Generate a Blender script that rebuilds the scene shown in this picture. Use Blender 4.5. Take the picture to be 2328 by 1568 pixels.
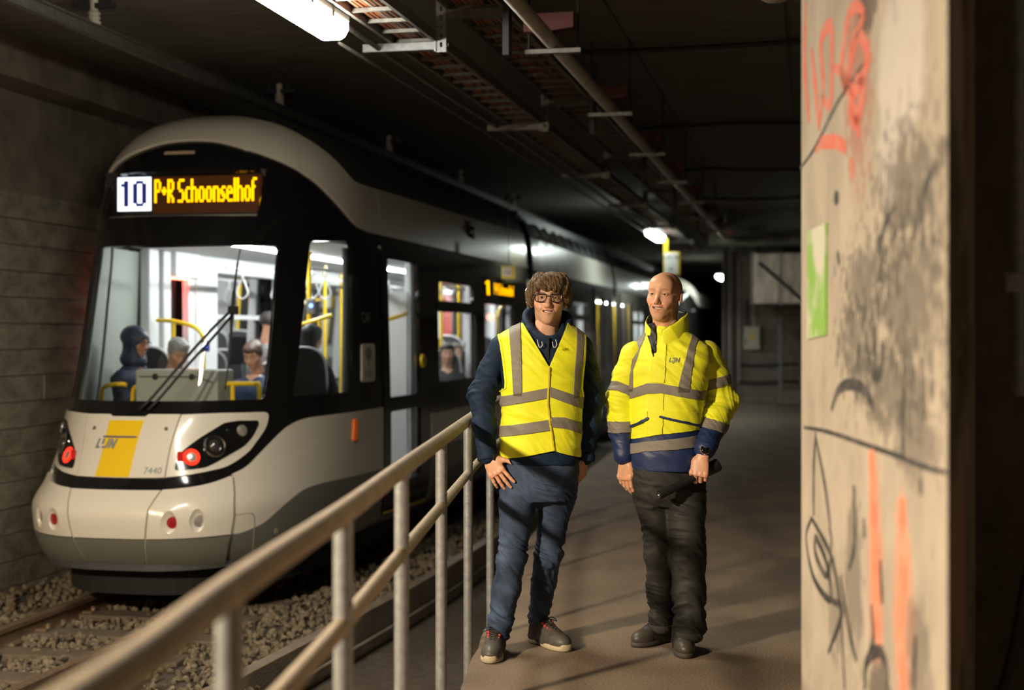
import bpy, bmesh, math, random
import numpy as np
from mathutils import Vector, Matrix, noise
from mathutils.geometry import delaunay_2d_cdt

# ---------------------------------------------------------------- start clean
for o in list(bpy.data.objects):
    bpy.data.objects.remove(o)
random.seed(7)
rng = np.random.default_rng(7)
scene = bpy.context.scene
COL = scene.collection
PI = math.pi

# ---------------------------------------------------------------- camera
# world: x across the tunnel, y along the tunnel, z up; the walkway is z = 0
TH = math.atan((1845 - 1164) / 3233.0)
cam_d = bpy.data.cameras.new('camera')
cam = bpy.data.objects.new('camera', cam_d)
COL.objects.link(cam)
cam.location = (0, 0, 1.52)
cam.rotation_euler = (PI / 2, 0, TH)
cam_d.sensor_width = 36.0
cam_d.lens = 3233.0 / 2328 * 36
cam_d.shift_y = -22 / 2328
cam_d.clip_end = 200
cam_d.dof.use_dof = True
cam_d.dof.focus_distance = 6.75
cam_d.dof.aperture_fstop = 1.7
scene.camera = cam

# ---------------------------------------------------------------- world and light
world = bpy.data.worlds.new('world')
scene.world = world
world.use_nodes = True
world.node_tree.nodes['Background'].inputs[0].default_value = (0.55, 0.5, 0.42, 1)
world.node_tree.nodes['Background'].inputs[1].default_value = 0.0035
scene.view_settings.view_transform = 'Standard'
scene.view_settings.look = 'None'
scene.view_settings.gamma = 1.0
scene.view_settings.use_curve_mapping = False
scene.view_settings.exposure = 0.0

def spot(name, loc, to, power, col, angle, radius, blend=0.5):
    l = bpy.data.lights.new(name, 'SPOT')
    l.energy = power; l.color = col; l.spot_size = math.radians(angle)
    l.shadow_soft_size = radius; l.spot_blend = blend
    o = bpy.data.objects.new(name, l); COL.objects.link(o)
    o.location = loc
    o.rotation_euler = (Vector(to) - Vector(loc)).to_track_quat('-Z', 'Y').to_euler()
    return o

# the work lamp behind the photographer, on the track side (its pole and added light-blocking hood come with the setting)
LAMP = Vector((-4.3, 0.8, 3.15))
_l = bpy.data.lights.new('work_lamp_bulb', 'POINT')
_l.energy = 2500; _l.color = (1.0, 0.80, 0.565); _l.shadow_soft_size = 0.17
_lo = bpy.data.objects.new('work_lamp_bulb', _l); COL.objects.link(_lo); _lo.location = LAMP

# ---------------------------------------------------------------- materials
def mat(name, col, rough=0.5, metal=0.0, col2=None, scale=8.0, stretch=(1, 1, 1), bump=0.0, bscale=None,
        emit=None, estr=0.0, spec=0.5, detail=4.0, lo=0.35, hi=0.65, coat=0.0, attr=None, sheen=0.0):
    m = bpy.data.materials.new(name)
    m.use_nodes = True
    nt = m.node_tree
    b = nt.nodes['Principled BSDF']
    b.inputs['Base Color'].default_value = (*col, 1)
    b.inputs['Roughness'].default_value = rough
    b.inputs['Metallic'].default_value = metal
    b.inputs['Specular IOR Level'].default_value = spec
    if coat: b.inputs['Coat Weight'].default_value = coat; b.inputs['Coat Roughness'].default_value = 0.08
    if sheen: b.inputs['Sheen Weight'].default_value = sheen
    if emit:
        b.inputs['Emission Color'].default_value = (*emit, 1)
        b.inputs['Emission Strength'].default_value = estr
    src = None
    if attr:
        at = nt.nodes.new('ShaderNodeAttribute'); at.attribute_name = attr
        nt.links.new(at.outputs['Color'], b.inputs['Base Color'])
        src = at.outputs['Color']
    if col2 is not None or bump:
        tc = nt.nodes.new('ShaderNodeTexCoord')
        mp = nt.nodes.new('ShaderNodeMapping')
        mp.inputs['Scale'].default_value = stretch
        nt.links.new(tc.outputs['Object'], mp.inputs['Vector'])
    if col2 is not None:
        n = nt.nodes.new('ShaderNodeTexNoise')
        n.inputs['Scale'].default_value = scale; n.inputs['Detail'].default_value = detail
        n.inputs['Roughness'].default_value = 0.62
        nt.links.new(mp.outputs['Vector'], n.inputs['Vector'])
        r = nt.nodes.new('ShaderNodeValToRGB')
        r.color_ramp.elements[0].position = lo; r.color_ramp.elements[1].position = hi
        r.color_ramp.elements[0].color = (*col, 1); r.color_ramp.elements[1].color = (*col2, 1)
        nt.links.new(n.outputs['Fac'], r.inputs['Fac'])
        if src is None:
            nt.links.new(r.outputs['Color'], b.inputs['Base Color'])
    if bump:
        n2 = nt.nodes.new('ShaderNodeTexNoise')
        n2.inputs['Scale'].default_value = bscale or scale * 4; n2.inputs['Detail'].default_value = 5
        nt.links.new(mp.outputs['Vector'], n2.inputs['Vector'])
        bp = nt.nodes.new('ShaderNodeBump'); bp.inputs['Strength'].default_value = bump
        bp.inputs['Distance'].default_value = 0.02
        nt.links.new(n2.outputs['Fac'], bp.inputs['Height'])
        nt.links.new(bp.outputs['Normal'], b.inputs['Normal'])
    return m

def emat(name, col, strength):
    m = bpy.data.materials.new(name); m.use_nodes = True
    nt = m.node_tree; nt.nodes.clear()
    e = nt.nodes.new('ShaderNodeEmission'); e.inputs[0].default_value = (*col, 1); e.inputs[1].default_value = strength
    o = nt.nodes.new('ShaderNodeOutputMaterial'); nt.links.new(e.outputs[0], o.inputs[0])
    return m

def glass(name, tint=(1, 1, 1), refl=0.06, rough=0.02):
    m = bpy.data.materials.new(name); m.use_nodes = True
    nt = m.node_tree; nt.nodes.clear()
    t = nt.nodes.new('ShaderNodeBsdfTransparent'); t.inputs[0].default_value = (*tint, 1)
    g = nt.nodes.new('ShaderNodeBsdfGlossy'); g.inputs['Roughness'].default_value = rough
    lw = nt.nodes.new('ShaderNodeFresnel'); lw.inputs[0].default_value = 1.3 + refl * 3
    mx = nt.nodes.new('ShaderNodeMixShader')
    nt.links.new(lw.outputs[0], mx.inputs[0]); nt.links.new(t.outputs[0], mx.inputs[1]); nt.links.new(g.outputs[0], mx.inputs[2])
    o = nt.nodes.new('ShaderNodeOutputMaterial'); nt.links.new(mx.outputs[0], o.inputs[0])
    return m

# ---------------------------------------------------------------- mesh helpers
class MB:
    """collects shapes into one mesh"""
    def __init__(s): s.v = []; s.f = []; s.mi = []; s.cur = 0
    def add(s, v, f):
        n = len(s.v); s.v.extend([tuple(map(float, a)) for a in v])
        for a in f: s.f.append(tuple(int(i) + n for i in a)); s.mi.append(s.cur)
        return s
    def box(s, a, b, bev=0.0):
        (x0, y0, z0), (x1, y1, z1) = a, b
        if bev <= 0:
            return s.add([(x0,y0,z0),(x1,y0,z0),(x1,y1,z0),(x0,y1,z0),(x0,y0,z1),(x1,y0,z1),(x1,y1,z1),(x0,y1,z1)],
                         [(0,3,2,1),(4,5,6,7),(0,1,5,4),(1,2,6,5),(2,3,7,6),(3,0,4,7)])
        bm = bmesh.new(); bmesh.ops.create_cube(bm, size=1)
        for v in bm.verts:
            v.co = ((x0+x1)/2 + v.co.x*(x1-x0), (y0+y1)/2 + v.co.y*(y1-y0), (z0+z1)/2 + v.co.z*(z1-z0))
        bmesh.ops.bevel(bm, geom=list(bm.edges), offset=bev, segments=2, affect='EDGES', profile=0.6)
        bm.verts.index_update()
        s.add([v.co for v in bm.verts], [[v.index for v in f.verts] for f in bm.faces]); bm.free()
        return s
    def obox(s, c, ax, half):
        c = Vector(c); ax = [Vector(a).normalized() for a in ax]
        v = []
        for i in (-1, 1):
            for j in (-1, 1):
                for k in (-1, 1):
                    v.append(c + ax[0]*half[0]*i + ax[1]*half[1]*j + ax[2]*half[2]*k)
        return s.add(v, [(0,1,3,2),(4,6,7,5),(0,4,5,1),(2,3,7,6),(0,2,6,4),(1,5,7,3)])
    def tube(s, pts, r, n=10, closed=False, ry=None, ref=None):
        pts = [Vector(p) for p in pts]; m = len(pts)
        rs = r if hasattr(r, '__len__') else [r]*m
        rys = rs if ry is None else (ry if hasattr(ry, '__len__') else [ry]*m)
        tang = []
        for i in range(m):
            a = pts[(i-1) % m] if closed else pts[max(i-1, 0)]
            b = pts[(i+1) % m] if closed else pts[min(i+1, m-1)]
            tang.append((b-a).normalized())
        u = Vector(ref) if ref is not None else Vector((0, 0, 1))
        if abs(u.dot(tang[0])) > 0.95: u = Vector((1, 0, 0)) if abs(tang[0].x) < .9 else Vector((0, 1, 0))
        base = len(s.v); V = []; Fc = []
        for i in range(m):
            if i and ref is None:
                pass
            u = (u - tang[i]*u.dot(tang[i])).normalized()
            w = tang[i].cross(u)
            for j in range(n):
                a = 2*PI*j/n
                V.append(pts[i] + u*math.cos(a)*rs[i] + w*math.sin(a)*rys[i])
        k = m if closed else m-1
        for i in range(k):
            for j in range(n):
                i2 = (i+1) % m
                Fc.append((i*n+j, i*n+(j+1) % n, i2*n+(j+1) % n, i2*n+j))
        if not closed:
            Fc.append(tuple(range(n-1, -1, -1))); Fc.append(tuple(range((m-1)*n, m*n)))
        return s.add(V, Fc)
    def lathe(s, c, axis, prof, n=24, ref=None):
        """prof: (radius, distance along axis)"""
        c = Vector(c); ax = Vector(axis).normalized()
        u = Vector((0, 0, 1)) if abs(ax.z) < .9 else Vector((1, 0, 0))
        u = (u - ax*u.dot(ax)).normalized(); w = ax.cross(u)
        V = []; Fc = []
        for r, h in prof:
            for j in range(n):
                a = 2*PI*j/n
                V.append(c + ax*h + (u*math.cos(a) + w*math.sin(a))*max(r, 1e-4))
        for i in range(len(prof)-1):
            for j in range(n):
                Fc.append((i*n+j, i*n+(j+1) % n, (i+1)*n+(j+1) % n, (i+1)*n+j))
        Fc.append(tuple(range(n-1, -1, -1))); Fc.append(tuple(range((len(prof)-1)*n, len(prof)*n)))
        return s.add(V, Fc)
    def ball(s, c, r, n=12, m=8):
        rx, ry, rz = (r if hasattr(r, '__len__') else (r, r, r))
        V = []; Fc = []
        for i in range(m+1):
            t = PI*i/m
            for j in range(n):
                a = 2*PI*j/n
                V.append((c[0]+rx*math.sin(t)*math.cos(a), c[1]+ry*math.sin(t)*math.sin(a), c[2]+rz*math.cos(t)))
        for i in range(m):
            for j in range(n):
                Fc.append((i*n+j, (i+1)*n+j, (i+1)*n+(j+1) % n, i*n+(j+1) % n))
        return s.add(V, Fc)
    def prism(s, poly, axis, a, b):
        """poly 2D extruded along 'x','y' or 'z' from a to b"""
        def P(q, t):
            return {'x': (t, q[0], q[1]), 'y': (q[0], t, q[1]), 'z': (q[0], q[1], t)}[axis]
        n = len(poly)
        V = [P(q, a) for q in poly] + [P(q, b) for q in poly]
        Fc = [tuple(range(n))[::-1], tuple(range(n, 2*n))] + [(i, (i+1) % n, n+(i+1) % n, n+i) for i in range(n)]
        return s.add(V, Fc)
    def build(s, name, m, parent=None, smooth=False, auto=None):
        return mesh(name, s.v, s.f, m, parent, smooth, s.mi, auto)

def mesh(name, V, F, m, parent=None, smooth=False, mi=None, auto=None):
    me = bpy.data.meshes.new(name)
    me.from_pydata([tuple(v) for v in V], [], [tuple(f) for f in F])
    ms = m if isinstance(m, (list, tuple)) else [m]
    for q in ms: me.materials.append(q)
    if mi is not None and len(ms) > 1: me.polygons.foreach_set('material_index', mi)
    bm = bmesh.new(); bm.from_mesh(me); bmesh.ops.recalc_face_normals(bm, faces=bm.faces)
    bm.to_mesh(me); bm.free()
    if smooth: me.shade_smooth()
    if auto is not None:
        me.shade_smooth(); me.set_sharp_from_angle(angle=math.radians(auto))
    o = bpy.data.objects.new(name, me); COL.objects.link(o)
    if parent: par(o, parent)
    return o

def par(o, p):
    o.parent = p
    o.matrix_parent_inverse = wmat(p).inverted()

def wmat(p):
    m = Matrix.LocRotScale(p.location, p.rotation_euler, p.scale)
    if p.parent: m = wmat(p.parent) @ p.matrix_parent_inverse @ m
    return m

def thing(name, label, cat, loc=(0, 0, 0), rz=0.0, group=None):
    o = bpy.data.objects.new(name, None); COL.objects.link(o)
    o.empty_display_size = 0.1
    o.location = loc; o.rotation_euler = (0, 0, rz)
    return tag(o, label, cat, group)

def tag(o, label, cat, group=None, kind=None):
    o['label'] = label; o['category'] = cat
    if group: o['group'] = group
    if kind: o['kind'] = kind
    return o

def struct(o, label=None, cat=None):
    o['kind'] = 'structure'
    if label: o['label'] = label
    if cat: o['category'] = cat
    return o

def share(name, src, parent, loc=(0, 0, 0), rot=(0, 0, 0), sc=(1, 1, 1), m=None):
    """a further piece that shares the mesh of src"""
    o = bpy.data.objects.new(name, src if isinstance(src, bpy.types.Mesh) else src.data); COL.objects.link(o)
    o.location = loc; o.rotation_euler = rot; o.scale = sc
    if parent: par(o, parent)
    return o

def text_mesh(body, size, extrude=0.0, font_scale_x=1.0, shear=0.0, bold=0.0, spacing=1.0):
    c = bpy.data.curves.new('txt', 'FONT'); c.body = body; c.size = size; c.extrude = extrude
    c.align_x = 'CENTER'; c.align_y = 'CENTER'; c.shear = shear; c.offset = bold; c.resolution_u = 3
    c.space_character = spacing
    o = bpy.data.objects.new('txt', c); COL.objects.link(o)
    dg = bpy.context.evaluated_depsgraph_get()
    me = bpy.data.meshes.new_from_object(o.evaluated_get(dg))
    V = np.array([v.co[:] for v in me.vertices]).reshape(-1, 3); F = [tuple(p.vertices) for p in me.polygons]
    bpy.data.objects.remove(o); bpy.data.curves.remove(c); bpy.data.meshes.remove(me)
    V[:, 0] *= font_scale_x
    return V, F

def place2d(V, c, right, up, off=0.0):
    c = np.array(c, float); r = np.array(Vector(right).normalized()); u = np.array(Vector(up).normalized())
    n = np.cross(r, u)
    return c + V[:, :1]*r + V[:, 1:2]*u + (V[:, 2:3] + off)*n

# ---------------------------------------------------------------- 2D outlines
def spl(pts, n=6, closed=False):
    P = [np.array(p, float) for p in pts]; m = len(P); out = []
    rngi = range(m) if closed else range(m-1)
    for i in rngi:
        p1, p2 = P[i], P[(i+1) % m]
        p0 = P[(i-1) % m] if (closed or i > 0) else 2*p1-p2
        p3 = P[(i+2) % m] if (closed or i+2 < m) else 2*p2-p1
        for k in range(n):
            t = k/n
            out.append(0.5*((2*p1)+(-p0+p2)*t+(2*p0-5*p1+4*p2-p3)*t*t+(-p0+3*p1-3*p2+p3)*t**3))
    if not closed: out.append(P[-1])
    return [tuple(o) for o in out]

def rnd(poly, r, n=4):
    """round the corners of a closed polygon"""
    out = []; m = len(poly)
    rr = r if hasattr(r, '__len__') else [r]*m
    for i in range(m):
        p = np.array(poly[i], float); a = np.array(poly[i-1], float); b = np.array(poly[(i+1) % m], float)
        da, db = np.linalg.norm(a-p), np.linalg.norm(b-p)
        q = min(rr[i], da*.45, db*.45)
        if q <= 1e-6: out.append(tuple(p)); continue
        s, e = p+(a-p)/da*q, p+(b-p)/db*q
        for k in range(n+1):
            t = k/n; out.append(tuple((1-t)**2*s+2*t*(1-t)*p+t*t*e))
    return out

def circ(c, r, n=20, ry=None):
    return [(c[0]+r*math.cos(2*PI*i/n), c[1]+(ry or r)*math.sin(2*PI*i/n)) for i in range(n)]

def mir(poly): return [(-a, b) for a, b in poly][::-1]

def inpoly(P, poly):
    P = np.asarray(P); x, y = P[:, 0], P[:, 1]; ins = np.zeros(len(P), bool)
    q = np.asarray(poly, float); j = len(q)-1
    for i in range(len(q)):
        xi, yi = q[i]; xj, yj = q[j]
        c = ((yi > y) != (yj > y))
        if yi != yj:
            ins ^= c & (x < (xj-xi)*(y-yi)/(yj-yi)+xi)
        j = i
    return ins

def patch(name, outline, surf, m, parent=None, holes=(), off=0.0, thick=0.0, res=0.06, resx=None, smooth=True, data=False):
    """a piece of a curved skin: outline in surface coordinates, cut clean, given thickness"""
    resx = resx or res
    V2 = []; E = []
    for poly in [outline]+list(holes):
        pts = []
        for i in range(len(poly)):
            a = np.array(poly[i], float); b = np.array(poly[(i+1) % len(poly)], float)
            k = max(1, int(math.ceil(max(abs(b-a)[0]/resx, abs(b-a)[1]/res))))
            for t in range(k): pts.append(a+(b-a)*t/k)
        s = len(V2); n = len(pts)
        V2 += pts; E += [(s+i, s+(i+1) % n) for i in range(n)]
    B = np.array(V2); lo, hi = B.min(0), B.max(0)
    gx = np.arange(lo[0]+resx/2, hi[0], resx); gy = np.arange(lo[1]+res/2, hi[1], res)
    G = np.array([(a, b) for a in gx for b in gy]) if len(gx) and len(gy) else np.zeros((0, 2))
    if len(G):
        k = inpoly(G, outline)
        for h in holes: k &= ~inpoly(G, h)
        G = G[k]
        # keep clear of the boundary
        if len(G):
            d = np.full(len(G), 1e9)
            for s0 in range(0, len(B), 256):
                bb = B[s0:s0+256]
                dd = np.maximum(abs(G[:, None, 0]-bb[None, :, 0])/resx, abs(G[:, None, 1]-bb[None, :, 1])/res).min(1)
                d = np.minimum(d, dd)
            G = G[d > .35]
    allp = [Vector((p[0], p[1])) for p in V2]+[Vector((p[0], p[1])) for p in G]
    ov, oe, of, *_ = delaunay_2d_cdt(allp, E, [], 0, 1e-6)
    P = np.array([v[:] for v in ov]); T = np.array([t for t in of if len(t) == 3])
    c = P[T].mean(1); k = inpoly(c, outline)
    for h in holes: k &= ~inpoly(c, h)
    T = T[k]
    used = np.unique(T); idx = np.full(len(P), -1); idx[used] = np.arange(len(used)); P = P[used]; T = idx[T]
    X = surf(P[:, 0], P[:, 1])
    e = 0.012
    du = surf(P[:, 0]+e, P[:, 1])-surf(P[:, 0]-e, P[:, 1]); dv = surf(P[:, 0], P[:, 1]+e)-surf(P[:, 0], P[:, 1]-e)
    N = np.cross(du, dv); N /= np.linalg.norm(N, axis=1)[:, None]+1e-12
    A = X+N*off
    # orientation: counter clockwise in (u,v) gives +N
    a, b, d = P[T[:, 0]], P[T[:, 1]], P[T[:, 2]]
    fl = ((b-a)[:, 0]*(d-a)[:, 1]-(b-a)[:, 1]*(d-a)[:, 0]) < 0
    T[fl] = T[fl][:, ::-1]
    Vv = A; Ff = [tuple(t) for t in T]
    if thick:
        n = len(A); Vv = np.vstack([A, X+N*(off-thick)])
        Ff += [(t[2]+n, t[1]+n, t[0]+n) for t in T]
        ed = {}
        for t in T:
            for i in range(3):
                x, y = int(t[i]), int(t[(i+1) % 3])
                if (y, x) in ed: del ed[(y, x)]
                else: ed[(x, y)] = 1
        Ff += [(y, x, x+n, y+n) for x, y in ed]
    if data: return Vv, Ff
    me = bpy.data.meshes.new(name); me.from_pydata(Vv.tolist(), [], [tuple(map(int, f)) for f in Ff]); me.materials.append(m)
    me.shade_smooth(); me.set_sharp_from_angle(angle=math.radians(40))
    o = bpy.data.objects.new(name, me); COL.objects.link(o)
    if parent: par(o, parent)
    return o

# ================================================================= SETTING
M = {}
M['floor'] = mat('floor_concrete', (0.155, 0.112, 0.074), 0.85, col2=(0.232, 0.172, 0.116), scale=2.2, detail=9, bump=0.25, bscale=60, stretch=(1, .7, 1))
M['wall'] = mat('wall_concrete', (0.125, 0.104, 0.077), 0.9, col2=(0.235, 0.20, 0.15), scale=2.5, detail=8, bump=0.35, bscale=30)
M['board'] = mat('board_concrete', (0.13, 0.112, 0.083), 0.9, col2=(0.30, 0.265, 0.20), scale=7, detail=9, bump=0.45, bscale=45, stretch=(1, .6, 1.2), lo=.30, hi=.60)
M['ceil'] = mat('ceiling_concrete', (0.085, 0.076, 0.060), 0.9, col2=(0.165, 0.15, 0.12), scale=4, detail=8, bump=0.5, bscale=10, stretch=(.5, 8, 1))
M['kerb'] = mat('kerb_concrete', (0.17, 0.135, 0.10), 0.9, col2=(0.25, 0.21, 0.16), scale=5, detail=7, bump=0.3, bscale=50)
M['dirt'] = mat('dirt', (0.06, 0.047, 0.034), 0.95, col2=(0.10, 0.08, 0.06), scale=9, bump=0.6, bscale=40)
M['stone'] = mat('ballast_stone', (0.10, 0.078, 0.050), 0.9, col2=(0.225, 0.185, 0.125), scale=14, detail=3)
M['sleeper'] = mat('sleeper_concrete', (0.11, 0.085, 0.06), 0.9, col2=(0.16, 0.125, 0.09), scale=8, bump=0.3)
M['rail'] = mat('rail_steel', (0.20, 0.135, 0.085), 0.45, 0.5, col2=(0.30, 0.21, 0.14), scale=20)
M['galv'] = mat('galvanised_steel', (0.24, 0.25, 0.26), 0.5, 0.45, col2=(0.34, 0.355, 0.36), scale=30, detail=6, bump=0.08, bscale=80)
M['tube'] = mat('dusty_beige_tube', (0.30, 0.245, 0.175), 0.6, 0.0, col2=(0.40, 0.335, 0.245), scale=14, detail=6, bump=0.06, bscale=50)
M['steel'] = mat('dull_steel', (0.13, 0.122, 0.11), 0.5, 0.5, col2=(0.20, 0.19, 0.17), scale=25)
M['dark'] = mat('black_iron', (0.02, 0.02, 0.02), 0.6)
M['copper'] = mat('orange_cable', (0.42, 0.13, 0.05), 0.45)
M['copper2'] = mat('brown_cable', (0.24, 0.11, 0.06), 0.5)
M['greycab'] = mat('grey_cable', (0.20, 0.19, 0.17), 0.5)
M['black'] = mat('black_rubber', (0.012, 0.012, 0.012), 0.5)
M['pipe'] = mat('grey_pipe', (0.55, 0.51, 0.45), 0.5, 0.1, col2=(0.42, 0.38, 0.33), scale=10)
M['redbr'] = mat('red_bracket', (0.075, 0.012, 0.010), 0.7)
M['block'] = mat('concrete_block', (0.22, 0.19, 0.155), 0.9, col2=(0.30, 0.265, 0.22), scale=10, bump=0.3)
M['mortar'] = mat('mortar', (0.36, 0.32, 0.27), 0.95)
M['lamp'] = emat('lamp_diffuser', (1.0, 0.96, 0.82), 85)
M['lampfar'] = emat('lamp_diffuser_cool', (0.88, 1.0, 0.93), 40)
M['white'] = mat('white_plastic', (0.75, 0.74, 0.70), 0.4)
M['yellow'] = mat('yellow_paint', (0.80, 0.60, 0.02), 0.45)

# --- walkway
edge = spl([(-.45, -13), (-.70, 0), (-.80, 1.6), (-.95, 2.7), (-1.17, 4.28), (-1.475, 5.98), (-1.665, 7.28), (-2.06, 10.41), (-2.36, 14), (-2.57, 18.5), (-2.75, 25), (-2.8, 32.5)], 6)
en = [(a+rng.normal(0, .006), b) for a, b in edge]
def edge_at(y):
    E_ = np.array(edge); return float(np.interp(y, E_[:, 1], E_[:, 0]))
b = MB(); b.prism(en+[(4.0, 32.5), (4.0, -13)], 'z', -.9, 0.0)
floor = struct(b.build('floor', M['floor']), 'dusty brown concrete walkway the two men stand on', 'floor')
b = MB(); b.box((-6.9, -13, -1.05), (-.2, 80, -.86))
struct(b.build('floor_trackbed', M['dirt']), 'dark dirt floor of the track trench', 'floor')

# --- walls and ceiling
def C2W(X, D): return (X*math.cos(TH)-D*math.sin(TH), X*math.sin(TH)+D*math.cos(TH))
PA, PB, PD, PE = C2W(.8955, 4.40), C2W(.9035, 2.95), C2W(1.352, 4.15), C2W(1.352, 4.55)
b = MB(); b.box((-7.1, -13, -1.0), (-6.74, 80, 4.1))
wl = struct(b.build('wall_left', M['wall']), 'rough concrete tunnel wall left of the tram', 'wall')
meshes = []
for i in range(6):
    bb = MB(); bb.box((-.03, 0, 0), (.03, 4.98, .219), .004); o_ = bb.build('concrete_board_piece', M['board'], None); meshes.append(o_.data); bpy.data.objects.remove(o_)
zz = -.86; r = 0
while zz < 2.75:
    y = 4.2-(r % 3)*1.3
    while y < 17:
        share('concrete_board', meshes[random.randrange(6)], wl, (-6.745+random.uniform(0, .016), y, zz), (0, random.uniform(-.006, .006), 0))
        y += 4.985
    zz += .226; r += 1
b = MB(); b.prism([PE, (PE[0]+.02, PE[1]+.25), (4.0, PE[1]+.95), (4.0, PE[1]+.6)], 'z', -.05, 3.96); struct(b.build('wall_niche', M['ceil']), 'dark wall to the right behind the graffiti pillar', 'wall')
b = MB(); b.box((4.0, -13, -.9), (4.3, 33, 4.1)); struct(b.build('wall_right', M['wall']), 'dark concrete wall behind the graffiti pillar', 'wall')
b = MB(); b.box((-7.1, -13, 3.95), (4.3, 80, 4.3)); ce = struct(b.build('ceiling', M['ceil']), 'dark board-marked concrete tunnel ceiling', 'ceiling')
b = MB(); b.box((-6.9, -13, 3.62), (-6.35, 80, 3.96)); struct(b.build('trim_1', M['wall']), 'rough concrete haunch where left wall meets the ceiling', 'trim')
# joints of the ceiling slabs
for i, (x, w) in enumerate(((-1.48, .012), (-.2, .012), (1.3, .012))):
    b = MB(); b.box((x, 3, 3.942), (x+w, 32, 3.955)); o = b.build('slab_joint', M['dark'], ce)
# far block wall with its bricks
b = MB(); b.box((-1.98, 32.56, -.05), (4.0, 33.0, 3.95)); b.box((-1.98, 33, -.9), (-1.6, 80, 3.95))
wf = struct(b.build('wall_far', M['mortar']), 'grey block wall that closes the far end of the walkway', 'wall')
bb = MB(); bb.box((0, 0, 0), (.375, .06, .185), .006); o_ = bb.build('t', M['block']); blk = o_.data; bpy.data.objects.remove(o_)
bb = MB(); bb.box((0, 0, 0), (.18, .06, .185), .006); o_ = bb.build('t', M['block']); blk2 = o_.data; bpy.data.objects.remove(o_)
for r in range(12):
    z = .012+r*.197
    x = -1.96+(.19 if r % 2 else 0)
    if r % 2: share('block', blk2, wf, (-1.97, 32.50+random.uniform(0, .012), z))
    while x < -.72:
        share('block', blk, wf, (x, 32.50+random.uniform(0, .014), z)); x += .387
b = MB(); b.box((-.66, 32.42, .0), (4.0, 32.56, 3.9)); o = b.build('plaster_panel', M['wall'], wf)
b = MB(); b.box((-.70, 32.40, 0), (-.655, 32.52, 1.95), .005); o = b.build('corner_strip', M['galv'], wf)
# end of the tunnel
b = MB(); b.box((-7, 79, -1), (4, 79.4, 4)); struct(b.build('wall_end', M['dark']), 'black end of the tunnel beyond the trams', 'wall')

# --- kerb along the track and the pipe at its foot
kc = spl([(-3.75, 2), (-3.58, 6), (-3.46, 8.35), (-3.30, 11.48), (-3.27, 14.3), (-3.27, 24), (-3.27, 40)], 8)
b = MB(); b.prism([(x, y) for x, y in kc]+[(x+.10, y) for x, y in kc[::-1]], 'z', -.9, -.55)
struct(b.build('trim_2', M['kerb']), 'concrete kerb between the ballast and the walkway', 'kerb')
b = MB(); b.tube([(x+.13, y, -.755) for x, y in kc], .017, 8)
tag(b.build('conduit_pipe', M['kerb'], smooth=True), 'thin dusty pipe running along the foot of the kerb', 'pipe')

# --- ballast
b = MB(); gx = np.arange(-6.8, -3.2, .12); gy = np.arange(1.5, 46, .3)
V = [(x, y, -.70+.02*noise.noise(Vector((x*3, y*3, 0)))) for y in gy for x in gx]
nx = len(gx); Fb = [(j*nx+i, j*nx+i+1, (j+1)*nx+i+1, (j+1)*nx+i) for j in range(len(gy)-1) for i in range(nx-1)]
b.add(V, Fb)
bal = b.build('ballast_bed', M['dirt'], smooth=True); struct(bal, 'dusty bed of crushed stone under the rails', 'ground')
ico = bmesh.new(); bmesh.ops.create_icosphere(ico, subdivisions=1, radius=1)
iv = np.array([v.co[:] for v in ico.verts]); ifc = np.array([[v.index for v in f.verts] for f in ico.faces]); ico.free()
SV = []; SF = []; n = 0
def sleeper_at(y): return abs(((y-.28) % .68)-.34) < .0   # sleepers are bare, see below
SLP = [.75+i*.68 for i in range(28)]
for i in range(13500):
    x = rng.uniform(-6.66, -3.36); y = 3.0+13.5*rng.random()**1.25
    dy = min(abs(y-s_) for s_ in SLP)
    if dy < .135 and abs(x+5.085) < .98 and rng.random() < .93: continue
    if abs(x+5.60) < .055 or abs(x+4.57) < .055: continue
    rr = rng.uniform(.014, .030)
    q = iv*(rng.uniform(.7, 1.25, 3)*rr)+rng.normal(0, .16*rr, (12, 3))
    a = rng.uniform(0, 2*PI); c, s_ = math.cos(a), math.sin(a)
    q = np.stack([q[:, 0]*c-q[:, 1]*s_, q[:, 0]*s_+q[:, 1]*c, q[:, 2]], 1)
    zb = -.672+.022*noise.noise(Vector((x*2.2, y*2.2, 5)))+rng.uniform(-.012, .014)
    SV.append(q+(x, y, zb)); SF.append(ifc+n); n += 12
SV = np.vstack(SV); SF = np.vstack(SF)
me = bpy.data.meshes.new('ballast_stones'); me.from_pydata(SV.tolist(), [], SF.tolist()); me.materials.append(M['stone'])
o = bpy.data.objects.new('ballast_stones', me); COL.objects.link(o)
tag(o, 'pale crushed ballast stones lying between and beside the rails', 'ballast', kind='stuff')

# --- track
trk = thing('railway_track', 'narrow gauge railway track with dusty steel rails under the tram', 'track', (-5.085, 9.6, -.7))
prof = [(-.06, 0), (.06, 0), (.06, .012), (.014, .024), (.010, .10), (.034, .112), (.036, .142), (.028, .150), (-.028, .150), (-.036, .142), (-.034, .112), (-.010, .10), (-.014, .024), (-.06, .012)]
for x in (-5.60, -4.57):
    b = MB(); b.prism([(x+p_[0], -.69+p_[1]) for p_ in prof], 'y', 1.5, 60); b.build('rail', M['rail'], trk, auto=40)
bb = MB(); bb.box((-.95, -.12, 0), (.95, .12, .10), .012); o_ = bb.build('t', M['sleeper']); slm = o_.data; bpy.data.objects.remove(o_)
bb = MB(); bb.box((-.09, -.07, 0), (.09, .07, .018), .004); bb.lathe((-.07, 0, .015), (0, 0, 1), [(.02, 0), (.02, .03), (.012, .035)], 8); bb.lathe((.07, 0, .015), (0, 0, 1), [(.02, 0), (.02, .03), (.012, .035)], 8)
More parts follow.
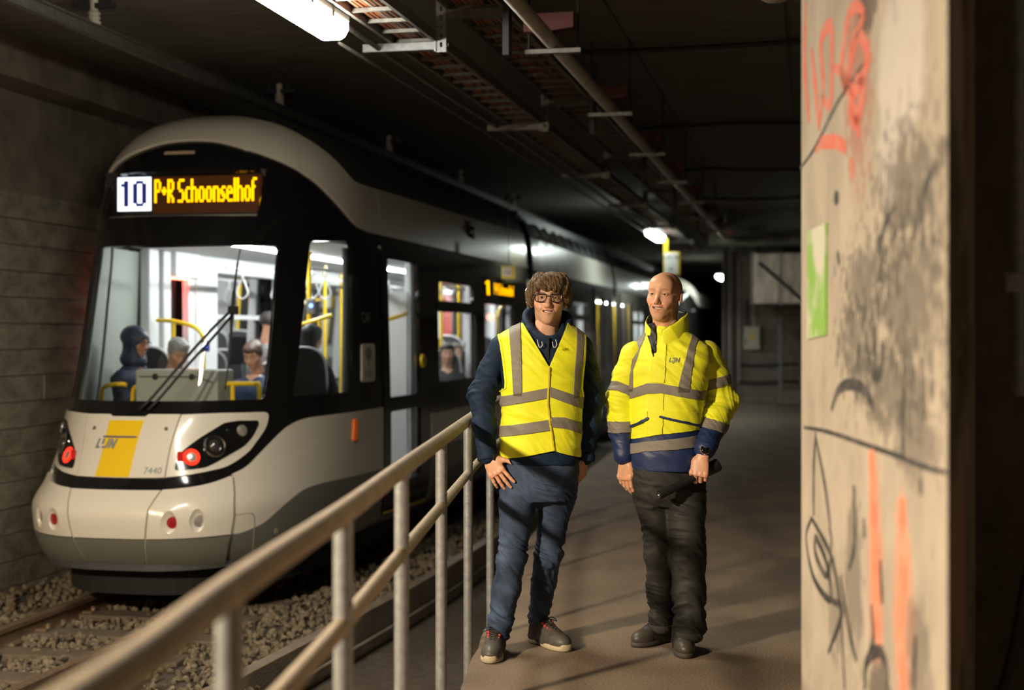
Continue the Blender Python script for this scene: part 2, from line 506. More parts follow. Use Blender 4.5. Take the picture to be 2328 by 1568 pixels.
o_ = bb.build('t', M['rail']); clm = o_.data; bpy.data.objects.remove(o_)
for i, y in enumerate(SLP):
    if 3.5 < y < 19:
        share('sleeper', slm, trk, (-5.085, y, -.757+random.uniform(-.004, .004)), (0, 0, random.uniform(-.01, .01)))
        for x in (-5.60, -4.57): share('rail_clip', clm, trk, (x, y, -.66))

# --- railing of the walkway
hr = thing('handrail', 'dusty beige tube handrail on galvanised posts along the walkway edge', 'handrail', (-1.2, 4.3, 0))
RP = [(-.775, .9), (-.80, 1.25), (-.849, 1.68), (-.939, 2.20), (-1.086, 3.215), (-1.263, 4.31), (-1.455, 5.53), (-1.665, 6.85), (-1.90, 8.38), (-2.055, 9.7), (-2.15, 10.7)]
cur = spl(RP, 6)
b = MB(); b.tube([(x, y, 1.10) for x, y in cur], .0285, 16); b.ball((RP[-1][0], RP[-1][1], 1.10), .0285)
b.build('top_rail', M['tube'], hr, smooth=True, auto=50)
posts = [RP[3], RP[4], RP[5], RP[6], RP[7], RP[8], RP[9], RP[10]]
for i, (x, y) in enumerate(posts):
    b = MB(); b.tube([(x, y, -.42), (x, y, .82), (x, y, 1.085)], .0235, 16)
    p = b.build('post', M['galv'], hr, auto=50)
    b = MB(); b.box((x-.03, y-.05, -.45), (x+.05, y+.05, -.25), .004); b.build('post_foot', M['galv'], p)
    b = MB(); b.lathe((x+.0225, y-.006, .885), (1, -.25, 0), [(.0055, 0), (.0055, .0022), (.003, .003)], 8); b.build('rivet', M['dark'], p)
mid = [RP[0], RP[1], RP[2]]+posts
for i in range(len(mid)-1):
    if i < 2: continue
    a, c = mid[i], mid[i+1]
    d = Vector((c[0]-a[0], c[1]-a[1], 0)).normalized()*.012
    b = MB(); b.tube([(a[0]+d.x, a[1]+d.y, .835), (c[0]-d.x, c[1]-d.y, .835)], .0215, 14)
    b.build('mid_rail', M['tube'], hr, auto=50)

# --- pillar with graffiti (front right)
def C2W(X, D): return (X*math.cos(TH)-D*math.sin(TH), X*math.sin(TH)+D*math.cos(TH))
PA, PB, PD, PE = C2W(.8955, 4.40), C2W(.9035, 2.95), C2W(1.352, 4.15), C2W(1.352, 4.55)
M['pillar'] = mat('pillar_concrete', (0.31, 0.272, 0.22), 0.85, col2=(0.42, 0.372, 0.303), scale=5, detail=9, bump=0.25, bscale=30, stretch=(1, 1, .55))
nt = M['pillar'].node_tree; bs = nt.nodes['Principled BSDF']
tc = nt.nodes.new('ShaderNodeTexCoord'); old = bs.inputs['Base Color'].links[0].from_socket
def dirt_layer(old, scale, lo, hi, col, stretch, fac=1.0, zlo=None):
    mp = nt.nodes.new('ShaderNodeMapping'); mp.inputs['Scale'].default_value = stretch
    nt.links.new(tc.outputs['Object'], mp.inputs['Vector'])
    n = nt.nodes.new('ShaderNodeTexNoise'); n.inputs['Scale'].default_value = scale; n.inputs['Detail'].default_value = 8; n.inputs['Roughness'].default_value = .7
    nt.links.new(mp.outputs['Vector'], n.inputs['Vector'])
    r = nt.nodes.new('ShaderNodeValToRGB'); r.color_ramp.elements[0].position = lo; r.color_ramp.elements[1].position = hi
    r.color_ramp.elements[0].color = (0, 0, 0, 1); r.color_ramp.elements[1].color = (fac, fac, fac, 1)
    nt.links.new(n.outputs['Fac'], r.inputs['Fac'])
    mx = nt.nodes.new('ShaderNodeMixRGB'); nt.links.new(r.outputs['Color'], mx.inputs['Fac'])
    nt.links.new(old, mx.inputs['Color1']); mx.inputs['Color2'].default_value = (*col, 1)
    return mx.outputs['Color']
pdir = Vector((PB[0]-PA[0], PB[1]-PA[1], 0)); PLEN = pdir.length; pdir.normalize()
sep = nt.nodes.new('ShaderNodeSeparateXYZ'); nt.links.new(tc.outputs['Object'], sep.inputs[0])
def mth(op, a_, b_=None, clamp=False):
    n = nt.nodes.new('ShaderNodeMath'); n.operation = op; n.use_clamp = clamp
    for i, q in enumerate((a_, b_)):
        if q is None: continue
        if isinstance(q, (int, float)): n.inputs[i].default_value = q
        else: nt.links.new(q, n.inputs[i])
    return n.outputs[0]
UU = mth('ADD', mth('MULTIPLY', mth('SUBTRACT', sep.outputs[0], PA[0]), pdir.x), mth('MULTIPLY', mth('SUBTRACT', sep.outputs[1], PA[1]), pdir.y)); ZZ = sep.outputs[2]
def nz(scale, stretch=(1, 1, 1), detail=6):
    mp = nt.nodes.new('ShaderNodeMapping'); mp.inputs['Scale'].default_value = stretch; nt.links.new(tc.outputs['Object'], mp.inputs['Vector'])
    n = nt.nodes.new('ShaderNodeTexNoise'); n.inputs['Scale'].default_value = scale; n.inputs['Detail'].default_value = detail; n.inputs['Roughness'].default_value = .68; nt.links.new(mp.outputs['Vector'], n.inputs['Vector'])
    return n.outputs['Fac']
NA, NB, NC = nz(9), nz(22, (1, 1, .6)), nz(36, (1, 1, .5), 9)
def paint(old, u, z, ru, rz, col, amount=1.0, rough=1.6, noise_=None):
    """a worn patch of paint or grime with a ragged edge"""
    d = mth('SQRT', mth('ADD', mth('POWER', mth('DIVIDE', mth('SUBTRACT', UU, u), ru), 2), mth('POWER', mth('DIVIDE', mth('SUBTRACT', ZZ, z), rz), 2)))
    e = mth('SUBTRACT', 1.0, mth('ADD', d, mth('MULTIPLY', mth('SUBTRACT', noise_ or NA, .5), rough)))
    f_ = mth('MULTIPLY', mth('MULTIPLY', e, 3.5, True), amount)
    mx = nt.nodes.new('ShaderNodeMixRGB'); nt.links.new(f_, mx.inputs['Fac']); nt.links.new(old, mx.inputs['Color1']); mx.inputs['Color2'].default_value = (*col, 1)
    return mx.outputs['Color']
cc = old
K_ = (.045, .042, .038)
for u, z, ru, rz, col, am, ro, nn in ((1.10, 2.16, .22, .22, (.50, .47, .44), .9, .9, NA), (.98, 1.95, .10, .14, (.47, .44, .41), .8, 1.0, NA), (1.15, 2.42, .12, .12, (.47, .44, .41), .8, 1.2, NA),
    (1.15, 1.86, .30, .16, K_, .62, 5.2, NC), (.80, 1.66, .30, .12, K_, .62, 5.2, NC), (1.15, 1.60, .32, .22, K_, .62, 5.2, NC), (.70, 1.50, .22, .12, K_, .62, 5.2, NC), (1.0, 1.40, .36, .12, K_, .62, 5.2, NC), (.70, 2.20, .16, .30, (.30, .07, .04), .55, 2.2, NB), (1.20, 1.28, .2, .1, K_, .5, 3.2, NB),
    (.80, 2.36, .10, .10, K_, .7, 2.6, NB), (.88, .92, .08, .30, (.60, .20, .12), .45, 1.6, NB), (1.12, .86, .10, .34, (.60, .20, .12), .4, 1.6, NB), (.66, .88, .10, .25, K_, .5, 2.4, NB), (.92, .64, .12, .10, K_, .7, 1.6, NB), (1.24, .80, .10, .14, K_, .45, 2.6, NB), (.45, .75, .10, .15, K_, .4, 2.8, NB)):
    cc = paint(cc, u, z, ru, rz, col, am, ro, nn)
c2 = dirt_layer(cc, 14, .60, .74, (.04, .037, .034), (1, 1, .35), .6)
nt.links.new(c2, bs.inputs['Base Color'])
pl = struct(MB().prism([PA, PB, PD, PE], 'z', -.9, 3.96).build('wall_pillar', M['pillar']), 'wedge-shaped concrete pillar covered in graffiti, blurred at the right', 'pillar')
pnor = Vector((-pdir.y, pdir.x, 0));  pnor = pnor if pnor.x < 0 else -pnor
def PF(u, z, off=.0012): 
    q = Vector((PA[0], PA[1], 0))+pdir*u+pnor*off; return (q.x, q.y, z)
M['redpaint'] = mat('red_spray', (0.62, 0.085, 0.04), 0.7, col2=(0.55, 0.20, 0.13), scale=18)
M['blackpaint'] = mat('black_spray', (0.03, 0.03, 0.032), 0.7, col2=(0.16, 0.14, 0.12), scale=16, lo=.45, hi=.75)
M['whitepaint'] = mat('white_spray', (0.62, 0.57, 0.52), 0.7, col2=(0.40, 0.35, 0.29), scale=7, lo=.42, hi=.66)
M['orangepaint'] = mat('orange_spray', (0.75, 0.16, 0.08), 0.7, col2=(0.62, 0.30, 0.19), scale=9)
M['greenpaint'] = mat('green_sheet', (0.20, 0.40, 0.06), 0.6, col2=(0.52, 0.52, 0.42), scale=5, stretch=(1, 1, .6), lo=.46, hi=.56, detail=5)
STK = {
    'red1': [(0.066, 2.535), (0.05, 2.345), (0.112, 2.161)],
    'red2': [(0.143, 2.379), (0.202, 2.251), (0.246, 2.122)],
    'red3': [(0.246, 2.122), (0.303, 2.234), (0.275, 2.372), (0.399, 2.389), (0.412, 2.276), (0.386, 2.17), (0.289, 2.211)],
    'red4': [(0.412, 2.27), (0.516, 2.238), (0.578, 2.174), (0.529, 2.254), (0.602, 2.368), (0.696, 2.376), (0.775, 2.341)],
    'red5': [(0.775, 2.341), (0.673, 2.284), (0.602, 2.193), (0.696, 2.074), (0.719, 2.031)],
    'red6': [(0.566, 2.235), (0.673, 2.158), (0.808, 2.223), (0.696, 2.307), (0.602, 2.263)],
    'red7': [(0.602, 2.135), (0.673, 2.077), (0.764, 2.153), (0.673, 2.198)],
    'arc': [(0.202, 2.064), (0.261, 2.079), (0.426, 2.061), (0.541, 2.035), (0.566, 2.011)],
    'drip': [(0.638, 1.99), (0.65, 1.931)],
    'white': [(1.03, 2.268), (0.933, 2.204), (0.912, 2.117), (0.933, 2.017), (0.923, 1.869), (0.992, 1.946), (1.068, 1.988), (1.176, 1.992), (1.244, 2.06), (1.277, 2.136), (1.227, 2.209), (1.105, 2.261)],
    'crack1': [(-0.014, 2.038), (0.202, 2.077), (0.478, 2.161), (0.764, 2.215)],
    'green': [(0.112, 1.832), (0.359, 1.84), (0.359, 1.521), (0.106, 1.508)],
    'hole': [(0.465, 1.9)],
    'blk1': [(1.03, 1.817), (0.953, 1.77), (0.912, 1.65)],
    'blk2': [(0.478, 1.751), (0.503, 1.713)],
    'blk3': [(1.372, 1.889), (1.277, 1.824), (1.21, 1.732)],
    'arcb': [(0.406, 1.311), (0.485, 1.367), (0.61, 1.39), (0.751, 1.383), (0.839, 1.351), (0.849, 1.329)],
    'crack2': [(0.037, 1.238), (0.351, 1.246), (0.795, 1.242), (1.079, 1.238), (1.288, 1.232), (1.444, 1.235)],
    'a1': [(0.207, 1.236), (0.177, 1.129), (0.177, 0.984)],
    'a2': [(0.207, 1.216), (0.323, 1.092), (0.392, 0.98)],
    'tag1': [(0.147, 0.974), (0.069, 0.903), (0.177, 0.8), (0.392, 0.775), (0.351, 0.868), (0.207, 0.923), (0.207, 0.871), (0.351, 0.836), (0.406, 0.939), (0.378, 0.979)],
    'tag2': [(0.147, 0.974), (0.323, 0.927), (0.432, 0.881), (0.511, 0.773), (0.561, 0.563)],
    'tag3': [(0.392, 0.775), (0.536, 0.771), (0.365, 0.619)],
    'tag4': [(0.511, 0.863), (0.61, 0.733), (0.693, 0.669)],
    'b4': [(0.658, 1.127), (0.67, 0.977), (0.61, 0.898)],
    'b5': [(0.762, 1.053), (0.773, 1.003)],
    'b6': [(0.795, 1.5), (0.839, 1.434), (0.902, 1.416), (0.943, 1.468), (0.932, 1.501)],
    'b7': [(1.134, 1.4), (1.115, 1.297), (1.125, 1.237)],
    'b8': [(0.717, 1.499), (0.705, 1.442)],
    'or1': [(0.839, 1.234), (0.86, 1.115), (0.87, 0.951), (0.891, 0.846), (0.922, 0.76)],
    'or2': [(1.115, 1.144), (1.125, 0.992), (1.097, 0.834), (1.134, 0.705)],
    'b9': [(0.839, 0.847), (0.86, 0.768), (0.817, 0.72)],
    'b10': [(0.773, 0.615), (0.795, 0.693), (0.922, 0.749), (0.983, 0.714), (0.983, 0.668)],
    'b11': [(0.922, 0.971), (0.943, 0.866)],
    'b12': [(1.221, 0.85), (1.204, 0.723)],
    'b13': [(1.255, 1.204), (1.263, 1.166)],
}
def stroke(name, pts, w, m, n=5, taper=.5):
    """a flat sprayed line on the pillar face"""
    P = spl(pts, n); P = [np.array(p) for p in P]; V = []; Fs = []
    for i, p in enumerate(P):
        d = P[min(i+1, len(P)-1)]-P[max(i-1, 0)]; d = d/(np.linalg.norm(d)+1e-9); q = np.array([-d[1], d[0]])
        ww = w*(1-taper*abs(2*i/(len(P)-1)-1)**2)
        a, b_ = p+q*ww, p-q*ww
        V += [PF(*a), PF(*b_), PF(*a, -.002), PF(*b_, -.002)]
    for i in range(len(P)-1):
        k = 4*i
        Fs += [(k, k+1, k+5, k+4), (k, k+4, k+6, k+2), (k+1, k+3, k+7, k+5)]
    return mesh(name, V, Fs, m, pl)
for k, v in STK.items():
    if k.startswith('red') or k in ('arc', 'drip'): stroke('red_graffiti', v, .021 if k != 'drip' else .012, M['redpaint'])
    elif k.startswith('or'): stroke('orange_graffiti', v, .036, M['orangepaint'], taper=.3)
    elif k.startswith('crack'): stroke('crack', v, .007, M['blackpaint'], taper=.3)
    elif k == 'white':
        pass
    elif k == 'green':
        V = [PF(*p, .006) for p in v]+[PF(*p, 0) for p in v]
        mesh('green_sheet', V, [(0, 1, 2, 3), (0, 4, 5, 1), (1, 5, 6, 2), (2, 6, 7, 3), (3, 7, 4, 0)], M['greenpaint'], pl)
    elif k == 'hole':
        V = [PF(.465+.028*math.cos(a), 1.9+.022*math.sin(a)) for a in np.linspace(0, 2*PI, 12)[:-1]]; mesh('hole', V, [tuple(range(11))], M['dark'], pl)
    elif k[0] in 'abt': stroke('black_graffiti', v, .017 if k in ('arcb', 'b6', 'b10') else .013, M['blackpaint'])

# right: conduit on the wall behind the pillar, hanging cable and lamp dome
x, y = C2W(1.433, 4.0)
cd = thing('wall_conduit', 'grey vertical conduit at the right edge beside the pillar', 'conduit', (x, y, 1.35))
b = MB(); b.tube([(x, y, 1.35), (x, y, 3.95)], .03, 12); b.build('tube', M['galv'], cd, auto=50)
b = MB(); b.box((x-.05, y-.03, 1.64), (x+.05, y+.03, 1.70), .008); b.build('clamp', M['galv'], cd)
b = MB(); b.tube([(x, y, 3.2), (x+.3, y+.02, 3.2), (x+2.2, y+2, 3.2)], .02, 8); b.build('bracket_arm', M['galv'], cd)
pts = [C2W(1.52, 4.0)+(1.1,), C2W(1.45, 4.0)+(.85,), C2W(1.38, 3.95)+(.60,), C2W(1.28, 3.9)+(.40,), C2W(1.1, 3.85)+(.02,)]
b = MB(); b.tube(spl(pts, 5), .014, 8); tag(b.build('hanging_cable', M['black'], smooth=True), 'black cable hanging in the dark right of the pillar', 'cable')
x, y = C2W(1.48, 8.0)
dl = thing('ceiling_dome', 'round beige ceiling fitting beside the pillar top', 'ceiling fitting', (x, y, 3.95))
b = MB(); b.lathe((x, y, 3.95), (0, 0, -1), [(.05, 0), (.05, .34), (.16, .37), (.175, .42), (.14, .50), (.06, .55), (.01, .56)], 20); b.build('shade', M['tube'], dl, auto=50)
b = MB(); b.lathe((x, y, 3.95), (0, 0, -1), [(.07, 0), (.07, .03), (.03, .05)], 12); b.build('ceiling_rose', M['galv'], dl, auto=50)

# --- luminaires
def luminaire(y0, y1, label, far):
    x = -2.79; z = 3.30
    t = thing('tunnel_lamp', label, 'lamp', (x, (y0+y1)/2, z), group=None)
    w = .105
    b = MB(); sec = [(-w, .075), (-w, .03), (-w*.78, -.01), (-w*.5, -.028), (w*.5, -.028), (w*.78, -.01), (w, .03), (w, .075)]
    ends = [(y0, .75), (y0+.015, .93), (y0+.05, 1), (y1-.05, 1), (y1-.015, .93), (y1, .75)]
    V = []; Fs = []; n = len(sec)
    for yy, k in ends:
        for a, c in sec: V.append((x+a*k, yy, z+.03+(c-.03)*k))
    for i in range(len(ends)-1):
        for j in range(n-1): Fs.append((i*n+j, i*n+j+1, (i+1)*n+j+1, (i+1)*n+j))
    Fs += [tuple(range(n)), tuple(range((len(ends)-1)*n, len(ends)*n))]
    b.add(V, Fs); b.build('diffuser', M['lampfar' if far else 'lamp'], t, auto=40)
    b = MB(); b.box((x-w-.004, y0+.02, z+.075), (x+w+.004, y1-.02, z+.115), .01); h = b.build('housing', M['white'], t)
    if not far:
        for yy in np.arange(y0+.15, y1, .35):
            for sx in (-1, 1):
                b = MB(); b.box((x+sx*(w+.002)-.008, yy-.02, z+.045), (x+sx*(w+.002)+.008, yy+.02, z+.10), .003); b.build('clip', M['steel'], h)
    for yy in (y0+.3, y1-.3):
        b = MB(); b.tube([(x+.08, yy, z+.11), (x+.08, yy, 3.95)], .006, 6); b.build('hanger_rod', M['steel'], t)
    return t
luminaire(6.55, 8.08, 'large bright white strip lamp on the ceiling above the tram front', False)
luminaire(-10.6, -9.1, 'strip lamp of the ceiling row behind the photographer', False)
luminaire(25.2, 26.7, 'small bright lamp in the distance beside the yellow hanging sign', True)
luminaire(44.3, 45.8, 'farthest small round glowing lamp left of the block wall', True)

# --- cable ladders with cables
def ladder(x0, x1, z, y0, y1, label, ncab, side_h=.06, upto=18):
    t = thing('cable_ladder', label, 'cable tray', ((x0+x1)/2, (y0+y1)/2, z))
    for x in (x0, x1):
        b = MB(); b.box((x-.012, y0, z-.01), (x+.012, y1, z+side_h)); b.build('side_rail', M['steel'], t)
    bb = MB(); bb.box((x0, -.014, 0), (x1, .014, .022)); o_ = bb.build('t', M['steel']); rm = o_.data; bpy.data.objects.remove(o_)
    y = y0+.1
    while y < y1:
        share('rung', rm, t, (0, y, z)); y += .30 if y < upto else .6
    cols = ['copper', 'copper2', 'copper', 'copper', 'copper2', 'greycab', 'copper', 'black', 'copper2', 'copper', 'greycab']
    for i in range(ncab):
        x = x0+.035+(x1-x0-.07)*(i+.5)/ncab if i else x0+.05
        P = [(x+.008*math.sin(yy*1.3+i), yy, z+.036+.004*math.sin(yy+i*2)) for yy in np.arange(y0, y1, .8)]
        b = MB(); b.tube(P, random.uniform(.008, .013), 6); b.build('cable', M[cols[i % len(cols)]], t, smooth=True)
    return t
ladder(-2.662, -2.375, 3.42, 5.5, 32, 'nearest cable ladder with orange cables above the strip lamp', 11)
ladder(-2.28, -1.93, 3.62, 5.5, 32, 'higher cable ladder with orange cables beside the grey pipe', 10)
b = MB(); P = [(-2.76+.012*math.sin(y*.9), y, 3.385+.012*math.sin(y*1.1)) for y in np.arange(5.5, 32, .5)]
b.tube(P, .018, 8); tag(b.build('ceiling_conduit', M['steel'], smooth=True), 'thin grey conduit under the edge of the nearest cable ladder', 'conduit')
b = MB(); P = [(-2.86+.01*math.sin(y*.7), y, 3.33) for y in np.arange(8.4, 32, .8)]
b.tube(P, .011, 8); tag(b.build('ceiling_cable', M['steel'], smooth=True), 'thin cable running on from the end of the bright strip lamp', 'cable')

# hangers with slots
def flat_surf(org, ux, uy):
    org = np.array(org, float); ux = np.array(ux, float); uy = np.array(uy, float)
    return lambda a, b_: org+np.asarray(a)[:, None]*ux+np.asarray(b_)[:, None]*uy
for i, y in enumerate((8.87, 12.5, 16.4, 20.3, 24.4, 28.4)):
    t = thing('cable_hanger', ['slotted steel hanger nearest the camera, with arm behind the strip lamp', 'second slotted steel hanger of the cable ladders', 'third slotted steel hanger of the cable ladders', 'fourth slotted steel hanger of the cable ladders', 'fifth slotted steel hanger of the cable ladders', 'farthest slotted steel hanger of the cable ladders'][i], 'bracket', (-2.33, y, 3.95), group='hangers of the cable ladders')
    z0 = 3.34
    holes = [rnd([(-.008, z), (.008, z), (.008, z+.035), (-.008, z+.035)], .008) for z in np.arange(z0+.03, 3.9, .058)] if i < 2 else []
    patch('slotted_web', [(-.032, z0), (.032, z0), (.032, 3.95), (-.032, 3.95)], flat_surf((-2.33, y-.02, 0), (1, 0, 0), (0, 0, 1)), M['galv' if i == 0 else 'steel'], t, holes, thick=.004, res=.5)
    b = MB(); b.box((-2.364, y-.024, z0), (-2.36, y+.02, 3.95)); b.box((-2.30, y-.024, z0), (-2.296, y+.02, 3.95)); b.build('flange', M['galv' if i == 0 else 'steel'], t)
    b = MB(); b.box((-2.86, y-.016, z0+.02), (-2.366, y+.016, z0+.072), .003); a = b.build('cantilever_arm', M['galv' if i == 0 else 'steel'], t)
    b = MB(); b.box((-2.375, y-.03, z0+.005), (-2.362, y+.03, z0+.09)); b.build('arm_plate', M['galv'], a)
    b = MB(); b.lathe((-2.296, y, z0+.05), (1, 0, 0), [(.012, 0), (.012, .01), (.008, .014)], 8); b.build('bolt', M['steel'], a)
    b = MB(); b.box((-2.30, y-.016, 3.56), (-1.90, y+.016, 3.61)); b.build('cantilever_arm', M['steel'], t)
    for xx in (-1.90,):
        b = MB(); b.box((xx-.02, y-.05, 3.30), (xx+.02, y+.05, 3.95)); b.build('drop_post', M['dark'], t)

# grey pipe with brackets
pp = thing('ceiling_pipe', 'long grey pipe on red brackets running under the ceiling', 'pipe', (-1.64, 16, 3.4))
b = MB(); b.tube([(-1.63, y, 3.40) for y in (5, 12, 20, 31.8)], .046, 16); b.build('pipe', M['pipe'], pp, auto=50)
for i, y in enumerate(np.arange(8.95, 31, 2.66)):
    b = MB(); b.box((-1.79, y-.10, 3.445), (-1.47, y-.02, 3.56)); q = b.build('bracket', M['redbr'], pp)
    b = MB(); b.box((-1.80, y, 3.325), (-1.44, y+.05, 3.352)); b.build('bracket_channel', M['steel'], q)
    b = MB(); b.tube([(-1.78, y+.02, 3.34), (-1.78, y+.02, 3.95)], .008, 6); b.tube([(-1.46, y+.02, 3.34), (-1.46, y+.02, 3.95)], .008, 6); b.build('rods', M['dark'], q)
# cables across the ceiling
for i, y in enumerate((11.8, 16.2, 20.6, 25.0, 29.2)):
    P = [(x, y+.03*math.sin(x*2+i), 3.915-.03*abs(math.sin(x*1.4+i))) for x in np.arange(-1.9, 4.0, .25)]
    b = MB(); b.tube(P, .022, 6)
    tag(b.build('cross_cable', M['black'], smooth=True), ['nearest', 'second', 'third', 'fourth', 'farthest'][i]+' black cable crossing the ceiling slab behind the pillar', 'cable', 'cables across the ceiling')

# overhead conductor rail of the tram with its insulators
oc = thing('conductor_rail', 'overhead conductor rail hanging over the tram roof', 'power rail', (-5.04, 15, 3.8))
b = MB(); b.prism([(-5.09, 3.735), (-4.99, 3.735), (-4.99, 3.745), (-5.03, 3.75), (-5.025, 3.68), (-5.015, 3.655), (-5.065, 3.655), (-5.055, 3.68), (-5.05, 3.75), (-5.09, 3.745)], 'y', -4, 60); b.build('rail_profile', M['steel'], oc)
for y in (5.75, 9.37, 13.0, 16.65, 20.3, 24.0):
    b = MB(); b.lathe((-5.04, y, 3.75), (0, 0, 1), [(.05, 0), (.05, .02), (.035, .03), (.05, .05), (.035, .06), (.05, .08), (.03, .10), (.03, .2)], 14); q = b.build('insulator', M['pipe'], oc, auto=40)
    b = MB(); b.box((-5.20, y-.025, 3.86), (-4.88, y+.025, 3.90), .006); b.box((-5.16, y-.02, 3.9), (-5.12, y+.02, 3.95)); b.box((-4.96, y-.02, 3.9), (-4.92, y+.02, 3.95)); b.build('yoke', M['dark'], q)

# --- signs
def hang_sign(x, y, z0, z1, w, label, lines, strip, ry=0):
    t = thing('hanging_sign', label, 'sign', (x, y, (z0+z1)/2))
    b = MB(); b.box((x-w/2, y-.004, z0), (x+w/2, y+.004, z1), .002); b.build('board', M['yellow'], t)
    b = MB(); b.box((x-w/2+.015, y-.009, z0+.025), (x+w/2-.035, y-.004, z1-.015), .001); p = b.build('white_sheet', M['white'], t)
    for s_, zz_, sz in lines:
        V, Fs = text_mesh(s_, sz, .0008); mesh('lettering', place2d(V, (x-.01, y-.0102, zz_), (1, 0, 0), (0, 0, 1)), Fs, M['black'], p)
    if strip:
        b = MB(); b.box((x-w/2, y+.005, z1-.03), (x-w/2+.08, y+.012, z1+.24)); b.build('yellow_strap', M['yellow'], t)
        b = MB(); b.tube([(x-w/2+.04, y+.01, z1+.2), (x-w/2+.04, y+.01, 3.95)], .005, 6); b.build('hanging_wire', M['dark'], t)
    return t
hang_sign(-2.46, 25.6, 2.60, 3.02, .29, 'yellow framed white sign with number 43 hanging in the distance', [('LOC 43', 2.92, .085), ('43', 2.70, .085)], True)
hang_sign(-2.92, 13.69, 2.075, 2.205, .142, 'small yellow framed white sign hanging in front of the tram side', [('CA', 2.135, .05)], False)
b = MB(); b.tube([(-2.92, 13.70, 2.20), (-2.92, 13.70, 3.40)], .003, 6); b.build('hanging_wire', M['dark'], bpy.data.objects['hanging_sign.001'])

# --- far wall: cabinet, pipes, duct, strut
cb = thing('electrical_cabinet', 'cream electrical cabinet with yellow warning sticker on the far wall', 'cabinet', (-1.3, 32.3, 1.2))
M['cream'] = mat('cream_enamel', (0.62, 0.58, 0.46), 0.45)
b = MB(); b.box((-1.48, 32.28, 1.2), (-1.13, 32.5, 1.72), .01); b.build('body', M['cream'], cb)
b = MB(); b.box((-1.465, 32.265, 1.215), (-1.145, 32.282, 1.705), .006); d = b.build('door', M['cream'], cb)
b = MB(); b.add([(-1.36, 32.262, 1.50), (-1.24, 32.262, 1.50), (-1.30, 32.262, 1.62), (-1.36, 32.266, 1.50), (-1.24, 32.266, 1.50), (-1.30, 32.266, 1.62)], [(0, 1, 2), (0, 3, 4, 1), (1, 4, 5, 2), (2, 5, 3, 0)]); b.box((-1.37, 32.262, 1.44), (-1.23, 32.266, 1.485)); b.build('warning_sticker', M['yellow'], d)
b = MB(); b.box((-1.45, 32.25, 1.33), (-1.43, 32.268, 1.45), .003); b.build('handle', M['dark'], d)
for i, (x, z0, z1) in enumerate([(-1.90, 0, 3.9), (-1.80, 0, 3.9), (-1.70, .2, 3.9), (-1.60, .5, 3.2), (-1.42, 1.72, 2.3), (-1.27, 1.72, 2.3)]):
    b = MB(); b.tube([(x, 32.42, z0), (x, 32.42, z1)], .022, 8)
    tag(b.build('wall_pipe', M['pipe' if i % 2 else 'dark'], auto=50), ['leftmost dark', 'second grey', 'third dark', 'fourth grey', 'left short dark', 'right short grey'][i]+' pipe on the far block wall'+(' above the cabinet' if i > 3 else ' left of the cabinet'), 'pipe', 'pipes on the far wall')
for i, z in enumerate((.86, .47)):
    b = MB(); b.tube([(-1.6, 32.44, z), (-1.2, 32.42, z-.02), (-.7, 32.44, z+.01), (-.3, 32.38, z+.02)], .025, 6); tag(b.build('wall_cable', M['black'], smooth=True), ['upper', 'lower'][i]+' black cable bundle along the far block wall', 'cable')
M['duct'] = mat('shiny_duct', (0.20, 0.20, 0.195), 0.30, 0.9, col2=(0.42, 0.42, 0.41), scale=2.2, stretch=(3, 1, .6))
dk = thing('ventilation_duct', 'shiny galvanised ventilation duct above the far block wall', 'duct', (-.4, 30.2, 2.17))
b = MB(); b.box((-1.22, 29.8, 2.17), (1.6, 31.2, 3.22), .015); b.build('duct_body', M['duct'], dk)
for x in (-1.19, -.62, -.05, .5):
    b = MB(); b.box((x-.02, 29.77, 2.14), (x+.02, 31.2, 3.25)); b.build('flange', M['galv'], dk)
for x in (-1.1, 1.5):
    b = MB(); b.box((x-.02, 30.4, 3.22), (x+.02, 30.44, 3.95)); b.build('hanger', M['dark'], dk)
b = MB(); b.tube([(-1.05, 29.4, 3.0), (-.05, 29.3, 2.10), (-.05, 29.3, 0.0)], .03, 8); tag(b.build('diagonal_strut', M['dark'], auto=50), 'dark diagonal strut in front of the ventilation duct', 'strut')
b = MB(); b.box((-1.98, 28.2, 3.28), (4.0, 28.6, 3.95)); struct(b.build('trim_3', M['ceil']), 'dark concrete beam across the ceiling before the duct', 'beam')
for i, (x0, z0, z1) in enumerate([(-.62, .0, .13), (-.60, .135, .30), (-.17, .305, .62)]):
    b = MB(); b.box((x0, 31.9, z0), (x0+.42, 32.36, z1), .01); tag(b.build('crate', M['block']), ['lowest grey box', 'middle grey box', 'upper grey box'][i]+' in the corner at the far wall', 'box', 'boxes in the far corner')
b = MB(); b.box((-.16, 31.9, .0), (.2, 32.36, .30), .01); tag(b.build('crate', M['block']), 'dark box under the upper grey box at the far wall', 'box', 'boxes in the far corner')

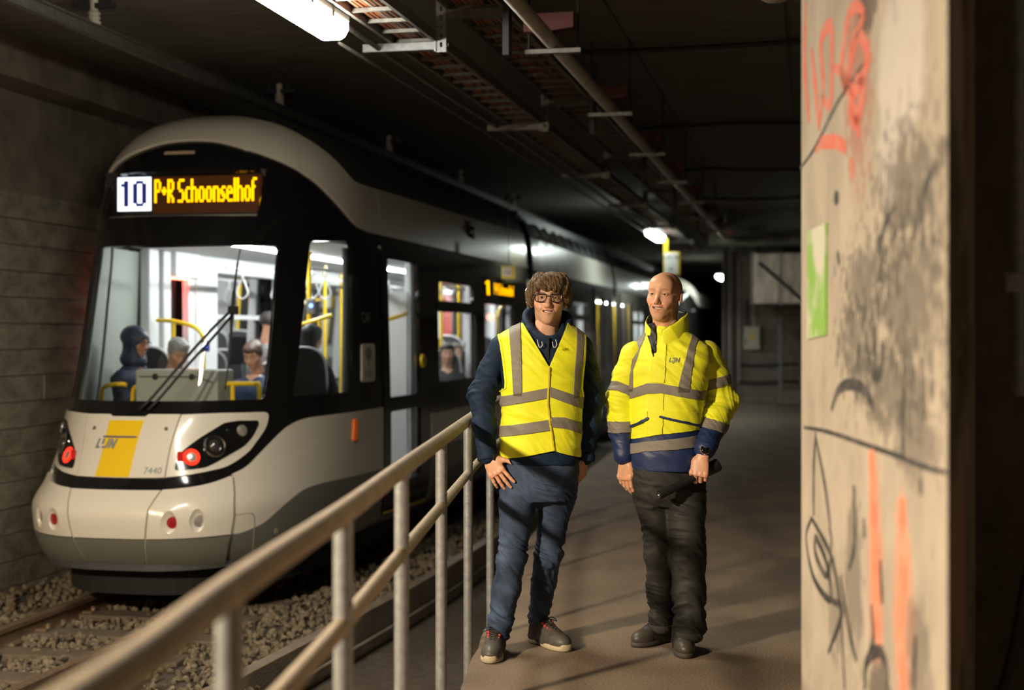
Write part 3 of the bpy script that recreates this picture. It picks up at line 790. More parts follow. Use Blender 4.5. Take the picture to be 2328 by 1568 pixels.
# work lamp on its pole, hood added to keep light off the ceiling
wl_ = thing('work_lamp', 'work lamp on a pole behind the photographer, with an added light-blocking hood', 'lamp', (LAMP.x, LAMP.y-.75, -.86))
b = MB(); n = 32; pr_ = [(.62, -.085), (.60, .02), (.45, .22), (.15, .34), (.0, .36)]; V = []; Fs = []
for r_, h_ in pr_:
    for j in range(n): V.append((LAMP.x+max(r_, .001)*math.cos(2*PI*j/n), LAMP.y+max(r_, .001)*math.sin(2*PI*j/n), LAMP.z+h_))
for i in range(len(pr_)-1):
    for j in range(n): Fs.append((i*n+j, i*n+(j+1) % n, (i+1)*n+(j+1) % n, (i+1)*n+j))
b.add(V, Fs); b.build('hood', M['dark'], wl_, smooth=True)  # unseen hood, added to block the lamp's upward light
b = MB(); b.tube([(LAMP.x, LAMP.y-.75, -.88), (LAMP.x, LAMP.y-.75, LAMP.z+.40), (LAMP.x, LAMP.y-.6, LAMP.z+.48), (LAMP.x, LAMP.y, LAMP.z+.48), (LAMP.x, LAMP.y, LAMP.z+.34)], .03, 10); b.build('pole', M['steel'], wl_, smooth=True)

# ================================================================= TRAM
XC, ZR, YS, P0 = -5.04, -.54, 12.45, 2.8
Wz = np.array([[.30,1.08],[.42,1.12],[.6,1.14],[.9,1.15],[1.5,1.15],[2.0,1.14],[2.95,1.11],[3.25,1.09],[3.45,1.065],[3.6,1.01],[3.72,.93],[3.82,.82],[3.90,.66],[3.95,.48],[3.98,.22]])
Y0 = np.array([[.30,9.85],[.42,9.70],[.6,9.60],[.75,9.58],[.93,9.70],[1.02,9.74],[1.45,9.92],[1.5,9.96],[2.74,10.42],[3.1,10.58],[3.45,10.80],[3.62,10.94],[3.75,11.09],[3.85,11.25],[3.93,11.5],[3.98,11.85]])
Nz = np.array([[.3,2.95],[.75,2.95],[.93,2.7],[1.3,2.4],[2.6,2.4],[3.2,2.6],[3.98,2.6]])
def pch(x, T):
    X, Y = T[:, 0], T[:, 1]; h = np.diff(X); d = np.diff(Y)/h
    m = np.zeros(len(X)); m[0], m[-1] = d[0], d[-1]
    for i in range(1, len(X)-1):
        if d[i-1]*d[i] > 0:
            w1, w2 = 2*h[i]+h[i-1], h[i]+2*h[i-1]; m[i] = (w1+w2)/(w1/d[i-1]+w2/d[i])
    x = np.clip(x, X[0], X[-1]); i = np.clip(np.searchsorted(X, x)-1, 0, len(X)-2)
    t = (x-X[i])/h[i]
    return (1+2*t)*(1-t)**2*Y[i]+t*(1-t)**2*h[i]*m[i]+t*t*(3-2*t)*Y[i+1]+t*t*(t-1)*h[i]*m[i+1]
def S(p, z):
    """skin of the tram: p runs round the nose and along the side, z is the height over the rail"""
    p = np.asarray(p, float); z = np.asarray(z, float)
    W = pch(z, Wz); y0 = pch(z, Y0); L = YS-y0; ne = pch(z, Nz)
    u = np.clip(np.abs(p)/P0, 0, 1)*PI/2
    x = W*np.sin(u)**(2/ne); y = y0+L*(1-np.maximum(np.cos(u), 0)**(2/ne))+np.maximum(np.abs(p)-P0, 0)
    return np.stack([XC+np.sign(p)*x, y, z+ZR], -1)
def Spt(p, z, off=0.0):
    a = np.array([p]); b_ = np.array([z]); e = .012
    X = S(a, b_)[0]; du = S(a+e, b_)[0]-S(a-e, b_)[0]; dv = S(a, b_+e)[0]-S(a, b_-e)[0]
    n = np.cross(du, dv); n /= np.linalg.norm(n)
    return Vector(X+n*off), Vector(n)

M['twhite'] = mat('tram_white', (0.66, 0.625, 0.545), 0.28, coat=.35)
M['tgrey'] = mat('tram_grey', (0.150, 0.155, 0.130), 0.35, coat=.2)
M['tblack'] = mat('tram_black', (0.0075, 0.0075, 0.008), 0.10, spec=.5)
M['troof'] = mat('tram_roof', (0.045, 0.048, 0.047), 0.4)
M['tyellow'] = mat('tram_yellow', (0.80, 0.53, 0.01), 0.3, coat=.3)
M['seam'] = mat('rubber_seam', (0.30, 0.26, 0.18), 0.7)
M['tletter'] = mat('grey_lettering', (0.20, 0.22, 0.22), 0.5)
M['tblue'] = mat('blue_line', (0.03, 0.045, 0.16), 0.5)
M['glass'] = glass('window_glass', (.94, .96, .95), .05)
M['lens'] = glass('lamp_lens', (.9, .9, .9), .1)
M['redled'] = emat('red_led', (1.0, 0.03, 0.012), 2.6)
M['reddim'] = mat('red_lens', (0.30, 0.01, 0.01), 0.2, emit=(1, .02, .01), estr=.25)
M['redrefl'] = mat('red_reflector', (0.32, 0.012, 0.02), 0.2, coat=.5)
M['chrome'] = mat('chrome', (0.75, 0.75, 0.75), 0.12, 1.0)
M['lampin'] = mat('lamp_reflector', (0.45, 0.44, 0.42), 0.3, .7, col2=(0.75, 0.74, 0.70), scale=90)
M['orange'] = mat('orange_lens', (0.65, 0.10, 0.015), 0.3, emit=(1, .2, .02), estr=.12)
M['inwhite'] = mat('interior_white', (0.72, 0.73, 0.73), 0.45)
M['ingrey'] = mat('interior_lining', (0.33, 0.36, 0.32), 0.5)
M['indark'] = mat('interior_dark', (0.05, 0.052, 0.055), 0.6)
M['seat'] = mat('seat_fabric', (0.035, 0.037, 0.04), 0.7, col2=(0.06, 0.06, 0.065), scale=40)
M['yrail'] = mat('yellow_grab_rail', (0.85, 0.56, 0.01), 0.3, coat=.3)
M['strap'] = mat('grey_strap', (0.62, 0.63, 0.64), 0.4)
M['ledstrip'] = emat('cool_led_strip', (0.95, 1.0, 1.0), 130)
M['redstrip'] = emat('red_door_light', (1.0, .05, .03), 40)
M['blueled'] = emat('blue_button', (.08, .2, 1.0), 14)
M['ledor'] = emat('amber_led', (1.0, 0.43, 0.0), 3.6)
M['ledbg'] = mat('amber_panel', (0.012, 0.006, 0.003), 0.35, emit=(1, .22, .01), estr=.045)
M['ledwh'] = emat('white_led', (.86, .93, 1.0), 2.4)
M['lednavy'] = mat('navy_led', (0.01, 0.012, 0.06), .5, emit=(.02, .03, .25), estr=.6)
M['rubber'] = mat('bellows_rubber', (0.008, 0.008, 0.008), 0.8)

tram = thing('tram', 'long white and grey tram with black nose standing left of the walkway', 'tram', (XC, 9.6, ZR))
PE1 = 10.0
ws = rnd([(-1.325, 1.56), (1.325, 1.56), (1.345, 2.785), (0, 2.768), (-1.345, 2.785)], [.04, .04, .05, 0, .05])
sw = rnd([(1.645, 1.565), (2.455, 1.572), (2.425, 2.885), (1.76, 2.84)], .04)
def R_(a, b_, c, d, r=.03): return rnd([(a, b_), (c, b_), (c, d), (a, d)], r)
dU = R_(3.21, 1.475, 4.27, 2.78); dL = R_(3.23, .64, 4.28, 1.34)
w1a, w1b = R_(5.14, 2.435, 6.70, 2.635), R_(5.06, 1.565, 6.83, 2.315)
w2 = R_(7.28, 1.48, 9.07, 2.445)
lD = mir(R_(2.97, .62, 3.36, 2.68)); lW = mir(R_(4.06, 1.5, 5.72, 2.7)); lW2 = mir(R_(6.2, 1.5, 9.1, 2.7))
dw = R_(-1.06, 3.012, 1.01, 3.40, .02)
holes = [dw, ws, sw, dU, dL, w1a, w1b, w2, lD, lW, lW2]
patch('body_shell', [(-PE1, .31), (PE1, .31), (PE1, 3.975), (-PE1, 3.975)], S, M['tblack'], tram, holes, 0, .035, res=.07, resx=.09)
# roof cap
pr = [tuple(S(np.array([p]), np.array([3.975]))[0][:2]) for p in np.concatenate([[-PE1], np.linspace(-P0, P0, 41), [PE1]])]
MB().prism(pr, 'z', 3.40+ZR+.03, 3.972+ZR).build('roof_cap', M['troof'], tram)
# white arch over the nose, running into the band above the windows
ain = [(0, 3.67), (.25, 3.655), (.45, 3.625), (.97, 3.54), (1.41, 3.45), (1.59, 3.40), (1.82, 3.33), (2.18, 3.185), (2.46, 3.055), (2.62, 3.005), (2.78, 2.99), (3.0, 2.99)]
aout = [(0, 3.945), (.5, 3.925), (.957, 3.88), (1.29, 3.84), (1.57, 3.775), (2.05, 3.625), (2.3, 3.51), (2.45, 3.44), (2.56, 3.415), (2.76, 3.41), (3.0, 3.415)]
def cut(curve, x0, x1, n=16):
    C = np.array(spl(curve, 6)); xs = np.linspace(x0, x1, n); return [(x, float(np.interp(x, C[:, 0], C[:, 1]))) for x in xs]
half_in, half_out = cut(ain, 0, 1.495), cut(aout, 0, 1.495)
patch('arch_panel', [(-a, b_) for a, b_ in half_in[:0:-1]]+half_in+half_out[::-1]+[(-a, b_) for a, b_ in half_out[1:]], S, M['twhite'], tram, off=.022, thick=.03)
for s_ in (1, -1):
    pg = cut(ain, 1.505, 3.0)+cut(aout, 1.505, 3.0)[::-1]
    patch('arch_shoulder', pg if s_ > 0 else mir(pg), S, M['twhite'], tram, off=.022, thick=.03)
    for a, c in ((3.012, 4.42), (4.432, 9.93)):
        pg = [(a, 2.99), (c, 3.0 if c > 9 else 2.992), (c, 3.475 if c > 9 else 3.43), (a, 3.415 if a < 4 else 3.43)]
        hl = [rnd([(6.42, 3.21), (6.86, 3.19), (6.80, 3.40), (6.36, 3.41)], .05)] if (c > 9 and s_ > 0) else []
        q = patch('cantrail_panel', pg if s_ > 0 else mir(pg), S, M['twhite'], tram, hl, off=.022, thick=.03, resx=.3)
    pg = cut(aout, 1.3, 3.0)+[(9.93, 3.49), (9.93, 3.93), (1.3, 3.93)]
    pg = [(a, b_+.012) if b_ < 3.9 else (a, b_) for a, b_ in pg]
    patch('roof_fairing', pg if s_ > 0 else mir(pg), S, M['troof'], tram, off=.014, thick=.02, resx=.2)
pt, n_ = Spt(6.62, 3.3, .0)
b = MB(); b.obox(pt+n_*.02, ((0, 1, 0), (0, 0, 1), n_), (.10, .05, .03)); b.ball(pt+n_*.05+Vector((0, 0, .01)), .028); b.build('side_camera', M['black'], tram)
# front panel: hatch and two lamp fenders
prt = [(.482, 1.455), (.874, 1.461), (1.334, 1.457), (1.375, 1.445), (1.392, 1.41), (1.371, 1.327), (1.291, 1.231), (1.207, 1.154), (1.03, 1.073), (.848, 1.042), (.623, 1.018), (.388, 1.003)]
prt = [prt[0], prt[1]]+spl(prt[2:-1], 4)+[prt[-1]]
hl_out = rnd([(.472, 1.05), (.485, 1.112), (.514, 1.166), (.586, 1.214), (.728, 1.294), (.931, 1.389), (1.077, 1.401), (1.28, 1.395), (1.296, 1.364), (1.245, 1.274), (1.174, 1.21), (1.054, 1.16), (.871, 1.09), (.779, 1.063), (.655, 1.054)], .03, 3)
for s_ in (1, -1):
    q = patch('lamp_fender', prt if s_ > 0 else mir(prt), S, M['twhite'], tram, off=.014, thick=.025, res=.05)
    hp = patch('lamp_cluster', hl_out if s_ > 0 else mir(hl_out), S, M['tblack'], tram, off=.019, thick=.012, res=.05)
    c, n = Spt(.637*s_, 1.141, .02)
    MB().lathe(c, n, [(.038, 0), (.062, 0), (.064, .006), (.058, .012), (.044, .014), (.038, .008)], 28).build('tail_light_ring', M['redled'], hp, auto=40)
    MB().lathe(c, n, [(.037, 0), (.036, .008), (.020, .012), (.001, .013)], 20).build('tail_light_centre', M['lampin'], hp, auto=40)
    c2, n2 = Spt(.528*s_, 1.125, .018)
    MB().obox(c2, (n2.cross(Vector((0, 0, 1))), (0, 0, 1), n2), (.022, .06, .006)).build('side_tail_light', M['reddim'], hp)
    c, n = Spt(.862*s_, 1.217, .02)
    MB().lathe(c, n, [(.074, 0), (.086, 0), (.088, .010), (.080, .014), (.074, .008)], 30).build('headlamp_rim', M['chrome'], hp, auto=40)
    MB().lathe(c, n, [(.073, 0), (.072, .004), (.05, .006), (.045, .022), (.03, .034), (.001, .038)], 26).build('headlamp_lens', mat('dark_lens', (.03, .03, .03), .06, coat=1) if s_ > 0 else bpy.data.materials['dark_lens'], hp, auto=60)
    c, n = Spt(1.122*s_, 1.325, .02)
    MB().lathe(c, n, [(.044, 0), (.044, .008), (.03, .014), (.001, .016)], 20).build('indicator_lamp', M['lampin'], hp, auto=50)
    c, n = Spt(1.0*s_, 1.324, .02)
    MB().lathe(c, n, [(.030, 0), (.030, .005), (.02, .009), (.001, .010)], 16).build('small_lamp', M['tblack'], hp, auto=50)
hatch = [(-.468, 1.452), (-.16, 1.454), (-.13, 1.44), (.13, 1.44), (.16, 1.456), (.468, 1.456), (.374, 1.002), (0, .999), (-.374, 1.002)]
ht = patch('front_hatch', hatch, S, M['twhite'], tram, off=.018, thick=.028, res=.05)
patch('yellow_stripe', [(-.165, 1.002), (.072, 1.002), (.135, 1.438), (-.135, 1.438)] if False else [(-.160, 1.003), (.065, 1.003), (.132, 1.412), (-.154, 1.411)], S, M['tyellow'], ht, off=.0205, thick=.003, res=.05)
for p_ in (-.31, .36):
    c, n = Spt(p_, 1.352, .018); MB().lathe(c, n, [(.017, 0), (.015, .006), (.006, .007), (.004, .002)], 12).build('hatch_bolt', M['chrome'], ht, auto=40)
for s_ in (1, -1):
    pg = [(.372*s_, 1.0), (.386*s_, 1.0), (.480*s_, 1.455), (.469*s_, 1.455)]
    patch('hatch_seam', pg if s_ > 0 else pg[::-1], S, M['seam'], tram, off=.012, thick=.02, res=.05)
def on_skin_text(body, p, z, size, m, parent, sx=1.0, shear=0.0, bold=0.0, off=.022, name='lettering', spacing=1.0):
    V, Fs = text_mesh(body, size, .0, sx, shear, bold, spacing)
    c, n = Spt(p, z, off)
    right = Vector((0, 0, 1)).cross(n).normalized(); up = n.cross(right)
    W_ = place2d(V, c, right, up)
    # follow the curve of the skin
    return mesh(name, W_, Fs, m, parent)
on_skin_text('7440', .262, 1.047, .072, M['tletter'], ht, .95, .12)
GL = {'L': [(0, 0), (.6, 0), (.6, .22), (.24, .22), (.24, 1), (0, 1)], 'I': [(0, .42), (.24, .42), (.24, 1), (0, 1)], 'J': [(-.12, 0), (.5, 0), (.62, .12), (.62, 1), (.38, 1), (.38, .22), (-.12, .22)], 'N': [(0, 0), (.24, 0), (.24, .55), (.52, 0), (.76, 0), (.76, 1), (.52, 1), (.52, .45), (.24, 1), (0, 1)]}
px_ = -.243
for ch, adv in (('L', .70), ('I', .36), ('J', .74), ('N', .8)):
    patch('logo_letter', [(px_+(a+.30*b_)*.073, 1.207+b_*.070) for a, b_ in GL[ch]], S, M['tletter'], ht, off=.025, thick=.004, res=.05); px_ += adv*.073
patch('blue_line', [(-.18, 1.286), (.09, 1.286), (.10, 1.297), (-.175, 1.297)], S, M['tblue'], ht, off=.025, thick=.003, res=.03)
# black smile below the panel is the shell itself; bumper in three pieces with a grey foot
btop = [(0, .90), (.36, .903), (.63, .919), (.855, .948), (1.038, .99)]
seamx = lambda z: float(np.interp(z, [.31, .39, .58, .78, .90, 1.0], [.165, .178, .23, .266, .359, .381]))
endx = lambda z: float(np.interp(z, [.31, .39, .58, .72, .84, 1.0], [.97, .99, 1.085, 1.125, 1.112, 1.055]))
zs = [.585, .65, .72, .78, .84, .90]
mids = [(-seamx(z)+.008, z) for z in zs[::-1]]+[(seamx(z)-.008, z) for z in zs]
patch('bumper_middle', mids, S, M['twhite'], tram, off=.036, thick=.04, res=.05)
zg = [.36, .42, .5, .575]
patch('bumper_foot_middle', [(-seamx(z)+.008, z) for z in zg[::-1]]+[(seamx(z)-.008, z) for z in zg], S, M['tgrey'], tram, off=.036, thick=.04, res=.05)
fog = [(.452, .695, .076), (.728, .698, .078)]
for s_ in (1, -1):
    side = [(seamx(z)+.008, z) for z in zs]+cut(btop, .375, 1.03, 10)+[(endx(z)-.012, z) for z in (.98, .90, .84, .78, .72, .65, .585)]
    hol = [circ((a, z), r*1.0) for a, z, r in fog]
    q = patch('bumper_side', side if s_ > 0 else mir(side), S, M['twhite'], tram, hol if s_ > 0 else [mir(h) for h in hol], off=.036, thick=.04, res=.045)
    ft = [(seamx(z)+.008, z) for z in zg]+[(endx(z)-.012, z) for z in zg[::-1]]
    patch('bumper_foot', ft if s_ > 0 else mir(ft), S, M['tgrey'], tram, off=.036, thick=.04, res=.05)
    for k, (a, z, r) in enumerate(fog):
        rim = [Spt(s_*x, y, .037)[0] for x, y in circ((a, z), r, 24)]
        c, n = Spt(s_*(a+(.0 if k else .0)), z, .002)
        fw = Vector((.22*s_, -1, 0)).normalized()
        inn = [Spt(s_*x, y, .004)[0] for x, y in circ((a+.035, z), r*.55, 24)]
        V = rim+inn+[sum(inn, Vector())/24]
        Fs = [(i, (i+1) % 24, 24+(i+1) % 24, 24+i) for i in range(24)]
        cup = mesh('lamp_cup', V, Fs+[(24+i, 24+(i+1) % 24, 48) for i in range(24)], M['twhite'], q, smooth=True)
        c, n = Spt(s_*(a+.035), z, .006)
        MB().lathe(c, n, [(r*.56, 0), (r*.56, .008), (r*.3, .013), (.001, .014)], 20).build('fog_lamp_lens', M['lampin'] if k else M['redrefl'], cup, auto=50)
    for zz_ in (None,):
        zq = [.36, .5, .58, .65, .72, .78, .84, .90]
        sp = [(seamx(z)-.007, z) for z in zq]+[(seamx(z)+.007, z) for z in zq[::-1]]
        patch('bumper_seam', sp[::-1] if s_ > 0 else mir(sp[::-1]), S, M['seam'], tram, off=.030, thick=.03, res=.05)
        ep = [(endx(z)-.014, z) for z in zq+[.98]]+[(endx(z)+.012, z) for z in (zq+[.98])[::-1]]
        patch('bumper_joint', ep[::-1] if s_ > 0 else mir(ep[::-1]), S, M['seam'], tram, off=.020, thick=.02, res=.05)
    # side of the nose: white with grey wave
    top = [(1.068, 1.008), (1.22, 1.058), (1.393, 1.176), (1.569, 1.299), (1.662, 1.345), (1.812, 1.382), (2.088, 1.393), (2.985, 1.395)]
    gr = [(1.105, .578), (1.208, .577), (1.362, .603), (1.492, .634), (1.702, .73), (1.9, .813), (2.053, .84), (2.337, .845), (2.985, .825)]
    T_, G_ = spl(top, 4), spl(gr, 4)
    wp = [(endx(z)+.012, z) for z in (.72, .84)]
    pg = T_[::-1]+[(endx(z)+.012, z) for z in (.92, .84, .72, .65)]+G_
    patch('nose_side_panel', pg[::-1] if inarea(pg) < 0 else pg, S, M['twhite'], tram, off=.013, thick=.02, res=.05) if False else None
    patch('nose_side_panel', pg if s_ > 0 else mir(pg), S, M['twhite'], tram, off=.013, thick=.02, res=.05)
    pg = [(1.02, .37), (1.47, .37), (2.985, .35)]+[(a, z-.003) for a, z in G_[::-1]]
    fp = patch('nose_side_foot', pg if s_ > 0 else mir(pg), S, M['tgrey'], tram, off=.013, thick=.02, res=.05)
    c, n = Spt(1.62*s_, .545, .012); MB().lathe(c, n, [(.026, 0), (.024, .003), (.018, .003), (.012, .001)], 14).build('jack_hole', M['seam'], fp)
    # towing cover outline
    tcv = spl([(1.128, .715), (1.30, .716), (1.345, .70), (1.362, .66), (1.35, .55), (1.318, .42)], 4)
    tp = tcv+[(a+.010, z+.004) for a, z in tcv[::-1]]
    patch('tow_cover_seam', tp if s_ > 0 else mir(tp), S, M['seam'], tram, off=.0155, thick=.01, res=.03)
    # orange side lamp
    sl = patch('side_marker', (lambda q: q if s_ > 0 else mir(q))(rnd([(2.462, 1.145), (2.515, 1.145), (2.505, 1.332), (2.455, 1.332)], .025)), S, M['orange'], tram, off=.030, thick=.02, res=.03)
    # panels below the windows of the first module
    for a, c in ((4.72, 6.98), (7.0, 9.93)):
        pg = [(a, .88), (c, .88), (c, 1.245), (a, 1.245)]
        patch('lower_side_panel', pg if s_ > 0 else mir(pg), S, M['twhite'], tram, off=.012, thick=.02, resx=.4)
        pg = [(a, .36), (c, .36), (c, .874), (a, .874)]
        patch('lower_side_foot', pg if s_ > 0 else mir(pg), S, M['tgrey'], tram, off=.012, thick=.02, resx=.4)
# windows
for nm, hl in (('windscreen', ws), ('side_window', sw), ('opening_window', w1a), ('side_window', w1b), ('side_window', w2), ('side_window', lW), ('side_window', lW2)):
    c = np.mean(hl, 0); q = patch(nm, [tuple(c+(np.array(p)-c)*1.01) for p in hl], S, M['glass'], tram, off=-.006, res=.08)
for hl, nm in ((w1b, 'w'), (w2, 'w'), (sw, 'w')):
    pass
M['darkglass'] = mat('black_glass', (.006, .006, .007), .05)
patch('window_bar', R_(5.0, 2.33, 6.88, 2.42, .01), S, M['tblack'], tram, off=.008, thick=.012, resx=.3)
# driver's side window on the left is blanked by the lining; doors
def door(s_, lo, hi, panes, nm='door'):
    out = R_(lo, .40, hi, 2.93, .04)
    g = lambda q: q if s_ > 0 else mir(q)
    d = patch(nm, g(out), S, M['tblack'], tram, [g(p) for p in panes], off=.014, thick=.02, resx=.3)
    for p in panes: patch('door_pane', g(p), S, M['glass'], d, off=-.002, resx=.3)
    return d
d1 = door(1, 3.02, 4.50, [dU, dL])
c, n = Spt(4.30, 1.80, .02); MB().lathe(c, n, [(.07, 0), (.07, .02), (.055, .03), (.05, .02), (.02, .024), (.001, .024)], 22).build('door_button', M['yrail'], d1, auto=40)
MB().lathe(c+n*.022, n, [(.045, 0), (.04, .006), (.001, .008)], 18).build('button_face', M['steel'], d1, auto=40)
c, n = Spt(4.28, 2.46, .02); MB().ball(c, (.05, .06, .06)).build('door_camera', M['black'], d1, smooth=True)
patch('step_edge', [(3.1, .395), (4.55, .355), (4.55, .375), (3.1, .412)], S, M['yrail'], tram, off=.02, thick=.01, resx=.4)
door(-1, 2.92, 4.0, [R_(2.97, .62, 3.36, 2.68)])
# lettering and sticker beside the door
on_skin_text('CAF', 2.67, 2.215, .135, M['tletter'], tram, 1.0, -.25, .0, .004)
stk = patch('sticker', rnd([(2.575, 1.645), (2.785, 1.645), (2.79, 1.985), (2.58, 1.985)], .03), S, M['white'], tram, off=.006, thick=.004, res=.05)
patch('sticker_face', rnd([(2.585, 1.655), (2.775, 1.655), (2.78, 1.975), (2.59, 1.975)], .025), S, M['cream'], stk, off=.008, thick=.004, res=.05)
patch('sticker_figure', spl([(2.645, 1.86), (2.64, 1.91), (2.68, 1.95), (2.73, 1.93), (2.74, 1.88), (2.71, 1.84), (2.70, 1.80), (2.68, 1.79), (2.685, 1.83)], 4, True), S, M['tletter'], stk, off=.010, thick=.003, res=.03)
for zz_ in (1.69, 1.71, 1.73, 1.75): patch('sticker_line', [(2.63, zz_), (2.74, zz_), (2.74, zz_+.007), (2.63, zz_+.007)], S, M['tletter'], stk, off=.010, thick=.003, res=.1)
# destination display on the nose
g5 = {'P': ['1110', '1001', '1001', '1001', '1110', '1000', '1000', '1000', '1000'], '+': ['000', '000', '000', '010', '111', '010', '000', '000', '000'],
      'R': ['1110', '1001', '1001', '1001', '1110', '1100', '1010', '1001', '1001'], 'S': ['0111', '1000', '1000', '1000', '0110', '0001', '0001', '0001', '1110'],
      'c': ['000', '000', '000', '011', '100', '100', '100', '100', '011'], 'h': ['1000', '1000', '1000', '1110', '1001', '1001', '1001', '1001', '1001'],
      'o': ['0000', '0000', '0000', '0110', '1001', '1001', '1001', '1001', '0110'], 'n': ['0000', '0000', '0000', '1110', '1001', '1001', '1001', '1001', '1001'],
      's': ['000', '000', '000', '011', '100', '110', '011', '001', '110'], 'e': ['0000', '0000', '0000', '0110', '1001', '1111', '1000', '1000', '0111'],
      'l': ['1', '1', '1', '1', '1', '1', '1', '1', '1'], 'f': ['011', '100', '100', '110', '100', '100', '100', '100', '100'], ' ': ['0']*9,
      '1': ['010', '110', '010', '010', '010', '010', '010', '010', '010'], '0': ['0110', '1001', '1001', '1001', '1001', '1001', '1001', '1001', '0110'], '.': ['0']*8+['1']}
def dots(s_, p0, p1, z0, z1, off, shear=0.0, fat=1.12, sub=2):
    cols = []
    for ch in s_:
        gph = g5[ch]; w = len(gph[0])
        for i in range(w): cols.append([gph[r][i] for r in range(9)])
        cols.append(['0']*9)
    cols = cols[:-1]; nc = len(cols); V = []; Fs = []
    dp, dz = (p1-p0)/nc, (z1-z0)/9
    for i, c in enumerate(cols):
        for r in range(9):
            if c[r] == '1':
                for q in range(sub):
                    zc = z1-(r+(q+.5)/sub)*dz; pc = p0+(i+.5)*dp+shear*(zc-z0)
                    a = len(V)
                    for sx, sz in ((-1, -1), (1, -1), (1, 1), (-1, 1)): V.append((pc+sx*dp*.5*fat, zc+sz*dz/sub*(.40 if sub > 1 else .55)))
                    Fs.append((a, a+1, a+2, a+3))
    V = np.array(V); X = S(V[:, 0], V[:, 1])
    nn = np.array([Spt(v[0], v[1])[1] for v in V]); return X+nn*off, Fs
DY = 10.95
def dxy(x, z): k = DY/10.87; return x*k, 1.52+(z-1.52)*k
M['smoked'] = glass('smoked_glass', (.86, .86, .86), .05)
disp = MB().box((dxy(-5.74, 0)[0], DY, dxy(0, 2.46)[1]), (dxy(-4.33, 0)[0], DY+.05, dxy(0, 2.87)[1])).build('destination_display', M['black'], tram)
patch('display_glass', dw, S, M['smoked'], disp, off=-.004, res=.06)
def flat(name, x0, x1, z0, z1, m, d, shear=0.0, bow=0.0):
    (xa, za), (xb, zb) = dxy(x0, z0), dxy(x1, z1)
    V = [(xa+shear, DY-d, za), (xb+shear, DY-d, za), (xb, DY-d, zb), (xa, DY-d, zb)]; V += [(a, b_+d+.001, c) for a, b_, c in V]
    return mesh(name, V, [(0, 1, 2, 3), (0, 4, 5, 1), (1, 5, 6, 2), (2, 6, 7, 3), (3, 7, 4, 0)], m, disp)
flat('display_field', -5.31, -4.36, 2.52, 2.825, M['ledbg'], .006)
flat('route_box', -5.630, -5.332, 2.548, 2.826, M['ledwh'], .008)
flat('display_ledge', -5.68, -4.38, 2.488, 2.50, M['ingrey'], .05)
def fdots(s_, x0, x1, z0, z1, d, fat, vf, sub):
    (xa, za), (xb, zb) = dxy(x0, z0), dxy(x1, z1); cols = []
    for ch in s_:
        for i in range(len(g5[ch][0])): cols.append([g5[ch][r][i] for r in range(9)])
        cols.append(['0']*9)
    cols = cols[:-1]; dx, dz = (xb-xa)/len(cols), (zb-za)/9; V = []; Fs = []
    for i, c in enumerate(cols):
        for r in range(9):
            if c[r] == '1':
                for q in range(sub):
                    zc = zb-(r+(q+.5)/sub)*dz; xc = xa+(i+.5)*dx; a = len(V)
                    for sx, sz in ((-1, -1), (1, -1), (1, 1), (-1, 1)): V.append((xc+sx*dx*.5*fat, DY-d, zc+sz*dz/sub*vf))
                    Fs.append((a, a+1, a+2, a+3))
    return V, Fs
X_, F_ = fdots('P+R Schoonselhof', -5.295, -4.405, 2.610, 2.802, .012, 1.5, .44, 2); mesh('led_text', X_, F_, M['ledor'], disp)['kind'] = 'stuff'
X_, F_ = fdots('10', -5.590, -5.375, 2.585, 2.795, .014, 1.5, .55, 1); mesh('route_number', X_, F_, M['lednavy'], disp)['kind'] = 'stuff'
patch('top_marker', R_(-.19, 3.548, .07, 3.572, .005), S, mat('dim_amber', (.5, .36, .25), .5), tram, off=.006, thick=.01, res=.05)
# destination display in the side window
d2 = patch('side_display', R_(7.25, 2.50, 9.1, 2.80, .02), S, M['darkglass'], tram, off=.004, thick=.01, resx=.3)
X_, F_ = dots('1', 7.36, 7.62, 2.56, 2.735, .009, fat=1.2); mesh('led_route', X_, F_, M['ledor'], d2)
X_, F_ = dots('P+R Schoonselhof', 7.85, 9.02, 2.58, 2.715, .009); mesh('led_text', X_, F_, M['ledor'], d2)['kind'] = 'stuff'
# wiper
def skt(pts, off): return [Spt(p, z, off)[0] for p, z in pts]
wp = MB().tube(skt(spl([(.079, 1.47), (.35, 1.80), (.60, 2.06), (.837, 2.257)], 4), .045), .011, 8).build('wiper_arm', M['black'], tram, smooth=True)
MB().tube(skt(spl([(.155, 1.47), (.42, 1.79), (.65, 2.02), (.845, 2.215)], 4), .045), .011, 8).build('wiper_rod', M['black'], wp, smooth=True)
MB().tube(skt(spl([(.855, 2.75), (.845, 2.5), (.845, 2.257), (.858, 1.95), (.865, 1.64)], 6), .022), [.005]*3+[.009]*6+[.016]*6+[.012]*5+[.006]*5, 8).build('wiper_blade', M['black'], wp, smooth=True)
c, n = Spt(.842, 2.245, .045); MB().obox(c, (n.cross(Vector((0, 0, 1))), (0, 0, 1), n), (.04, .03, .015)).build('wiper_joint', M['black'], wp)
# underbody


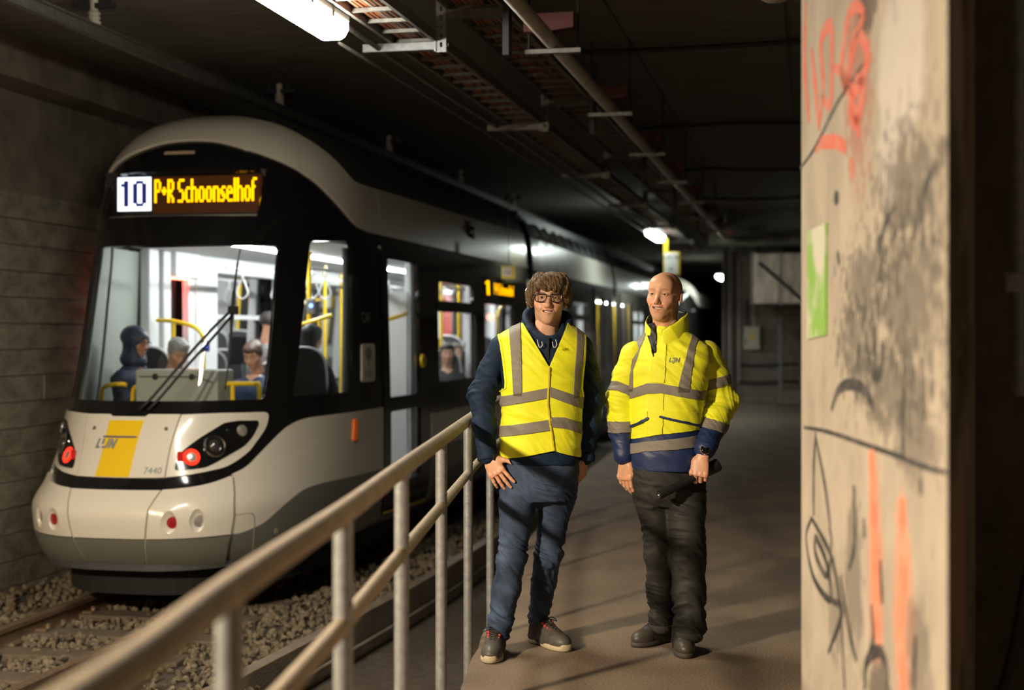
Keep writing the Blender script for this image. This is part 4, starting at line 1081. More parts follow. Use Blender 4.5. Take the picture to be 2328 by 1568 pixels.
# ----- inside of the first module
def plan(z, p1, inset, y_in=.05):
    ps = np.concatenate([[-p1], np.linspace(-P0, P0, 31), [p1]]); q = S(ps, np.full(len(ps), z))
    return [(XC+(a-XC)*(1-inset/1.1), b_+y_in) for a, b_ in q[:, :2]]
MB().prism(plan(.35, PE1, .10, .16), 'z', .10+ZR, .31+ZR).build('underbody', M['rubber'], tram)
MB().prism(plan(.5, PE1, .05), 'z', .32+ZR, .37+ZR).build('cabin_floor', M['indark'], tram)
MB().prism(plan(2.9, PE1, .05, .12), 'z', 2.86+ZR, 2.92+ZR).build('cabin_ceiling', M['inwhite'], tram)
for y in (11.6, 13.35, 15.1, 16.9): MB().box((-4.968, y, 2.840+ZR), (-4.930, y+1.6, 2.862+ZR)).build('ceiling_led', M['ledstrip'], tram)
lin = [(-2.78, .40), (-1.47, .40), (-1.47, 2.83), (-2.78, 2.83)]
patch('pillar_lining', [(-2.02, .42), (-1.40, .42), (-1.52, 2.83), (-1.98, 2.83)], S, M['ingrey'], tram, off=-.055, thick=.02)
patch('pillar_lining', [(-2.66, .42), (-2.1, .42), (-2.06, 2.83), (-2.62, 2.83)], S, M['ingrey'], tram, off=-.055, thick=.02)
patch('pillar_lining', [(2.40, .42), (2.92, .42), (2.92, 2.83), (2.40, 2.83)], S, M['ingrey'], tram, off=-.055, thick=.02)
for y0, y1 in ((12.14, 12.34), (12.44, 12.60), (13.16, 13.68), (15.42, 15.85), (18.85, 19.5)):
    MB().box((-6.07, y0, .37+ZR), (-5.97, y1, 2.86+ZR), .02).build('wall_post', M['inwhite'], tram)
MB().box((-6.10, 13.68, .37+ZR), (-6.04, 19.5, 1.45+ZR), .01).build('wall_lining', M['ingrey'], tram)
MB().box((-6.10, 13.68, 2.70+ZR), (-5.98, 19.5, 2.86+ZR), .01).build('wall_lining', M['inwhite'], tram)
MB().box((-6.05, 12.62, 2.62+ZR), (-5.93, 13.16, 2.86+ZR), .01).build('door_header', M['inwhite'], tram)
MB().box((-6.02, 12.66, 2.60+ZR), (-5.96, 12.98, 2.622+ZR)).build('door_light', M['redstrip'], tram)
MB().box((-6.05, 13.0, .5+ZR), (-5.98, 13.15, 2.65+ZR), .01).build('door_post', M['inwhite'], tram)
for y0, y1 in ((13.95, 14.15), (16.55, 17.0), (18.85, 19.5)):
    MB().box((-4.06, y0, .37+ZR), (-3.99, y1, 2.86+ZR), .02).build('wall_post', M['inwhite'], tram)
MB().box((-4.30, 13.78, .37+ZR), (-3.98, 13.84, 2.5+ZR), .01).build('draught_screen', M['inwhite'], tram)
MB().box((-6.0, 14.9, 1.18), (-5.97, 15.35, 1.50)).build('window_frame', M['indark'], tram)
MB().box((-6.08, 13.7, 1.69), (-6.0, 15.4, 1.735)).build('window_rail', M['strap'], tram)
# rear bulkhead of the module, open in the middle
MB().box((-6.1, 19.5, .37+ZR), (-5.62, 19.6, 2.86+ZR)).build('gangway_wall', M['inwhite'], tram)
MB().box((-4.12, 19.5, .37+ZR), (-3.98, 19.6, 2.86+ZR)).build('gangway_wall', M['inwhite'], tram)
MB().ball((-5.3, 23.4, 1.83), .05, 12, 8).build('door_signal', M['redstrip'], tram, smooth=True)
MB().box((-6.02, 22.9, 1.0), (-5.98, 23.4, 2.2)).build('door_column', mat('red_panel', (.45, .05, .04), .5), tram)
# control box behind the windscreen
cbx = MB().box((-5.40, 10.72, .62), (-4.68, 11.05, 1.24), .02).build('control_box', M['ingrey'], tram)
for x in (-5.22, -4.90): MB().lathe((x, 10.715, 1.185), (0, -1, 0), [(.026, 0), (.026, .006), (.015, .008)], 14).build('knob', M['black'], cbx)
MB().tube([(-5.36, 10.712, 1.185), (-4.86, 10.712, 1.185), (-4.72, 10.712, 1.14)], .004, 6).build('cord', M['black'], cbx)
def ytube(name, pts, r=.019, n=5): return MB().tube(spl(pts, n), r, 12).build(name, M['yrail'], tram, smooth=True, auto=60)
ytube('grab_pole', [(-4.6, 20.8, -.15), (-4.6, 20.8, 1.53), (-4.6, 20.82, 1.83), (-4.6, 21.06, 1.95), (-4.6, 21.7, 2.0)])
ytube('grab_rail', [(-4.84, 10.9, 1.12), (-4.6, 10.9, 1.125), (-4.44, 10.9, 1.125), (-4.40, 10.9, 1.10), (-4.40, 10.9, .8)])
ytube('grab_rail', [(-4.63, 10.9, 1.12), (-4.63, 10.9, .8)])
ytube('grab_rail', [(-5.78, 10.88, .85), (-5.78, 10.88, 1.05), (-5.73, 10.88, 1.10), (-5.62, 10.88, 1.115), (-5.56, 10.88, 1.11)])
ytube('grab_rail', [(-5.50, 10.88, .85), (-5.50, 10.88, 1.05), (-5.46, 10.88, 1.10), (-5.40, 10.88, 1.11)])
ytube('grab_rail', [(-5.93, 12.2, 1.66), (-5.76, 12.2, 1.65), (-5.58, 12.2, 1.605), (-5.49, 12.2, 1.54), (-5.467, 12.2, 1.44), (-5.465, 12.2, 1.2), (-5.465, 12.2, .2)])
ytube('grab_rail', [(-5.76, 12.2, 1.65), (-5.765, 12.2, 1.50)])
ytube('grab_rail', [(-5.465, 12.2, 1.2), (-5.62, 12.2, 1.2)], .014)
bq = MB().box((-5.46, 12.15, 1.37), (-5.40, 12.2, 1.47), .01).build('stop_button', M['tblue'], tram); MB().ball((-5.425, 12.145, 1.425), .017, 10, 6).build('button_light', M['blueled'], bq)
ytube('grab_pole', [(-4.589, 12.6, -.15), (-4.589, 12.6, 1.2), (-4.589, 12.6, 2.3)], .021)
bq = MB().box((-4.60, 12.54, 1.72), (-4.52, 12.58, 1.86), .01).build('stop_button', M['steel'], tram); MB().ball((-4.548, 12.535, 1.795), .017, 10, 6).build('button_light', M['blueled'], bq)
ytube('grab_rail', [(-4.66, 12.5, 1.61), (-4.33, 12.5, 1.707)]); ytube('grab_rail', [(-4.458, 12.5, 1.67), (-4.44, 12.5, 1.56)])
ytube('grab_rail', [(-4.12, 13.4, 1.66), (-3.98, 13.6, 1.72), (-3.98, 13.8, 1.75)]); ytube('grab_rail', [(-4.10, 13.4, 1.1), (-4.12, 13.4, 1.35), (-4.15, 13.4, 1.45)], .02)
for x, y in ((-5.35, 15.2), (-4.45, 16.9), (-5.6, 16.5), (-4.6, 18.4)): ytube('grab_pole', [(x, y, -.15), (x, y, 1.2), (x, y, 2.3)])
ytube('grab_rail', [(-4.25, 18.2, 1.2), (-4.25, 18.2, 1.75), (-4.25, 18.0, 1.9), (-4.25, 17.7, 1.92)])
for x in (-5.42, -4.66): MB().tube([(x, 12.6, 2.16), (x, 15.5, 2.16), (x, 19.4, 2.16)], .016, 10).build('ceiling_bar', M['strap'], tram, smooth=True)
def strap(x, y):
    b = MB(); b.tube([(x, y, 2.16), (x, y, 2.06)], .012, 6)
    b.tube(spl([(x, y, 2.07), (x+.045, y, 1.98), (x+.055, y, 1.92), (x, y, 1.875), (x-.055, y, 1.92), (x-.045, y, 1.98)], 4, True), .008, 6, closed=True)
    b.build('hand_strap', M['strap'], tram, smooth=True)
for y in (12.9, 13.25, 14.4, 14.6, 15.4, 16.2, 17.2, 17.9): strap(-4.66, y)
for y in (13.0, 13.9, 14.8): strap(-5.42, y)
# seats
def seat(x, y, z, face):
    """face +1 looks along the track away from the nose, -1 towards the nose"""
    b = MB(); b.box((x-.21, y-.21, z-.05), (x+.21, y+.21, z+.03), .03)
    st = b.build('passenger_seat', M['seat'], tram, auto=40)
    yb = y-face*.23
    poly = spl([(-.21, z), (-.22, z+.35), (-.20, z+.60), (-.12, z+.69), (0, z+.71), (.12, z+.69), (.20, z+.60), (.22, z+.35), (.21, z)], 4)
    MB().prism([(x+a, c) for a, c in poly], 'y', yb-.035, yb+.035).build('seat_back', M['seat'], st, auto=40)
    MB().tube([(x+a, yb, c) for a, c in poly[4:-4]], .018, 8).build('seat_trim', M['strap'], st, smooth=True)
    MB().box((x-.12, y-.15, .37+ZR), (x+.12, y+.15, z-.04), .01).build('seat_base', M['indark'], st)
for x, y, z, f in ((-5.74, 11.42, .70, -1), (-4.27, 11.78, .70, 1), (-4.28, 16.1, .62, -1), (-4.30, 17.1, .62, -1), (-5.78, 14.6, .62, -1), (-5.78, 15.5, .62, 1), (-5.05, 12.72, .55, -1), (-4.28, 18.0, .80, -1), (-4.72, 17.1, .80, -1), (-4.72, 18.0, .80, -1), (-5.78, 17.4, .62, -1), (-5.78, 18.3, .62, 1)):
    seat(x, y, z, f)

# ----- further modules and the bellows between them
def module(y0, y1, glassR, doorsR, glassL, label=None):
    """straight body section, p is the world y"""
    def R2(side):
        return lambda p, z: np.stack([XC+side*pch(np.asarray(z, float), Wz), np.asarray(p, float), np.asarray(z, float)+ZR], -1)
    for side, gl, ds in ((1, glassR, doorsR), (-1, glassL, [])):
        sf = R2(side)
        fl = (lambda q: q) 
        hol = [R_(*g) for g in gl]+[R_(*g) for d in ds for g in d[1:]]
        sg = sf if side > 0 else (lambda p, z, sf=sf: sf(-np.asarray(p, float), z))
        cv = (lambda q: q) if side > 0 else mir
        patch('module_shell', cv([(y0, .33), (y1, .33), (y1, 3.97), (y0, 3.97)]), sg, M['tblack'], tram, [cv(h) for h in hol], 0, .03, res=.1, resx=.6)
        patch('cantrail_panel', cv([(y0+.05, 3.0), (y1-.05, 3.0), (y1-.05, 3.46), (y0+.05, 3.46)]), sg, M['twhite'], tram, [], .02, .02, res=.1, resx=.8)
        patch('roof_fairing', cv([(y0+.05, 3.475), (y1-.05, 3.475), (y1-.05, 3.9), (y0+.05, 3.9)]), sg, M['troof'], tram, [], .014, .02, res=.1, resx=.8)
        cuts = sorted([(d[0][0], d[0][1]) for d in ds]); a = y0+.05
        for c0, c1 in cuts+[(y1-.05, None)]:
            if c0-a > .2:
                patch('lower_side_panel', cv([(a, .88), (c0, .88), (c0, 1.25), (a, 1.25)]), sg, M['twhite'], tram, [], .012, .02, res=.2, resx=.8)
                patch('lower_side_foot', cv([(a, .36), (c0, .36), (c0, .87), (a, .87)]), sg, M['tgrey'], tram, [], .012, .02, res=.2, resx=.8)
            a = c1 if c1 else a
        for g in gl: patch('side_window', cv(R_(*g)), sg, M['glass'], tram, [], -.004, res=.2, resx=.8)
        for d in ds:
            dd = patch('door', cv(R_(d[0][0], .40, d[0][1], 2.93)), sg, M['tblack'], tram, [cv(R_(*g)) for g in d[1:]], .014, .02, res=.2, resx=.8)
            for g in d[1:]: patch('door_pane', cv(R_(*g)), sg, M['glass'], dd, [], -.002, res=.3, resx=.8)
    MB().box((XC-.9, y0, 3.40+ZR), (XC+.9, y1, 3.86+ZR)).build('roof_box', M['troof'], tram)
    MB().box((XC-1.06, y0, .32+ZR), (XC+1.06, y1, .37+ZR)).build('cabin_floor', M['indark'], tram)
    MB().box((XC-1.06, y0, 2.86+ZR), (XC+1.06, y1, 2.9+ZR)).build('cabin_ceiling', M['inwhite'], tram)
    MB().box((-4.968, y0+.3, 2.840+ZR), (-4.930, y1-.3, 2.862+ZR)).build('ceiling_led', M['ledstrip'], tram)
    MB().box((-6.10, y0+.1, .37+ZR), (-6.05, y1-.1, 1.5+ZR)).build('wall_lining', M['ingrey'], tram)
    for y in np.arange(y0+.7, y1, 1.9):
        MB().box((-6.09, y, .37+ZR), (-6.0, y+.5, 2.86+ZR), .02).build('wall_post', M['inwhite'], tram)
    for y in np.arange(y0+1.4, y1, 2.6): ytube('grab_pole', [(-4.5, y, -.15), (-4.5, y, 1.2), (-4.5, y, 2.3)])
    MB().box((XC-.95, y0, .14+ZR), (XC+.95, y1, .34+ZR)).build('underbody', M['dark'], tram)
module(20.05, 28.55, [(20.5, 1.55, 22.9, 2.65), (23.55, 2.42, 25.45, 2.62), (23.55, 1.55, 25.5, 2.32)],
       [[(25.9, 28.3), (26.15, 1.40, 26.95, 2.76), (27.35, 1.40, 28.05, 2.76), (26.2, .52, 26.95, 1.28), (27.35, .52, 28.05, 1.28)]],
       [(20.6, 1.5, 23.2, 2.7), (24.0, 1.5, 27.8, 2.7)])
module(28.95, 38.0, [(31.9, 2.4, 33.8, 2.65), (31.9, 1.5, 33.8, 2.3), (34.4, 1.5, 37.4, 2.65)],
       [[(29.5, 31.6), (29.75, .6, 30.5, 2.76), (30.7, .6, 31.45, 2.76)]], [(29.6, 1.5, 33.2, 2.7), (34.0, 1.5, 37.4, 2.7)])
for y0, y1 in ((19.62, 20.08), (28.52, 28.98)):
    b = MB(); n = 6
    for i in range(n):
        y = y0+(y1-y0)*(i+.5)/n
        sec = [(XC+s_*(w-.07), z+ZR) for s_ in (1,) for w, z in ((1.1, .4), (1.14, 1.5), (1.1, 2.9), (1.04, 3.5), (.8, 3.8))]+[(XC-(w-.07), z+ZR) for w, z in ((.8, 3.8), (1.04, 3.5), (1.1, 2.9), (1.14, 1.5), (1.1, .4))]
        b.prism(sec[:5]+[(a-.05, c) for a, c in sec[:5]][::-1], 'y', y-.03, y+.03)
        b.prism(sec[5:]+[(a+.05, c) for a, c in sec[5:]][::-1], 'y', y-.03, y+.03)
        b.box((XC-.95, y-.03, 3.7+ZR), (XC+.95, y+.03, 3.78+ZR))
    b.build('bellows', M['rubber'], tram)

# ----- second tram, far behind
t2 = thing('tram', 'distant second tram with lit headlamps waiting farther down the tunnel', 'tram', (XC+.35, 43.4, ZR))
def S3(p, z):
    q = S(p, z); q[..., 0] += .35; q[..., 1] += 33.8; return q
M['headlit'] = emat('headlamp_lit', (.95, 1.0, .92), 14)
M['amberlit'] = emat('amber_lit', (1.0, .3, .02), 9)
patch('body_shell', [(-9, .31), (9, .31), (9, 3.95), (-9, 3.95)], S3, M['tblack'], t2, [ws], 0, .03, res=.2, resx=.25)
patch('windscreen', ws, S3, M['glass'], t2, res=.2)
hh = cut(ain, 0, 3.0); ho = cut(aout, 0, 3.0)
patch('arch_panel', [(-a, b_) for a, b_ in hh[:0:-1]]+hh+[(8.9, 3.0), (8.9, 3.45)]+ho[::-1]+[(-a, b_) for a, b_ in ho[1:]], S3, M['twhite'], t2, off=.02, thick=.02, res=.15, resx=.2)
for s_ in (1, -1):
    f_ = (lambda q: q) if s_ > 0 else mir
    patch('lamp_fender', f_(prt), S3, M['twhite'], t2, off=.014, thick=.02, res=.1)
    patch('nose_side_panel', f_(T_[::-1]+[(1.12, .84), (1.12, .65)]+G_), S3, M['twhite'], t2, off=.013, thick=.02, res=.1)
    patch('side_panel', f_([(3.0, .36), (8.9, .36), (8.9, 1.3), (3.0, 1.3)]), S3, M['twhite'], t2, off=.013, thick=.02, res=.3)
    patch('headlamp', f_(circ((.862, 1.217), .10)), S3, M['headlit'], t2, off=.03, thick=.02, res=.1)
    patch('indicator', f_(circ((1.15, 1.325), .07)), S3, M['amberlit'], t2, off=.03, thick=.02, res=.1)
    bs_ = [(0, .36), (1.0, .36), (1.1, .6), (1.05, .99), (0, .90)] 
    patch('bumper_side', f_(bs_), S3, M['twhite'], t2, off=.03, thick=.03, res=.1)
patch('front_hatch', hatch, S3, M['twhite'], t2, off=.018, thick=.02, res=.1)
pr = [tuple(S3(np.array([p]), np.array([3.95]))[0][:2]) for p in np.linspace(-9, 9, 41)]
MB().prism(pr, 'z', 3.4+ZR, 3.94+ZR).build('roof_cap', M['troof'], t2)
MB().box((XC-.7, 44.6, 2.83+ZR), (XC+1.4, 51, 2.86+ZR)).build('cabin_ceiling', M['inwhite'], t2)
MB().box((XC+.3, 45.4, 2.80+ZR), (XC+.42, 50, 2.83+ZR)).build('ceiling_led', M['ledstrip'], t2)
for y in (46, 48): MB().box((XC-.7, y, .37+ZR), (XC-.6, y+.6, 2.83+ZR)).build('wall_post', M['inwhite'], t2)

# ================================================================= PEOPLE: distance fields meshed with surface nets
def smin(a, b_, k):
    if k <= 0: return np.minimum(a, b_)
    h = np.maximum(k-np.abs(a-b_), 0)/k
    return np.minimum(a, b_)-h*h*k*.25
class Fld:
    def __init__(s, lo, hi, h):
        s.h = h; s.lo = np.array(lo, float)
        s.ax = [np.arange(lo[i], hi[i]+h, h, dtype=np.float32) for i in range(3)]
        s.d = np.full([len(a) for a in s.ax], .2, np.float32)
    def _win(s, lo, hi, pad):
        sl = []; co = []
        for i in range(3):
            a = s.ax[i]; i0 = int(np.searchsorted(a, lo[i]-pad)); i1 = int(np.searchsorted(a, hi[i]+pad))
            sl.append(slice(i0, i1)); sh = [1, 1, 1]; sh[i] = -1; co.append(a[i0:i1].reshape(sh))
        return tuple(sl), co
    def op(s, fn, lo, hi, k, mode=1):
        sl, (x, y, z) = s._win(lo, hi, k+4*s.h+.004)
        if 0 in s.d[sl].shape: return s
        q = fn(x, y, z).astype(np.float32)
        if mode > 0: s.d[sl] = smin(s.d[sl], q, k)
        else: s.d[sl] = -smin(-s.d[sl], q, k)
        return s
    def cone(s, a, b_, ra, rb, k=.02, mode=1):
        a = np.array(a, float); b_ = np.array(b_, float); ab = b_-a; L = ab@ab+1e-12; r = max(ra, rb)
        def fn(x, y, z):
            t = np.clip(((x-a[0])*ab[0]+(y-a[1])*ab[1]+(z-a[2])*ab[2])/L, 0, 1)
            return np.sqrt((x-a[0]-t*ab[0])**2+(y-a[1]-t*ab[1])**2+(z-a[2]-t*ab[2])**2)-(ra+(rb-ra)*t)
        return s.op(fn, np.minimum(a, b_)-r, np.maximum(a, b_)+r, k, mode)
    def chain(s, pts, rs, k=.02):
        for i in range(len(pts)-1): s.cone(pts[i], pts[i+1], rs[i], rs[i+1], k)
        return s
    def ell(s, c, r, k=.02, mode=1, R=None):
        c = np.array(c, float); r = np.array(r, float); m = r.max()
        def fn(x, y, z):
            dx, dy, dz = x-c[0], y-c[1], z-c[2]
            if R is not None:
                dx, dy, dz = (R[0][0]*dx+R[1][0]*dy+R[2][0]*dz, R[0][1]*dx+R[1][1]*dy+R[2][1]*dz, R[0][2]*dx+R[1][2]*dy+R[2][2]*dz)
            k0 = np.sqrt((dx/r[0])**2+(dy/r[1])**2+(dz/r[2])**2); k1 = np.sqrt((dx/r[0]**2)**2+(dy/r[1]**2)**2+(dz/r[2]**2)**2)+1e-6
            return k0*(k0-1)/k1
        return s.op(fn, c-m, c+m, k, mode)
    def box(s, c, r, rad=.01, k=.01, mode=1, R=None):
        c = np.array(c, float); r = np.array(r, float)-rad; m = np.linalg.norm(r)+rad
        def fn(x, y, z):
            dx, dy, dz = x-c[0], y-c[1], z-c[2]
            if R is not None:
                dx, dy, dz = (R[0][0]*dx+R[1][0]*dy+R[2][0]*dz, R[0][1]*dx+R[1][1]*dy+R[2][1]*dz, R[0][2]*dx+R[1][2]*dy+R[2][2]*dz)
            qx, qy, qz = np.abs(dx)-r[0], np.abs(dy)-r[1], np.abs(dz)-r[2]
            return np.sqrt(np.maximum(qx, 0)**2+np.maximum(qy, 0)**2+np.maximum(qz, 0)**2)+np.minimum(np.maximum(qx, np.maximum(qy, qz)), 0)-rad
        return s.op(fn, c-m, c+m, k, mode)
    def loft(s, sec, k=.03, e=2.5, yaw=0.0, mode=1):
        """sec rows: z, cx, cy, rx, ry"""
        T = np.array(sec, float); zs_ = T[:, 0]; R = max(T[:, 3].max(), T[:, 4].max()); cs, sn = math.cos(yaw), math.sin(yaw)
        def fn(x, y, z):
            zz_ = np.clip(z, zs_[0], zs_[-1]).ravel(); sh = z.shape
            f = [pch(zz_.astype(float), T[:, [0, i]]).reshape(sh) for i in (1, 2, 3, 4)]
            dx, dy = x-f[0], y-f[1]; dx, dy = dx*cs+dy*sn, -dx*sn+dy*cs
            q = (np.abs(dx/f[2])**e+np.abs(dy/f[3])**e+1e-9)**(1/e)
            d = (q-1)*np.minimum(f[2], f[3])
            dz = np.maximum(zs_[0]-z, z-zs_[-1])
            return np.where(dz > 0, np.sqrt(np.maximum(d, 0)**2+dz**2), np.maximum(d, -.2))
        lo = (T[:, 1].min()-R, T[:, 2].min()-R, zs_[0]); hi = (T[:, 1].max()+R, T[:, 2].max()+R, zs_[-1])
        return s.op(fn, lo, hi, k, mode)
    def mesh(s):
        d = s.d; h = s.h; ins = d < 0
        c = ins[:-1, :-1, :-1].astype(np.int8)
        for i in (0, 1):
            for j in (0, 1):
                for k in (0, 1):
                    if i+j+k: c = c+ins[i:d.shape[0]-1+i, j:d.shape[1]-1+j, k:d.shape[2]-1+k]
        act = (c > 0) & (c < 8)
        ci = np.argwhere(act); idx = np.full(act.shape, -1, np.int64); idx[act] = np.arange(len(ci))
        acc = np.zeros((len(ci), 3)); cnt = np.zeros(len(ci))
        for a in range(3):
            o1, o2 = [q for q in range(3) if q != a]
            for u in (0, 1):
                for v in (0, 1):
                    p = ci.copy(); p[:, o1] += u; p[:, o2] += v; q = p.copy(); q[:, a] += 1
                    d0 = d[p[:, 0], p[:, 1], p[:, 2]]; d1 = d[q[:, 0], q[:, 1], q[:, 2]]
                    m = (d0 < 0) != (d1 < 0)
                    t = np.where(m, d0/(d0-d1+1e-12), 0)
                    pos = p.astype(float); pos[:, a] += t
                    acc += pos*m[:, None]; cnt += m
        V = acc/cnt[:, None]*h+s.lo
        F = []
        for a in range(3):
            o1, o2 = [(1, 2), (2, 0), (0, 1)][a]
            sl0 = [slice(None)]*3; sl1 = [slice(None)]*3; sl0[a] = slice(0, -1); sl1[a] = slice(1, None)
            m = ins[tuple(sl0)] != ins[tuple(sl1)]
            e = np.argwhere(m)
            e = e[(e[:, o1] > 0) & (e[:, o2] > 0) & (e[:, o1] < d.shape[o1]-1) & (e[:, o2] < d.shape[o2]-1)]
            def id_(u, v):
                q = e.copy(); q[:, o1] -= u; q[:, o2] -= v; return idx[q[:, 0], q[:, 1], q[:, 2]]
            quad = np.stack([id_(1, 1), id_(0, 1), id_(0, 0), id_(1, 0)], 1)
            st = ins[e[:, 0], e[:, 1], e[:, 2]]
            quad[~st] = quad[~st][:, ::-1]
            F.append(quad[(quad >= 0).all(1)])
        return V, np.vstack(F)

def relax(V, F, n=2, lam=.5):
    E_ = np.vstack([F[:, [0, 1]], F[:, [1, 2]], F[:, [2, 3]], F[:, [3, 0]]])
    E_ = np.vstack([E_, E_[:, ::-1]])
    deg = np.bincount(E_[:, 0], minlength=len(V)).astype(float)[:, None]+1e-9
    for _ in range(n):
        A = np.stack([np.bincount(E_[:, 0], V[E_[:, 1], i], len(V)) for i in range(3)], 1)
        V = V+(A/deg-V)*lam
    return V
def normals(V, F):
    n = np.cross(V[F[:, 2]]-V[F[:, 0]], V[F[:, 3]]-V[F[:, 1]]) if F.shape[1] == 4 else np.cross(V[F[:, 1]]-V[F[:, 0]], V[F[:, 2]]-V[F[:, 0]])
    N = np.zeros_like(V)
    for i in range(F.shape[1]):
        for k in range(3): N[:, k] += np.bincount(F[:, i], n[:, k], len(V))
    return N/(np.linalg.norm(N, axis=1)[:, None]+1e-12)
_perm = np.random.default_rng(3).random((64, 64, 64)).astype(np.float32)
def vn(P, f, seed=0):
    """value noise, -1..1"""
    Q = P*np.asarray(f, float)+seed*7.31; i = np.floor(Q).astype(int); t = Q-i; t = t*t*(3-2*t); i &= 63; j = (i+1) & 63
    g = lambda a, b_, c: _perm[a, b_, c]
    x0 = g(i[:, 0], i[:, 1], i[:, 2])*(1-t[:, 0])+g(j[:, 0], i[:, 1], i[:, 2])*t[:, 0]
    x1 = g(i[:, 0], j[:, 1], i[:, 2])*(1-t[:, 0])+g(j[:, 0], j[:, 1], i[:, 2])*t[:, 0]
    x2 = g(i[:, 0], i[:, 1], j[:, 2])*(1-t[:, 0])+g(j[:, 0], i[:, 1], j[:, 2])*t[:, 0]
    x3 = g(i[:, 0], j[:, 1], j[:, 2])*(1-t[:, 0])+g(j[:, 0], j[:, 1], j[:, 2])*t[:, 0]
    y0 = x0*(1-t[:, 1])+x1*t[:, 1]; y1 = x2*(1-t[:, 1])+x3*t[:, 1]
    return (y0*(1-t[:, 2])+y1*t[:, 2])*2-1
def folds(P, f, seed, tilt=.0):
    """soft cloth creases running at a slant, broken up by a slow warp"""
    f = np.array(f, float)
    w = np.stack([vn(P, 5, seed+3), vn(P, 5, seed+4), vn(P, 5, seed+5)], 1)*.05
    s1 = np.where(vn(P, 3.5, seed+6) > 0, 1, -1)*tilt
    Q = P+w; Q[:, 2] = Q[:, 2]+Q[:, 0]*tilt*(1+.8*vn(P, 4, seed+6))+.3*Q[:, 1]
    n = vn(Q, f*.62, seed); m = vn(Q, f*1.25, seed+1)
    return (1-np.abs(n)*1.9)*.75+(1-np.abs(m)*2)*.25-.35
def cloth(V, F, amp, f=(9, 9, 26), seed=0, tilt=.3, w=None):
    N = normals(V, F); q = amp*folds(V, f, seed, tilt)
    if w is not None: q = q*w(V)
    return V+N*q[:, None]
def tri(F): return np.vstack([F[:, [0, 1, 2]], F[:, [0, 2, 3]]]) if F.shape[1] == 4 else F
def carve(V, F, val, *attrs):
    """keeps the part of a triangle mesh where val < 0, cut clean along val = 0"""
    T = tri(F); ins = val < 0; c = ins[T].sum(1)
    keep = T[c == 3]; new = {}; NV = []; out = [keep]; base = len(V)
    def mid(a, b_):
        k = (a, b_) if a < b_ else (b_, a)
        if k not in new:
            t = val[a]/(val[a]-val[b_]); NV.append(V[a]+(V[b_]-V[a])*t); new[k] = base+len(NV)-1
        return new[k]
    ex = []
    for t, n in zip(T[(c == 1) | (c == 2)], c[(c == 1) | (c == 2)]):
        t = [int(q) for q in t]
        for r in range(3):
            a, b_, d = t[r], t[(r+1) % 3], t[(r+2) % 3]
            if n == 1 and ins[a]: ex.append((a, mid(a, b_), mid(d, a))); break
            if n == 2 and not ins[a]:
                p, q = mid(a, b_), mid(d, a); ex.append((p, b_, d)); ex.append((p, d, q)); break
    A = np.vstack([V]+([np.array(NV)] if NV else [])); T2 = np.vstack([keep.reshape(-1, 3)]+([np.array(ex)] if ex else [])).astype(int)
    u = np.unique(T2); m = np.full(len(A), -1); m[u] = np.arange(len(u))
    return A[u], m[T2]
def band(pts_top, pts_bot, x): 
    t = np.array(pts_top); b_ = np.array(pts_bot)
    return np.interp(x, t[:, 0], t[:, 1]), np.interp(x, b_[:, 0], b_[:, 1])

def pmesh(name, V, F, m, root, smooth=True, col=None, solid=0.0):
    """mesh in the coordinates of its person"""
    me = bpy.data.meshes.new(name); me.from_pydata(np.asarray(V, float).tolist(), [], np.asarray(F).tolist() if isinstance(F, np.ndarray) else [tuple(map(int, f)) for f in F])
    me.materials.append(m)
    if smooth: me.shade_smooth()
    if col is not None:
        a = me.color_attributes.new('Col', 'FLOAT_COLOR', 'POINT'); a.data.foreach_set('color', np.hstack([col, np.ones((len(col), 1))]).astype(np.float32).ravel())
    o = bpy.data.objects.new(name, me); COL.objects.link(o); o.parent = root
    if solid:
        md = o.modifiers.new('thickness', 'SOLIDIFY'); md.thickness = solid; md.offset = -1
    return o
def pb(mb, name, m, root, smooth=True, auto=None):
    o = mb.build(name, m, None, smooth, auto); o.parent = root; return o
def rotm(yaw=0, pitch=0, roll=0): return np.array((Matrix.Rotation(yaw, 3, 'Z') @ Matrix.Rotation(roll, 3, 'Y') @ Matrix.Rotation(pitch, 3, 'X')))

